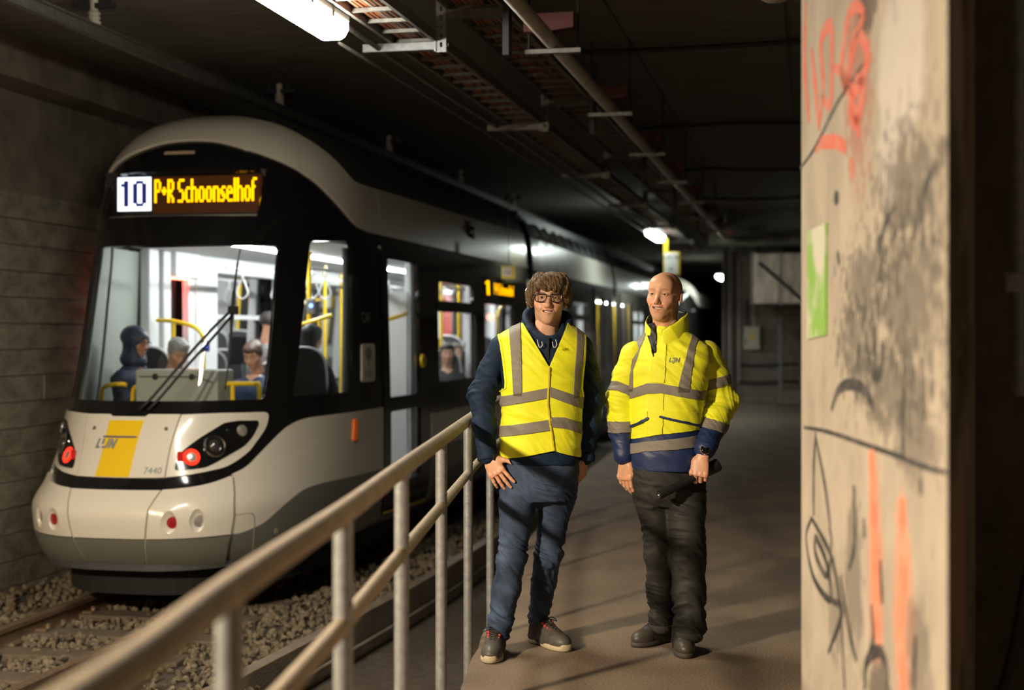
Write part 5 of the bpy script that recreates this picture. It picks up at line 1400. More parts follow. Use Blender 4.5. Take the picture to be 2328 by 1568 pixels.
# ----- head
SKIN = np.array((0.68, 0.395, 0.255))
def head(pars):
    """head in its own frame: eyes at z = 0, face towards -y. returns V, F, colours"""
    P = dict(chin=-.128, jaw=.050, bald=False, smile=.9, w=1.0, h=.0023, tone=SKIN, brow=(.10, .055, .03), old=0, lip=(.56, .235, .17)); P.update(pars)
    f = Fld((-.112, -.14, -.20), (.112, .135, .125), P['h'])
    f.ell((0, .016, .026), (.0765*P['w'], .097, .083), .02)
    f.ell((0, -.020, -.034), (.0645*P['w'], .070, .072), .035)
    f.ell((0, -.030, -.084), (P['jaw'], .056, .036), .03)
    f.ell((0, -.070, P['chin']+.019), (.021, .017, .0175), .028)
    for s_ in (-1, 1):
        f.ell((s_*.043, -.056, -.030), (.022, .022, .020), .02)
        f.cone((s_*.046, -.064, .016), (s_*.006, -.082, .013), .009, .009, .014)
        f.ell((s_*(P['jaw']), .004, -.068), (.010, .026, .022), .03)
    f.ell((0, -.055, .045), (.055, .034, .045), .03)
    f.ell((0, -.072, -.066), (.031, .021, .025), .02)
    for s_ in (-1, 1): f.ell((s_*.0315, -.1005, .0005), (.0175, .0165, .0115), .013, -1)
    f.cone((0, -.080, .008), (0, -.104, -.036), .0075, .0105, .010)
    f.ell((0, -.1070, -.0400), (.0115, .0120, .0110), .008)
    for s_ in (-1, 1):
        f.ell((s_*.0118, -.0945, -.0435), (.0072, .0100, .0080), .006)
        f.ell((s_*.0065, -.1035, -.0530), (.0042, .006, .0035), .003, -1)
        f.ell((s_*.0315, -.0735, -.0005), (.0152, .0142, .0128), .005)
        f.ell((s_*.0315, -.0890, -.0015), (.0132, .0110, P.get('slit', .0046)), .002, -1)
    # mouth
    sm = P['smile']
    cor = -.0665+.0085*sm
    for s_ in (-1, 1):
        f.cone((s_*.0295, -.0765, cor), (s_*.010, -.0885, -.0610), .0034, .0048, .006)
        f.cone((s_*.0270, -.0775, cor-.006), (0, -.0885, -.0780), .0036, .0062, .008)
    f.cone((-.010, -.0885, -.0610), (.010, -.0885, -.0610), .0048, .0048, .005)
    for x in np.linspace(-.026, .026, 11):
        f.ell((x, -.0935+.011*(x/.026)**2, -.0690+.0062*sm*(x/.026)**2), (.0050, .0140, .0011+.0036*sm*(1-(x/.030)**2)), .002, -1)
    for s_ in (-1, 1):   # smile folds
        f.ell((s_*.034, -.070, -.050), (.015, .014, .016), .016)
        f.cone((s_*.0205, -.0945, -.044), (s_*.038, -.083, -.068), .0018, .0014, .006, -1)
    # ears
    for s_ in (-1, 1):
        R = rotm(yaw=s_*.35, pitch=-.15)
        f.ell((s_*.0805, .016, -.017), (.0075, .0185, .0315), .006, 1, R)
        f.ell((s_*.0875, .012, -.012), (.005, .010, .018), .005, -1, R)
    f.cone((0, .022, -.08), (0, .034, -.20), .057, .061, .03)
    V, F = f.mesh(); V = relax(V, F, 1, .4)
    x, y, z = V[:, 0], V[:, 1], V[:, 2]; ax_ = np.abs(x)
    C = np.tile(P['tone'], (len(V), 1)); t = vn(V, 60, 1)[:, None]; C *= 1+.06*t
    def mix(m, c): 
        nonlocal C
        m = np.clip(m, 0, 1)[:, None]; C = C*(1-m)+np.array(c)*m
    red = np.exp(-((ax_-.045)**2+(z+.035)**2)/.0006)*(y < -.02)+np.exp(-(x**2+(z+.04)**2)/.0002)*(y < -.08)+.7*np.exp(-((ax_-.083)**2)/.00005)
    mix(.35*red, P['tone']*np.array((1.02, .72, .66)))
    lipc = np.where(z > -.069+.0062*sm*(ax_/.026)**2, -.0612+(cor+.0612)*(ax_/.0295)**1.6, -.0782+(cor-.006+.0782)*(ax_/.027)**1.6)
    mix(.95*np.exp(-((z-lipc)/.0046)**4)*(ax_ < .0285)*(y < -.070)*(y > -.1), P['lip'])
    bz = .0185+.004*np.sin(np.clip((ax_-.012)/.036, 0, 1)*PI*.8)
    mix(P.get('browd', .85)*np.exp(-((z-bz)/.0042)**4)*np.clip((ax_-.010)/.006, 0, 1)*np.clip((.054-ax_)/.008, 0, 1)*(y < -.04), P['brow'])
    mix(.55*np.exp(-((z+.0015)/.0050)**2)*np.exp(-((ax_-.0315)/.0135)**4)*(y < -.05), P['tone']*np.array((.50, .42, .40)))
    mix(.9*((y > -.0925) & (ax_ < .024) & (np.abs(z+.0685) < .005) & (y > -.088) & (y < -.06)), (.10, .025, .02))
    if P.get('stubble'): mix(P['stubble']*np.clip(1-((ax_/.062)**2+((z+.085)/.05)**2), 0, 1)*(z < -.045), np.array((.30, .20, .15)))
    if P.get('buzz'): mix(P['buzz']*np.clip((y-.005-.35*np.maximum(.07-z, 0)*0)/.03, 0, 1)*np.clip((ax_-.045)/.02+np.clip((.03-z)/.04, 0, 1), 0, 1)*(z > -.06), (.14, .085, .06))
    return V, F, C
def face_extras(root, T, off, iris=(.09, .055, .03), teeth=True, lashes=True):
    """eyes and teeth, T rotation, off position of the head"""
    tf = lambda p: tuple(T @ np.array(p, float)+off)
    R = [np.array(T[:, i]) for i in range(3)]
    for s_ in (-1, 1):
        c = np.array((s_*.0315, -.0722, -.0010))
        b = MB(); b.ball((0, 0, 0), .0126, 16, 12); V = np.array(b.v)
        e = pmesh('eyeball', V @ T.T+np.array(tf(c)), b.f, M['eyewhite'], root)
        b = MB(); d = T @ np.array((s_*.0-.02, -1, .02)); b.lathe(tf(c+np.array((-.0002, -.0110, .0004))), d, [(.0064, 0), (.0060, .0010), (.0030, .0018), (.0001, .002)], 14); pb(b, 'iris', mat_c('iris', iris, .15), e)
        b = MB(); b.lathe(tf(c+np.array((-.0002, -.0122, .0004))), d, [(.0030, 0), (.0028, .0010), (.0001, .0013)], 10); pb(b, 'pupil', M['black'], e)
    if teeth:
        b = MB(); n = 11; V = []; Fs = []
        for i in range(n):
            x = -.025+.050*i/(n-1); y = -.0835+.011*(x/.026)**2
            z = .0058*(x/.026)**2
            V += [tf((x, y, -.0635+z)), tf((x, y-.0006, -.0685+z)), tf((x, y+.001, -.0725+z))]
        for i in range(n-1):
            for k in (0, 1): Fs.append((3*i+k, 3*i+3+k, 3*i+4+k, 3*i+1+k))
        pmesh('teeth', V, Fs, M['teeth'], root)
_mc = {}
def mat_c(name, col, rough=.5, **kw):
    k = (name, tuple(col))
    if k not in _mc: _mc[k] = mat(name, col, rough, **kw)
    return _mc[k]
M['skin'] = mat('skin', (0.56, 0.30, 0.18), 0.42, attr='Col', spec=.45, bump=.05, scale=40, bscale=260)
M['skin'].node_tree.nodes['Principled BSDF'].inputs['Subsurface Weight'].default_value = .12
M['skin'].node_tree.nodes['Principled BSDF'].inputs['Subsurface Radius'].default_value = (.012, .004, .002)
M['eyewhite'] = mat('eye_white', (.62, .58, .54), .2)
M['teeth'] = mat('teeth', (.80, .74, .62), .3)
M['hivis'] = mat('hivis_yellow', (0.88, 0.90, 0.012), 0.62, emit=(.75, .85, .0), estr=.0, bump=.05, scale=30, bscale=160, sheen=.2)
M['hivisedge'] = mat('hivis_edging', (0.70, 0.60, 0.02), 0.6)
M['reflect'] = mat('reflective_tape', (0.215, 0.195, 0.165), 0.62, .0, col2=(0.235, 0.215, 0.18), scale=50, bump=.04, bscale=200)
M['navy'] = mat('navy_softshell', (0.0075, 0.021, 0.050), 0.72, col2=(0.011, 0.027, 0.062), scale=20, bump=.04, bscale=300, spec=.25)
M['navy2'] = mat('navy_polyester', (0.012, 0.026, 0.095), 0.5, col2=(0.016, 0.034, 0.12), scale=12, bump=.03, bscale=200)
M['denim'] = mat('blue_denim', (0.010, 0.022, 0.054), 0.8, col2=(0.070, 0.115, 0.205), scale=6, detail=10, bump=.15, bscale=420, lo=.38, hi=.74)
M['charcoal'] = mat('charcoal_twill', (0.0095, 0.010, 0.0095), 0.7, col2=(0.026, 0.0265, 0.024), scale=9, detail=7, bump=.08, bscale=350)
M['shirt'] = mat('checked_shirt', (0.40, 0.44, 0.42), 0.7, col2=(0.22, 0.06, 0.05), scale=120, lo=.5, hi=.56)
M['hair1'] = mat('brown_hair', (0.075, 0.043, 0.019), 0.45, col2=(0.30, 0.19, 0.09), scale=34, stretch=(1.6, 1.6, .35), detail=3, bump=.5, bscale=90, lo=.36, hi=.68)
M['shoeg'] = mat('dark_grey_mesh', (0.045, 0.036, 0.028), 0.8, col2=(0.075, 0.062, 0.05), scale=60, bump=.2, bscale=300)
M['toecap'] = mat('grey_toecap', (0.080, 0.073, 0.062), 0.5)
M['solec'] = mat('cream_sole', (0.46, 0.385, 0.26), 0.6)
M['soled'] = mat('dark_sole', (0.048, 0.042, 0.033), 0.7)
M['boot'] = mat('black_leather', (0.020, 0.018, 0.015), 0.5, col2=(0.042, 0.037, 0.030), scale=25, bump=.12, bscale=120)
M['lacer'] = mat('red_eyelet', (0.75, 0.06, 0.05), 0.5)
M['lace'] = mat('black_lace', (0.03, 0.028, 0.025), 0.8)
M['frame'] = mat('dark_glasses_frame', (0.012, 0.008, 0.022), 0.2, coat=.5)

# ----- hand: wrist at the origin, fingers towards -z, back of the hand towards -y, thumb at +x (sgn mirrors)
def hand(curl, thumb, sgn=1, spread=.0, h=.0024, size=1.0):
    f = Fld((-.075, -.075, -.215), (.085, .11, .07), h)
    f.loft([(-.100, 0, 0, .043, .0135), (-.080, 0, 0, .0445, .0150), (-.045, .001, 0, .041, .0170), (-.012, 0, .001, .031, .0185), (.05, 0, .001, .028, .022)], .012, 2.4)
    f.ell((.026, .008, -.040), (.017, .016, .030), .014)
    xs = [-.0335, -.0115, .0115, .0335]; Ls = [.062, .079, .086, .077]; rb = [.0092, .0102, .0106, .0102]
    for i in range(4):
        p = np.array((xs[i], -.001, -.094+(.006 if i in (0,) else 0)-(.004 if i == 2 else 0))); a = 0.0
        f.ell(p+np.array((0, -.004, .004)), (.0105, .0095, .012), .008)
        sp = (i-1.5)*spread
        for j, (fr, cu) in enumerate(zip((.47, .29, .24), curl[i])):
            a += cu; L = Ls[i]*fr
            q = p+L*np.array((math.sin(sp), math.sin(a), -math.cos(a)))
            r0, r1 = rb[i]*(1-.09*j), rb[i]*(.93-.10*j)
            f.cone(p, q, r0, r1, .003); p = q
    p = np.array((.030, .004, -.030)); 
    for j, (L, d) in enumerate(zip((.043, .033, .027), thumb)):
        d = np.array(d, float); d /= np.linalg.norm(d); q = p+d*L; f.cone(p, q, (.0135, .0112, .0098)[j], (.0112, .0100, .0080)[j], .006 if j else .012); p = q
    V, F = f.mesh(); V = relax(V, F, 1, .3)
    C = np.tile(SKIN*np.array((1.0, .93, .9)), (len(V), 1))*(1+.08*vn(V, 70, 4)[:, None])
    kn = np.exp(-((V[:, 2]+.094)**2)/.00025)*(V[:, 1] < -.006); C = C*(1-.10*kn[:, None]*np.array((0, 1, 1)))
    V = V*size
    if sgn < 0: V = V*np.array((-1, 1, 1)); F = F[:, ::-1]
    return V, F, C
def frame_from(direction, back):
    """rotation taking hand axes to: -z along direction, -y towards back"""
    z = -np.array(direction, float); z /= np.linalg.norm(z); y = -np.array(back, float); y -= z*(y@z); y /= np.linalg.norm(y); x = np.cross(y, z)
    return np.stack([x, y, z], 1)
def cat_mesh(parts):
    Vs, Fs, Cs, n = [], [], [], 0
    for V, F, C in parts: Vs.append(V); Fs.append(F+n); Cs.append(C); n += len(V)
    return np.vstack(Vs), np.vstack(Fs), np.vstack(Cs)

# ----- shoes: heel at y=+.09, toe at y=-.20, sole on z=0
def shoe(root, name, loc, ang, kind, label=None, sc=1.0):
    R = rotm(ang)*sc; L0 = np.array(loc, float); tf = lambda V: V @ R.T+L0
    f = Fld((-.075, -.225, -.01), (.075, .13, .17), .0035)
    f.loft([(.012, 0, -.01, .040, .10), (.03, 0, .0, .043, .10)], .02)
    f.ell((0, -.13, .038), (.0475, .078, .040), .03); f.ell((0, -.05, .045), (.043, .075, .050), .03)
    f.ell((0, .055, .05), (.039, .048, .055), .03); f.cone((0, .035, .07), (0, .04, .125), .043, .042, .03)
    f.cone((0, -.03, .075), (0, -.10, .058), .034, .030, .03)
    f.box((0, 0, -.04), (.2, .3, .052), .001, .002, -1)
    V, F = f.mesh(); V = relax(V, F, 2)
    bt = kind == 'boot'
    up = pmesh(name, tf(V), F, M['boot' if bt else 'shoeg'], root)
    if label: up['label'] = label
    # sole
    f = Fld((-.075, -.225, -.006), (.075, .13, .09), .0032)
    f.ell((0, -.122, .012), (.0535, .092, .030), .01); f.ell((0, .042, .012), (.0450, .070, .032), .01); f.box((0, -.035, .014), (.040, .06, .020), .012, .02)
    f.box((0, 0, .085), (.2, .3, .052), .001, .004, -1)
    if not bt: f.ell((0, -.196, .026), (.030, .016, .016), .012)
    f.box((0, 0, -.05), (.2, .3, .0505), .0005, .001, -1); f.box((0, -.012, -.002), (.2, .022, .009), .008, .004, -1)
    V, F = f.mesh(); V = relax(V, F, 1)
    so = pmesh('sole', tf(V), F, M['soled' if bt else 'solec'], up)
    if not bt:
        f = Fld((-.075, -.225, -.006), (.075, .13, .03), .004)
        f.ell((0, -.122, .002), (.0515, .089, .006), .004); f.ell((0, .042, .002), (.0435, .067, .006), .004)
        V, F = f.mesh(); pmesh('outsole', tf(V), F, M['soled'], so)
    # toe cap
    f = Fld((-.075, -.225, -.01), (.075, .0, .12), .0035)
    f.ell((0, -.13, .038), (.0500, .0805, .0425), .03); f.box((0, .055, .05), (.2, .170, .3), .01, .006, -1); f.box((0, 0, -.045), (.2, .3, .066), .001, .002, -1)
    V, F = f.mesh(); V = relax(V, F, 1); pmesh('toe_cap', tf(V), F, M['toecap'] if not bt else mat_c('boot_toecap', (.055, .048, .038), .45), up)
    # tongue ridge, eyelets and laces
    ys = [-.115, -.094, -.073, -.052, -.034]; zt = [.090, .0965, .104, .112, .122]
    for i, (y, z) in enumerate(zip(ys, zt)):
        w = .020+.002*i
        for s_ in (-1, 1):
            b = MB(); b.box((s_*w-.0055, y-.006, z-.018), (s_*w+.0055, y+.004, z-.008), .002)
            o = pmesh('eyelet', tf(np.array(b.v)), b.f, M['lacer' if not bt else 'lace'], up)
        b = MB(); c = [(-w, y, z-.010), (-w*.5, y-.002, z+.001), (0, y-.004+.010, z+.004), (w*.5, y+.012, z+.004), (w, ys[min(i+1, 4)], zt[min(i+1, 4)]-.010)]
        b.tube(spl(c, 3), .0024, 6); pmesh('lace', tf(np.array(b.v)), b.f, M['lace'], up)
        c = [(-q[0], q[1], q[2]+.001) for q in c]; b = MB(); b.tube(spl(c, 3), .0024, 6); pmesh('lace', tf(np.array(b.v)), b.f, M['lace'], up)
    for s_ in (-1, 1):
        b = MB(); b.tube(spl([(0, -.030, .126), (s_*.02, -.035, .134), (s_*.045, -.03, .124), (s_*.05, -.04, .112), (s_*.025, -.04, .122), (0, -.032, .127)], 4), .0024, 6)
        pmesh('lace_bow', tf(np.array(b.v)), b.f, M['lace'], up)
    b = MB(); pts = spl([(-.018, -.118, .084), (0, -.128, .086), (.018, -.118, .084)], 3)
    return up

# ================================================================= MAN IN THE VEST
def person(label, X, D, px):
    x, y = C2W(X, D)
    return thing('person', label, 'person', (x, y, 0), TH)
m1 = person('man with brown hair, glasses and yellow vest over a navy jacket beside the handrail', .1073, 6.8, 1215)
jl = [(-.152, .0, 1.460), (-.255, .030, 1.235), (-.226, -.045, .965)]      # his right arm (left in the picture)
jr = [(.216, .02, 1.460), (.276, .075, 1.225), (.246, .040, .955)]
ll = [(-.062, .0, .90), (-.108, -.035, .456), (-.170, .0, .11)]
lr = [(.125, .03, .90), (.070, .07, .465), (.022, .245, .13)]
# body (head, neck, trunk, limbs, hands in one mesh)
f = Fld((-.36, -.24, .02), (.40, .42, 1.62), .009)
f.loft([(.86, .03, .01, .15, .10), (1.0, .033, 0, .15, .095), (1.2, .034, 0, .155, .095), (1.38, .036, 0, .17, .10), (1.47, .04, .01, .13, .08), (1.53, .05, .02, .06, .06), (1.60, .062, .03, .055, .055)], .03)
for q in (jl, jr): f.chain(q, [.05, .042, .028], .03)
for q in (ll, lr): f.chain(q, [.070, .042, .036], .03)
bV, bF = f.mesh(); bC = np.tile(SKIN, (len(bV), 1))
hV, hF, hC = head(dict(chin=-.127, jaw=.040, smile=.95, slit=.0050, stubble=.10, brow=(.11, .06, .03), browd=.9))
T1 = rotm(yaw=-.05, pitch=-.03, roll=.035); off1 = np.array((.069, .012, 1.697))
hV = hV @ T1.T+off1
c0 = 0.18
aV, aF, aC = hand([(.25, .3, .2), (.18, .25, .15), (.12, .2, .1), (.05, .12, .08)], [(.9, .1, -.75), (.75, .0, -.9), (.65, 0, -1)], 1, .13)
Ra = frame_from((.50, -.28, -.84), (-.30, -.95, -.05)); aV = aV @ Ra.T+np.array((-.222, -.055, .945))
gV, gF, gC = hand([(.4, .5, .3)]*4, [(.6, .5, -.8), (.3, .4, -.9), (0, .3, -1)], -1, .03)
Rg = frame_from((-.22, .05, -1), (.9, -.4, 0)); gV = gV @ Rg.T+np.array((.243, .035, .935))
V, F, C = cat_mesh([(bV, bF, bC), (hV, hF, hC), (aV, aF, aC), (gV, gF, gC)])
pmesh('body', V, F, M['skin'], m1, col=C)
face_extras(m1, T1, off1, (.10, .07, .045))
# hair
f = Fld((-.135, -.145, -.11), (.135, .15, .15), .003)
f.ell((0, .020, .040), (.092, .106, .080), .02)
f.ell((.018, -.035, .070), (.070, .062, .048), .02)
for s_ in (-1, 1):
    f.ell((s_*.082, .022, .012), (.019, .042, .038), .02); f.ell((s_*.080, -.022, .030), (.016, .030, .035), .018)
f.ell((0, .085, -.025), (.06, .035, .05), .03)
f.ell((0, -.125, -.050), (.068, .080, .092), .010, -1)
f.ell((0, -.03, -.09), (.070, .085, .085), .010, -1)
lk = [(-.066, -.050, .065, -.076, -.062, .022), (-.048, -.068, .075, -.060, -.090, .036), (-.028, -.080, .080, -.046, -.100, .050), (-.010, -.084, .085, -.024, -.108, .040), (.008, -.086, .085, .004, -.110, .046), (.026, -.082, .082, .026, -.107, .036), (.044, -.074, .075, .046, -.094, .030), (.062, -.052, .065, .068, -.070, .020), (.076, -.020, .03, .082, -.030, -.012), (-.080, -.012, .03, -.085, -.016, -.025), (.086, .018, .02, .096, .020, -.030), (-.086, .018, .02, -.092, .022, -.032), (.06, -.02, .10, .097, -.03, .055), (-.05, -.04, .10, -.088, -.05, .055)]
for a in lk: f.cone(a[0:3], a[3:6], .021, .0075, .016)
V, F = f.mesh(); V = relax(V, F, 2)
th = np.arctan2(V[:, 0]+.02, V[:, 1]+.35*(V[:, 2]-.1)-.02)
def strand(V, k, sd): 
    wv = vn(V, 22, sd+2)*.35
    return vn(np.stack([(th+wv)*k, V[:, 2]*10+wv*2, V[:, 1]*6], 1), (1, 1, 1), sd)
V = V+normals(V, F)*(.0035*strand(V, 9, 5)+.0034*(1-2*np.abs(strand(V, 20, 9)))+.0016*strand(V, 46, 13))[:, None]
V = V @ T1.T+off1
hr_ = pmesh('hair', V, F, M['hair1'], m1)
from mathutils.kdtree import KDTree
def strands(root, V, F, T, off, n, m, crown, sweep, length=(.035, .075), width=.0011, lift=.003, seed=1, cols=((.05, .028, .012), (.30, .19, .09))):
    """loose strands lying on the hair, flowing away from the crown"""
    r_ = np.random.default_rng(seed); N = normals(V, F); kd = KDTree(len(V))
    for i, v in enumerate(V): kd.insert(v, i)
    kd.balance(); cw = T @ np.array(crown)+off; sw_ = T @ np.array(sweep, float); SV, SF, SC = [], [], []
    for i in r_.choice(len(V), n):
        p = V[i].copy(); nn = N[i]; L = r_.uniform(*length); k = 7; c_ = np.array(cols[0])+(np.array(cols[1])-np.array(cols[0]))*r_.random()**1.8; jit = r_.normal(0, .28, 3); base = len(SV); lf = r_.uniform(.2, 1)*lift
        for j in range(k):
            d = (p-cw); d = d/(np.linalg.norm(d)+1e-6)+np.array((0, 0, -.9))+sw_+jit*.5; d -= nn*(d@nn); d /= np.linalg.norm(d)+1e-9
            sd_ = np.cross(nn, d); w = width*(1-.8*abs(2*j/(k-1)-.7))
            q = p+nn*(lf*math.sin(PI*min(1, (j+.6)/k))+.0004)
            SV += [q+sd_*w, q-sd_*w, q+nn*w*.9]; SC += [c_]*3
            p = p+d*L/k; _, ii, _ = kd.find(p); nn = N[ii]; p = V[ii]*.6+p*.4
        for j in range(k-1):
            a = base+3*j
            SF += [(a, a+1, a+4, a+3), (a+1, a+2, a+5, a+4), (a+2, a, a+3, a+5)]
    o = pmesh('hair_strands', np.array(SV), np.array(SF), m, root, col=np.array(SC)); o['kind'] = 'stuff'; return o
M['strand'] = mat('hair_strand', (.2, .12, .06), .38, attr='Col')
strands(hr_, V, F, T1, off1, 5200, M['strand'], (-.02, .03, .125), (.55, -.25, .15), length=(.03, .06), lift=.005, width=.0009, cols=((.08, .046, .02), (.50, .34, .18)))
# glasses
gl = pb(MB().tube([T1 @ np.array(p)+off1 for p in spl([(-.010, -.1005, .004), (0, -.104, .006), (.010, -.1005, .004)], 3)], .0022, 8), 'glasses', M['frame'], m1)
for s_ in (-1, 1):
    rim = rnd([(s_*.0095, .0135), (s_*.0640, .0150), (s_*.0600, -.0235), (s_*.0160, -.0225)], [.008, .006, .014, .014], 5)
    rim3 = [(x, -.1015+.16*abs(x)**1.0*abs(x)/.06*.9, z) for x, z in rim]
    pb(MB().tube([T1 @ np.array(p)+off1 for p in rim3], .0027, 8, closed=True), 'rim', M['frame'], gl)
    pmesh('lens', [T1 @ np.array(p)+off1 for p in rim3], [tuple(range(len(rim3)))], M['lens'], gl)
    pb(MB().tube([T1 @ np.array(p)+off1 for p in ((s_*.064, -.0925, .0125), (s_*.0745, -.078, .012), (s_*.081, .0, .008), (s_*.083, .015, -.002))], .0023, 6), 'temple', M['frame'], gl)
# shirt collar
f = Fld((-.06, -.12, 1.44), (.20, .14, 1.64), .005)
for i in range(28):
    a = 2*PI*i/28; q = (.064+.070*math.cos(a), .018+.074*math.sin(a), 1.550+.038*math.sin(a)); f.cone(q, (q[0], q[1], q[2]-.05), .009, .010, .006)
V, F = f.mesh(); V = relax(V, F, 2); pmesh('shirt_collar', V, F, M['shirt'], m1)
# navy jacket: trunk, sleeves, hood collar
sec1 = [(.905, .026, .01, .182, .128), (1.0, .030, .0, .184, .127), (1.12, .033, -.002, .180, .124), (1.25, .035, -.004, .186, .126), (1.36, .036, -.002, .200, .128), (1.44, .036, .006, .210, .122), (1.495, .036, .012, .203, .108), (1.53, .038, .016, .170, .094), (1.56, .046, .02, .120, .082), (1.58, .055, .022, .085, .072)]
f = Fld((-.24, -.20, .88), (.32, .20, 1.63), .006)
f.loft(sec1, .02, 2.4); f.ell((.060, -.02, 1.60), (.072, .10, .098), .012, -1)
V, F = f.mesh(); V = relax(V, F, 2); V = cloth(V, F, .004, (7, 7, 18), 2)
jk = pmesh('jacket', V, F, M['navy'], m1)
for nm, q, sd in (('sleeve', jl, 3), ('sleeve', jr, 8)):
    f = Fld(np.min(q, 0)-.11, np.max(q, 0)+.11, .005)
    a, b_, c = [np.array(p) for p in q]
    f.chain([a, a*.5+b_*.5, b_, b_*.45+c*.55, c+(c-b_)*.06], [.064, .060, .059, .052, .045], .03)
    V, F = f.mesh(); V = relax(V, F, 2)
    wz = lambda V_: .35+1.2*np.exp(-((V_[:, 2]-b_[2]+.03)/.16)**2)
    V = cloth(V, F, .0085, (10, 10, 40), sd, .5, wz); V = cloth(V, F, .003, (22, 22, 70), sd+1, .8, wz)
    s_ = pmesh(nm, V, F, M['navy'], jk)
    d = (c-b_)/np.linalg.norm(c-b_)
    pb(MB().tube([c+d*.002, c+d*.012, c+d*.035, c+d*.04], [.046, .050, .049, .046], 20), 'cuff', M['navy'], s_)
    if q is jl: pb(MB().obox(c+d*.02+np.array((.036, -.036, .0)), ((1, 1, 0), (0, 0, 1), (1, -1, 0)), (.012, .014, .004)), 'cuff_tab', M['black'], s_, False)
f = Fld((-.10, -.15, 1.40), (.23, .18, 1.70), .0045)
for i in range(44):
    a = 2*PI*i/44; sn = math.sin(a); cs_ = math.cos(a)
    z0 = np.interp(sn, [-1, -.75, -.2, .4, 1], [1.498, 1.520, 1.575, 1.622, 1.640])-.010*cs_
    q = np.array((.064+.104*cs_*(1-.12*max(-sn, 0)), .018+.106*sn, z0))
    f.cone(q, q+np.array((-.004*cs_, -.004*sn, -.040)), .0165+.006*max(sn, 0), .0200, .012)
    if sn > -.5: f.cone(q+np.array((.016*cs_, .016*sn, -.05)), q+np.array((.012*cs_, .012*sn, -.08)), .016, .015, .014)
V, F = f.mesh(); V = relax(V, F, 2); V = cloth(V, F, .005, (14, 14, 30), 6, .8); pmesh('hood_collar', V, F, M['navy'], jk)
pb(MB().box((.058, -.123, 1.36), (.066, -.116, 1.51)), 'zip', M['black'], jk, False)
for x0, x1 in ((.012, .035), (.098, .085)): pb(MB().tube(spl([(x0, -.118, 1.50), (x0+.005, -.128, 1.475), ((x0+x1)/2, -.132, 1.462), (x1, -.128, 1.472), (x1-.002, -.122, 1.49)], 4), .0022, 6), 'hood_cord', M['strap'], jk)
# hi-vis vest, cut from the trunk surface
f = Fld((-.26, -.22, .90), (.34, .22, 1.63), .005)
f.loft([(z, cx, cy, rx+.012+.012*(z > 1.43), ry+.013) for z, cx, cy, rx, ry in sec1], .02, 2.4)
V, F = f.mesh(); V = relax(V, F, 2)
V = cloth(V, F, .0065, (6, 6, 18), 11, .5); V = cloth(V, F, .003, (14, 14, 36), 13, .7)
x, y, z = V.T
def armhole(V):
    x, y, z = V.T
    xl = np.interp(z, [1.20, 1.243, 1.27, 1.30, 1.40, 1.48, 1.545], [-.40, -.185, -.142, -.140, -.152, -.165, -.182]); xr = np.interp(z, [1.18, 1.22, 1.27, 1.34, 1.42, 1.50, 1.53], [.40, .236, .226, .232, .240, .244, .246])
    return np.maximum(xl-x, x-xr)
def vneck(V):
    x, y, z = V.T
    ln = np.interp(x, [-.075, .067, .165], [1.612, 1.372, 1.592])
    return np.where(y < .045, z-ln, z-1.578)
def hem1(V):
    x, y, z = V.T
    return np.where(y < .03, np.interp(x, [-.17, -.05, .05, .09, .14, .22], [.934, .950, .970, .978, .962, .940]), .945)-z
keep1 = lambda V: np.maximum(np.maximum(armhole(V), vneck(V)), hem1(V))
vV, vF = carve(V, F, keep1(V))
ve = pmesh('vest', vV, vF, M['hivis'], m1, solid=.004)
def tape(name, V, F, val, parent, m, up=.003):
    q, g = carve(V, F, val)
    if not len(g): return
    return pmesh(name, q, g, m, parent, solid=.0035)
def offs(V, F, d): T = tri(F); return V+normals(V, T)*d
VO = offs(V, F, .0045)
VO2 = offs(V, F, .0065)
def stripe_h(V, lt, lb, x0, x1, front=True):
    x, y, z = V.T; t, b_ = band(lt, lb, x)
    q = np.maximum(np.maximum(z-t, b_-z), np.maximum(x0-x, x-x1))
    return np.maximum(q, y-.03) if front else np.maximum(q, .03-y)
pl_x = lambda z: np.interp(z, [.94, .98, 1.10, 1.20, 1.38], [.096, .090, .072, .060, .068])
for lt, lb, sd in (([(-.17, 1.229), (.06, 1.274)], [(-.17, 1.181), (.06, 1.225)], 0), ([(.06, 1.283), (.23, 1.225)], [(.06, 1.235), (.23, 1.172)], 1),
                   ([(-.17, 1.089), (.08, 1.126)], [(-.17, 1.038), (.08, 1.075)], 0), ([(.07, 1.137), (.14, 1.135), (.23, 1.105)], [(.07, 1.090), (.14, 1.084), (.23, 1.052)], 1)):
    xx = VO[:, 0]; pz = pl_x(VO[:, 2])
    q = np.maximum(stripe_h(VO, lt, lb, -1, 1), (xx-pz) if sd == 0 else (pz-xx))
    tape('reflective_band', VO, F, np.maximum(q, keep1(V)+.002), ve, M['reflect'])
for zt, zb in ((1.235, 1.185), (1.11, 1.06)): tape('reflective_band', VO, F, np.maximum(stripe_h(VO, [(-1, zt), (1, zt)], [(-1, zb), (1, zb)], -1, 1, False), keep1(V)+.002), ve, M['reflect'])
for P_ in ([(1.235, -.099, -.060), (1.40, -.109, -.062), (1.60, -.125, -.068)], [(1.225, .180, .209), (1.35, .186, .217), (1.48, .198, .232), (1.60, .20, .235)]):
    P_ = np.array(P_); zz_ = V[:, 2]
    q = np.maximum(np.interp(zz_, P_[:, 0], P_[:, 1])-V[:, 0], V[:, 0]-np.interp(zz_, P_[:, 0], P_[:, 2])); q = np.maximum(q, P_[0, 0]-zz_)
    tape('reflective_brace', VO, F, np.maximum(q, keep1(V)+.002), ve, M['reflect'])
q = np.abs(V[:, 0]-pl_x(V[:, 2]))-.0045; tape('front_edging', VO2, F, np.maximum(np.maximum(q, V[:, 1]), keep1(V)+.001), ve, M['hivisedge'])
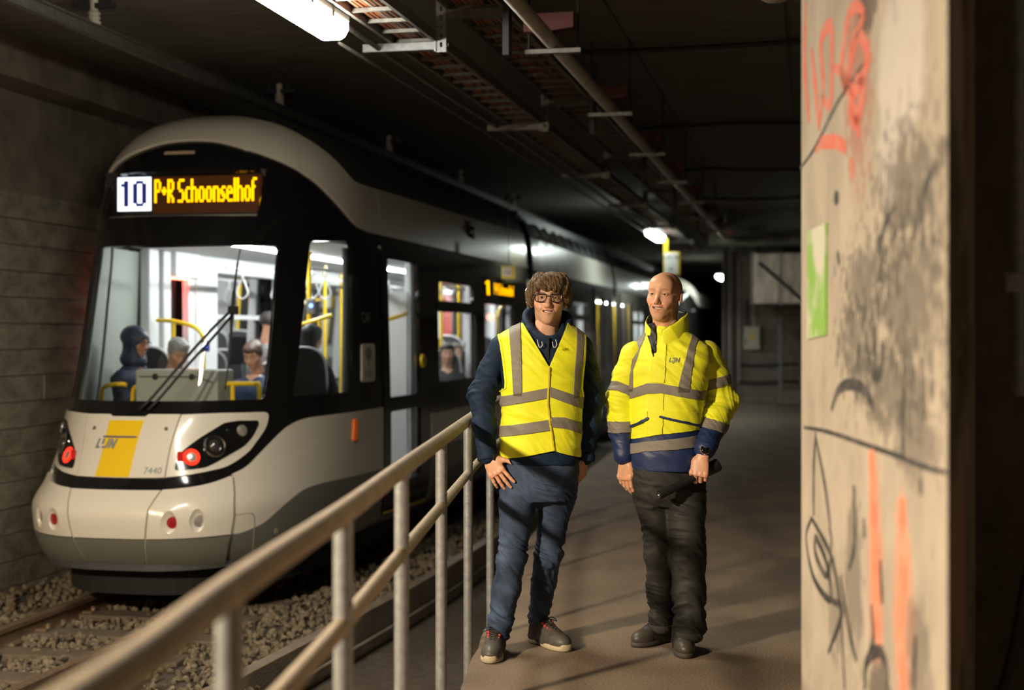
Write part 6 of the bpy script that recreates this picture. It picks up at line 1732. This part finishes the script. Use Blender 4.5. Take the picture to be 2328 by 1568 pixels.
for fn in (armhole, hem1):
    q = np.maximum(np.abs(fn(V)+.005)-.0045, keep1(V))
    for sg_ in ((-1, 1) if fn is armhole else (0,)): tape('edging', offs(V, F, .0038), F, np.maximum(q, sg_*(V[:, 0]-.03)), ve, M['hivis'])
def chest_text(body, x, z, size, V, parent, m, sx=1.0, shear=.3, bold=.0):
    T_, G = text_mesh(body, size, 0, sx, shear, bold)
    fr = V[V[:, 1] < .0]
    P_ = []
    for a, b_, _ in T_:
        d = (fr[:, 0]-(x+a))**2+(fr[:, 2]-(z+b_))**2; k = np.argsort(d)[:4]; P_.append((x+a, fr[k, 1].min()-.006, z+b_))
    return pmesh('chest_logo', P_, G, m, parent, False)
chest_text('LIJN', .140, 1.455, .016, V, ve, M['black'], 1.0)
# jeans
f = Fld((-.26, -.18, .02), (.26, .38, .98), .0048)
f.loft([(.735, .035, .01, .155, .10), (.80, .030, .01, .172, .118), (.88, .028, .01, .178, .122), (.955, .028, .01, .176, .120)], .03, 2.3)
def leg(q, rr, f, k=.03):
    a, b_, c = [np.array(p) for p in q]
    P_ = [a, a*.6+b_*.4, b_, b_*.55+c*.45+np.array((0, .012, 0)), c]
    f.chain(P_, rr, k)
leg(ll, [.088, .084, .066, .064, .056], f); leg(lr, [.088, .083, .062, .057, .053], f)
V, F = f.mesh(); V = relax(V, F, 2)
def wj(V_): z = V_[:, 2]; return .35+1.0*np.exp(-((z-.45)/.10)**2)+1.3*np.exp(-((z-.15)/.09)**2)+.8*np.exp(-((z-.80)/.08)**2)
V = cloth(V, F, .0085, (12, 12, 52), 21, .5, wj); V = cloth(V, F, .0022, (20, 20, 70), 22, .7, wj)
jn = pmesh('jeans', V, F, M['denim'], m1)
q = np.maximum(np.abs(V[:, 2]-.935)-.02, 0); 
VOj = offs(V, F, .003); tape('waistband', VOj, F, np.abs(V[:, 2]-.935)-.020, jn, M['denim'])
for nm, q in (('trouser_hem', ll), ('trouser_hem', lr)):
    c = np.array(q[2]); tape(nm, VOj, F, np.maximum(np.abs(V[:, 2]-c[2]+.035)-.014, np.linalg.norm(V[:, :2]-c[:2], axis=1)-.10), jn, M['denim'])
shoe(m1, 'shoe', (-.188, -.010, 0), -.10, 'sneaker', sc=1.02)
shoe(m1, 'shoe', (.048, .205, 0), .56, 'sneaker', sc=1.02)

# ================================================================= MAN IN THE JACKET
m2 = person('bald man in yellow and navy hi-vis jacket holding a black torch', .7543, 6.85, 1520)
ql = [(-.158, .035, 1.418), (-.226, .065, 1.195), (-.215, .0, .945)]
qr = [(.182, .012, 1.425), (.268, .055, 1.205), (.158, -.125, .985)]
k1 = [(-.085, .03, .86), (-.040, .015, .455), (-.022, .12, .12)]
k2 = [(.075, .0, .86), (.088, -.05, .455), (.096, -.045, .12)]
f = Fld((-.34, -.26, .02), (.38, .34, 1.64), .009)
f.loft([(.82, -.005, .01, .15, .10), (1.0, -.01, 0, .15, .10), (1.2, -.005, 0, .155, .10), (1.36, .005, .01, .17, .10), (1.44, .008, .02, .13, .085), (1.50, 0, .03, .065, .065), (1.60, -.012, .03, .06, .06)], .03)
for q in (ql, qr): f.chain(q, [.05, .042, .029], .03)
for q in (k1, k2): f.chain(q, [.070, .042, .036], .03)
bV, bF = f.mesh(); bC = np.tile(SKIN, (len(bV), 1))
hV, hF, hC = head(dict(chin=-.129, jaw=.046, slit=.0036, smile=1.0, w=1.01, brow=(.33, .18, .10), browd=.55, buzz=.75, tone=SKIN*np.array((1.04, .98, .95)), stubble=.08))
T2 = rotm(yaw=-.46, pitch=-.02, roll=.05); off2 = np.array((-.020, .0, 1.716))
hV = hV @ T2.T+off2
aV, aF, aC = hand([(.35, .55, .35), (.28, .5, .35), (.22, .45, .3), (.15, .35, .25)], [(.25, .15, -1), (.05, .2, -1), (-.1, .2, -1)], 1, .02)
Ra = frame_from((.03, -.02, -1), (-.72, -.70, 0)); aV = aV @ Ra.T+np.array((-.213, -.005, .925))
gV, gF, gC = hand([(.75, .9, .6), (.75, .9, .55), (.72, .85, .55), (.60, .75, .5)], [(.35, .75, -.55), (-.1, .8, -.75), (-.5, .6, -.7)], -1, .02)
Rg = frame_from((-.24, -.10, -.95), (-.25, -.92, .28)); gV = gV @ Rg.T+np.array((.146, -.150, .955))
V, F, C = cat_mesh([(bV, bF, bC), (hV, hF, hC), (aV, aF, aC), (gV, gF, gC)])
pmesh('body', V, F, M['skin'], m2, col=C)
face_extras(m2, T2, off2, (.08, .075, .07))
# jacket
YW = -.30
sec2 = [(.872, -.016, .005, .170, .134), (.95, -.018, .0, .174, .138), (1.05, -.016, .0, .172, .136), (1.18, -.010, -.002, .176, .136), (1.30, -.002, .0, .188, .136), (1.40, .008, .008, .202, .128), (1.455, .012, .016, .192, .114), (1.495, .008, .02, .150, .098), (1.53, .0, .024, .108, .088), (1.555, -.006, .026, .085, .080)]
f = Fld((-.26, -.21, .85), (.26, .22, 1.60), .005)
f.loft(sec2, .02, 2.3, YW); f.ell((-.012, .02, 1.57), (.062, .066, .06), .008, -1)
V, F = f.mesh(); V = relax(V, F, 2); V = cloth(V, F, .0085, (6, 6, 18), 31, .45); V = cloth(V, F, .0035, (14, 14, 36), 33, .7)
TV, TF = V, F
x, y, z = V.T
ylim = np.interp(x, [-.2, -.066, .12, .2], [1.018, 1.050, 1.070, 1.075])
def open_neck(V):
    x, y, z = V.T
    return np.where(y < .0, np.minimum(z-np.interp(x, [-.115, -.080, -.05], [1.60, 1.405, 1.60]), .05), -1)
op = open_neck(V)
jV, jF = carve(V, F, op)
ja = pmesh('jacket', jV, jF, M['navy2'], m2, solid=.004)
VO = offs(V, F, .0035); VO3 = offs(V, F, .006); VO5 = offs(V, F, .012)
tape('yellow_body', VO, F, np.maximum(ylim-z, op), ja, M['hivis'])
def fb(lt, lb, front=True):
    t, b_ = band(lt, lb, x); q = np.maximum(z-t, b_-z); return q
tape('reflective_band', VO3, F, np.maximum(fb([(-.197, 1.257), (-.112, 1.292), (-.05, 1.292), (.136, 1.257)], [(-.197, 1.211), (-.112, 1.243), (-.05, 1.246), (.136, 1.212)]), op), ja, M['reflect'])
tape('reflective_band', VO3, F, fb([(-.193, .999), (-.12, 1.016), (.12, 1.045)], [(-.193, .950), (-.12, .969), (.12, .990)]), ja, M['reflect'])
for P_ in ([(1.25, -.196, -.171), (1.278, -.196, -.172), (1.352, -.198, -.172), (1.454, -.174, -.138), (1.52, -.146, -.108), (1.60, -.13, -.09)], [(1.25, .028, .084), (1.278, .030, .085), (1.352, .048, .095), (1.454, .078, .113), (1.545, .117, .157), (1.6, .13, .17)]):
    P_ = np.array(P_); q = np.maximum(np.interp(z, P_[:, 0], P_[:, 1])-x, x-np.interp(z, P_[:, 0], P_[:, 2])); q = np.maximum(q, P_[0, 0]-z); tape('reflective_brace', VO3, F, np.maximum(q, op), ja, M['reflect'])
# placket
pz_ = np.interp(z, [.87, 1.05, 1.25, 1.42, 1.55], [-.078, -.078, -.070, -.058, -.045]); pw = .034
tape('placket', offs(V, F, .008), F, np.maximum(np.maximum(np.maximum(np.abs(x-pz_)-pw, y), 1.295-z), op), ja, M['hivis'])
for a, b_ in ((ylim, None),):
    tape('placket', offs(V, F, .008), F, np.maximum(np.maximum(np.abs(x-pz_)-pw, y), np.maximum(z-1.243, ylim-z)), ja, M['hivis'])
# pocket flaps
def flap(poly, pipe):
    pv = np.stack([x, z], 1); ins = inpoly(pv, poly)
    q = np.full(len(V), 1e3); P_ = np.array(poly)
    for i in range(len(P_)):
        a, b_ = P_[i], P_[(i+1) % len(P_)]; ab = b_-a; t = np.clip(((pv-a)@ab)/(ab@ab), 0, 1); q = np.minimum(q, np.linalg.norm(pv-a-t[:, None]*ab, axis=1))
    q = np.where(ins, -q, q); fl_ = tape('pocket_flap', offs(V, F, .011), F, np.maximum(q, y), ja, M['hivis'])
    a, b_ = np.array(pipe[0]), np.array(pipe[1]); ab = b_-a; t = np.clip(((pv-a)@ab)/(ab@ab), 0, 1); q = np.linalg.norm(pv-a-t[:, None]*ab, axis=1)-.0055
    tape('pocket_piping', offs(V, F, .014), F, np.maximum(q, y), ja, M['navy2'])
flap([(-.050, 1.168), (.130, 1.155), (.130, 1.098), (-.050, 1.138)], [(-.052, 1.135), (.132, 1.094)])
flap([(-.170, 1.140), (-.108, 1.162), (-.108, 1.128), (-.170, 1.090)], [(-.175, 1.088), (-.108, 1.126)])
chest_text('LIJN', .010, 1.403, .030, TV, ja, M['tletter'], .95, .3, .0006)
# collar
f = Fld((-.15, -.14, 1.42), (.14, .16, 1.68), .0045)
for i in range(44):
    dg_ = -98+(318)*i/43; a = math.radians(dg_)       # open at the front left
    sn, c_ = math.sin(a), math.cos(a); a2 = a+YW*.5
    top = float(np.interp(dg_, [-98, -70, -40, 0, 60, 140, 190, 220], [1.540, 1.566, 1.598, 1.622, 1.632, 1.618, 1.575, 1.545]))
    q = np.array((-.008+.092*math.cos(a2), .020+.098*math.sin(a2), 1.475)); f.cone(q, (q[0]+.006*c_, q[1]+.004*sn, top), .014, .0080, .008)
V, F = f.mesh(); V = relax(V, F, 2); V = cloth(V, F, .004, (12, 12, 14), 5, .8); co_ = pmesh('collar', V, F, M['hivis'], ja)
N = normals(V, tri(F)); ce_ = np.array((-.008, .022)); inw = ((V[:, :2]-ce_)*N[:, :2]).sum(1)
q, g = carve(V+N*.0015, F, inw+.005); pmesh('collar_lining', q, g, M['black'], co_)
def front_of(V, off):
    fr = V[V[:, 1] < .02]
    def sf(a, b_):
        a = np.asarray(a, float); b_ = np.asarray(b_, float); out = []
        for i, j in zip(a, b_):
            d = (fr[:, 0]-i)**2+(fr[:, 2]-j)**2; k = np.argpartition(d, 8)[:8]; w = 1/(d[k]+1e-5); out.append((i, (fr[k, 1]*w).sum()/w.sum()-off, j))
        return np.array(out)
    return sf
def draped(name, poly, V, off, m, parent, res=.012, thick=.004):
    A, G = patch(name, poly, front_of(V, off), m, None, (), 0, thick, res, data=True); return pmesh(name, A, G, m, parent)
P2 = lambda L: [((a-1520)/472, 3.1344-b_/472) for a, b_ in L]
draped('lining_flap', P2([(1466, 748), (1474, 736), (1486, 733), (1491, 752), (1490, 772), (1487, 800), (1483, 802), (1474, 776)])[::-1], TV, .012, M['black'], ja)
draped('inner_shirt', P2([(1486, 766), (1500, 770), (1512, 768), (1494, 800), (1488, 803)])[::-1], TV, -.012, M['black'], ja)
# sleeves
for q, sd, L, s1, s2, nb in ((ql, 41, 1, ([(-.244, 1.300), (-.197, 1.280), (-.15, 1.27)], [(-.244, 1.256), (-.197, 1.232), (-.15, 1.22)]), ([(-.26, 1.104), (-.19, 1.106), (-.15, 1.108)], [(-.26, 1.050), (-.19, 1.056), (-.15, 1.058)]), 0),
                         (qr, 47, 0, ([(.136, 1.287), (.21, 1.312), (.288, 1.333), (.34, 1.34)], [(.136, 1.238), (.21, 1.262), (.288, 1.285), (.34, 1.29)]), ([(.136, 1.136), (.21, 1.116), (.28, 1.092), (.33, 1.075)], [(.136, 1.088), (.21, 1.068), (.28, 1.044), (.33, 1.03)]), 0)):
    a, b_, c = [np.array(p) for p in q]
    f = Fld(np.minimum(np.min(q, 0), 9)-.12, np.max(q, 0)+.12, .005)
    f.chain([a, a*.5+b_*.5, b_, b_*.5+c*.5, c], [.070, .067, .067, .062, .052], .035)
    V, F = f.mesh(); V = relax(V, F, 2); wz = lambda V_: .4+1.0*np.exp(-((V_[:, 2]-b_[2])/.15)**2)
    V = cloth(V, F, .0095, (9, 9, 30), sd, .6, wz); V = cloth(V, F, .003, (20, 20, 60), sd+1, .8, wz)
    sl = pmesh('sleeve', V, F, M['navy2'], ja)
    x, y, z = V.T; t, bb = band(*s2, x); O1, O2 = offs(V, F, .003), offs(V, F, .0055)
    tape('yellow_sleeve', O1, F, (t+bb)/2-z, sl, M['hivis'])
    tape('reflective_band', O2, F, np.maximum(z-t, bb-z), sl, M['reflect'])
    t, bb = band(*s1, x); tape('reflective_band', O2, F, np.maximum(z-t, bb-z), sl, M['reflect'])
    if not L:
        d = (c-b_)/np.linalg.norm(c-b_)
    d = (c-b_)/np.linalg.norm(c-b_)
    pb(MB().tube([c-d*.01, c+d*.012, c+d*.022], [.046, .041, .038], 18), 'cuff', M['black'], sl)
# watch on the wrist
wc = np.array((.152, -.172, .982)); wd = np.array((-.05, -.95, .30)); wd /= np.linalg.norm(wd)
wt = pb(MB().lathe(wc, wd, [(.0215, -.006), (.0235, 0), (.0235, .006), (.0205, .0085), (.0195, .0070), (.0001, .0070)], 26), 'watch', M['chrome'], m2, auto=35)
pb(MB().lathe(wc+wd*.0075, wd, [(.0195, 0), (.019, .0008), (.0001, .001)], 24), 'watch_glass', M['darkglass'], wt)
ax_w = np.array((-.24, -.10, -.95)); ax_w /= np.linalg.norm(ax_w); u_ = np.cross(ax_w, (0, 1, 0)); u_ /= np.linalg.norm(u_); w_ = np.cross(ax_w, u_); cc = np.array((.152, -.144, .978))
pb(MB().tube([cc+u_*.034*math.cos(a)+w_*.027*math.sin(a) for a in np.linspace(0, 2*PI, 25)[:-1]], .009, 6, closed=True, ry=.003, ref=ax_w), 'watch_strap', M['black'], wt)
# trousers
f = Fld((-.24, -.19, .02), (.24, .26, .95), .0048)
f.loft([(.70, .0, .01, .150, .10), (.77, -.002, .01, .172, .125), (.86, -.004, .01, .180, .130), (.92, -.005, .01, .178, .128)], .03, 2.3)
leg(k1, [.084, .080, .066, .062, .058], f); leg(k2, [.092, .094, .080, .076, .074], f, .022)
V, F = f.mesh(); V = relax(V, F, 2)
def wt_(V_): z = V_[:, 2]; return .5+.9*np.exp(-((z-.45)/.12)**2)+1.6*np.exp(-((z-.17)/.10)**2)+.8*np.exp(-((z-.75)/.08)**2)
V = cloth(V, F, .0095, (9, 9, 36), 61, .5, wt_); V = cloth(V, F, .0025, (20, 20, 60), 62, .8, wt_)
tr = pmesh('trousers', V, F, M['charcoal'], m2)
VOj = offs(V, F, .003)
for q in (k1, k2):
    c = np.array(q[2]); tape('turn_up', VOj, F, np.maximum(np.abs(V[:, 2]-c[2]+.035)-.020, np.linalg.norm(V[:, :2]-c[:2], axis=1)-.11), tr, mat_c('turn_up_cloth', (.045, .045, .042), .8))
shoe(m2, 'work_boot', (.070, .042, 0), -.03, 'boot', sc=1.02)
shoe(m2, 'work_boot', (-.002, .215, 0), -.86, 'boot', sc=1.02)
# torch in his hand
A, B = Vector((-.070, -.205, .770)), Vector((.236, -.095, .912)); d = (B-A).normalized(); L = (B-A).length
th = thing('torch', 'long black torch held in the left hand of the bald man', 'torch', tuple(wmat(m2) @ (A+d*L*.5)), TH)
inv = wmat(th).inverted() @ wmat(m2)
def pbt(mb, name, m, root, **k):
    o = mb.build(name, m, None, **k); o.parent = root; o.matrix_local = inv; return o
bd = pbt(MB().lathe(A, d, [(.015, 0), (.019, .004), (.0195, .09), (.0185, .095), (.0185, .24), (.020, .25)], 22), 'barrel', M['black'], th, auto=40)
pbt(MB().lathe(A+d*.25, d, [(.020, 0), (.030, .035), (.032, .085), (.029, .092), (.026, .088)], 22), 'torch_head', M['black'], th, auto=40)
pbt(MB().lathe(A, -d, [(.012, -.001), (.010, .002), (.004, .003)], 14), 'end_cap', M['chrome'], th, auto=40)

# ================================================================= PASSENGERS IN THE TRAM
def passenger(label, eye, yaw, pitch=0.0, tone=(.52, .30, .20), hair=(.02, .014, .01), style='short', top=(.02, .03, .08), arms='lap', roll=0.0, seated=True, phone=None, glasses=False, smile=.1, wide=1.0, armz=0.0, reach=0.0):
    ex, ey, ez = eye
    r = thing('person', label, 'person', (ex, ey, ez-(1.20 if seated else 1.60)), yaw)
    zo = 1.20 if seated else 1.60          # eye height over the root
    T = rotm(0, pitch, roll); off = np.array((0, 0, zo)); tone = np.array(tone)
    hV, hF, hC = head(dict(h=.0042, tone=tone, smile=smile, brow=tuple(np.array(hair)*.8), jaw=.043, slit=.003, lip=tuple(tone*np.array((.85, .55, .55)))))
    hV = hV @ T.T+off
    f = Fld((-.36, -.52, .0), (.34, .26, zo-.10), .013)
    z0 = zo-.70
    f.loft([(z0, 0, .04, .16*wide, .11*wide), (z0+.25, 0, .03, .15*wide, .10*wide), (zo-.32, 0, .03, .175*wide, .10*wide), (zo-.25, 0, .04, .13, .08), (zo-.19, 0, .04, .06, .06)], .03)
    for s_ in (-1, 1):
        a, b_ = np.array((s_*.165, .03, zo-.30)), np.array((s_*.215, -.04, zo-.55))
        c = np.array((s_*.07, -.26-reach, zo-.50+armz)) if arms == 'hold' else np.array((s_*.12, -.24, zo-.62))
        f.chain([a, b_, c], [.050, .042, .030], .03); f.ell(c+np.array((-s_*.015, -.05, .0)), (.035, .05, .022), .02)
        if seated: f.chain([(s_*.09, .0, z0), (s_*.10, -.38, z0+.0), (s_*.10, -.36, .06)], [.08, .065, .05], .03)
        else: f.chain([(s_*.09, .03, z0), (s_*.09, .02, z0-.43), (s_*.09, .04, .05)], [.085, .06, .045], .03)
    bV, bF = f.mesh(); bV = relax(bV, bF, 1)
    V, F, C = cat_mesh([(bV, bF, np.tile(tone, (len(bV), 1))), (hV, hF, hC)])
    pmesh('body', V, F, M['skin'], r, col=C)
    # clothes: a shell over trunk and arms
    f.d -= .012; cV, cF = f.mesh(); cV = relax(cV, cF, 2)
    hz = zo-.205
    val = np.maximum(cV[:, 2]-hz+np.where(cV[:, 1] < -.02, .045*np.clip(1-np.abs(cV[:, 0])/.06, 0, 1), 0), -(cV[:, 1]+.235+reach)-.0)
    val = np.maximum(val, (z0+.02)-cV[:, 2]) if True else val
    q, g = carve(cV, cF, val); q = cloth(q, g, .006, (9, 9, 22), 3, .5)
    tp = pmesh('top', q, g, mat_c('passenger_top', top, .75, col2=tuple(np.array(top)*1.5), scale=14), r, solid=.004)
    q, g = carve(cV, cF, cV[:, 2]-z0-.05); pmesh('trousers', q, g, mat_c('passenger_trousers', (.02, .022, .03), .8), r)
    hm = mat_c('passenger_hair', hair, .5, col2=tuple(np.minimum(1, np.array(hair)*1.9+.004)), scale=40, stretch=(1, 1, .4), bump=.4, bscale=90)
    g_ = Fld((-.14, -.16, -.26), (.14, .18, .14), .0055)
    if style == 'hijab':
        g_.ell((0, .035, .018), (.100, .138, .110), .02); g_.ell((0, .02, -.085), (.088, .098, .09), .04); g_.ell((0, .01, -.17), (.125, .105, .075), .05)
        g_.ell((0, -.105, -.040), (.060, .085, .082), .015, -1)
    else:
        g_.ell((0, .022, .038), (.088, .104, .082), .02)
        g_.ell((0, -.035, .062), (.068, .060, .046), .02); g_.ell((0, -.120, -.042), (.066, .080, .088), .012, -1); g_.ell((0, -.03, -.09), (.070, .085, .085), .010, -1)
        for s_ in (-1, 1): g_.ell((s_*.076, .015, .005), (.014, .035, .035), .016)
        if style == 'tied': g_.ell((0, .12, .06), (.038, .038, .038), .02)
        if style == 'short': g_.ell((.01, -.05, .085), (.06, .045, .032), .02)
        if style == 'long': g_.ell((0, .06, -.06), (.085, .05, .12), .04)
    V, F = g_.mesh(); V = relax(V, F, 2)
    V = V+normals(V, F)*(.003*vn(V, (60, 60, 20), 4))[:, None] if style != 'hijab' else cloth(V, F, .006, (12, 12, 18), 7, .9)
    pmesh('headscarf' if style == 'hijab' else 'hair', V @ T.T+off, F, hm, r)
    if glasses:
        for s_ in (-1, 1):
            pb(MB().tube([T @ np.array((s_*.034+.026*math.cos(a), -.100, .019*math.sin(a)))+off for a in np.linspace(0, 2*PI, 13)[:-1]], .0022, 6, closed=True), 'glasses_rim', M['frame'], r)
            pb(MB().tube([T @ np.array(p)+off for p in ((s_*.060, -.098, .006), (s_*.08, .0, .006))], .0022, 6), 'glasses_temple', M['frame'], r)
    if phone:
        w = wmat(r); c = Vector((0, -.33-reach, zo-.47+armz)) if arms == 'hold' else Vector((0, -.30, zo-.60))
        o = MB().obox((0, 0, 0), ((1, 0, 0), (0, .55, .83), (0, .83, -.55)), (.037, .072, .005)).build('mobile_phone', M['black'])
        o.location = w @ c; o.rotation_euler = (0, 0, yaw); tag(o, phone, 'phone')
    return r
passenger('passenger in a navy headscarf sitting by the left of the windscreen', (-5.66, 11.28, 1.47), 1.30, .22, (.42, .22, .14), (.012, .020, .042), 'hijab', (.016, .024, .055), 'hold', phone='phone in the hands of the passenger in the headscarf', glasses=True, wide=1.25, armz=.10, reach=.06)
passenger('grey-haired passenger bending forward beside the passenger in the headscarf', (-5.40, 11.53, 1.375), .85, .48, (.50, .30, .21), (.19, .19, .19), 'short', (.16, .15, .15), 'lap')
passenger('young passenger in a navy shirt looking down at a phone behind the windscreen', (-5.075, 12.42, 1.345), -.02, .42, (.60, .36, .25), (.05, .028, .018), 'tied', (.022, .036, .085), 'hold', phone='phone in the hands of the young passenger in the navy shirt')
passenger('standing passenger with black hair behind the young passenger in the navy shirt', (-5.30, 13.45, 1.64), 2.2, .10, (.40, .22, .14), (.010, .009, .009), 'short', (.16, .17, .18), 'lap', seated=False)
passenger('dark-haired passenger seen from behind over the seats in the nose window', (-4.36, 12.05, 1.50), 2.9, .15, (.40, .22, .14), (.006, .006, .006), 'long', (.010, .010, .012), 'lap')
passenger('young passenger with black hair and dark top at the side window', (-4.20, 16.25, 1.315), .35, .10, (.52, .31, .22), (.012, .010, .009), 'short', (.016, .017, .019), 'lap')
passenger('passenger sitting behind the young one at the side window', (-4.30, 17.05, 1.31), .30, .05, (.56, .36, .28), (.10, .07, .05), 'long', (.06, .06, .065), 'lap')
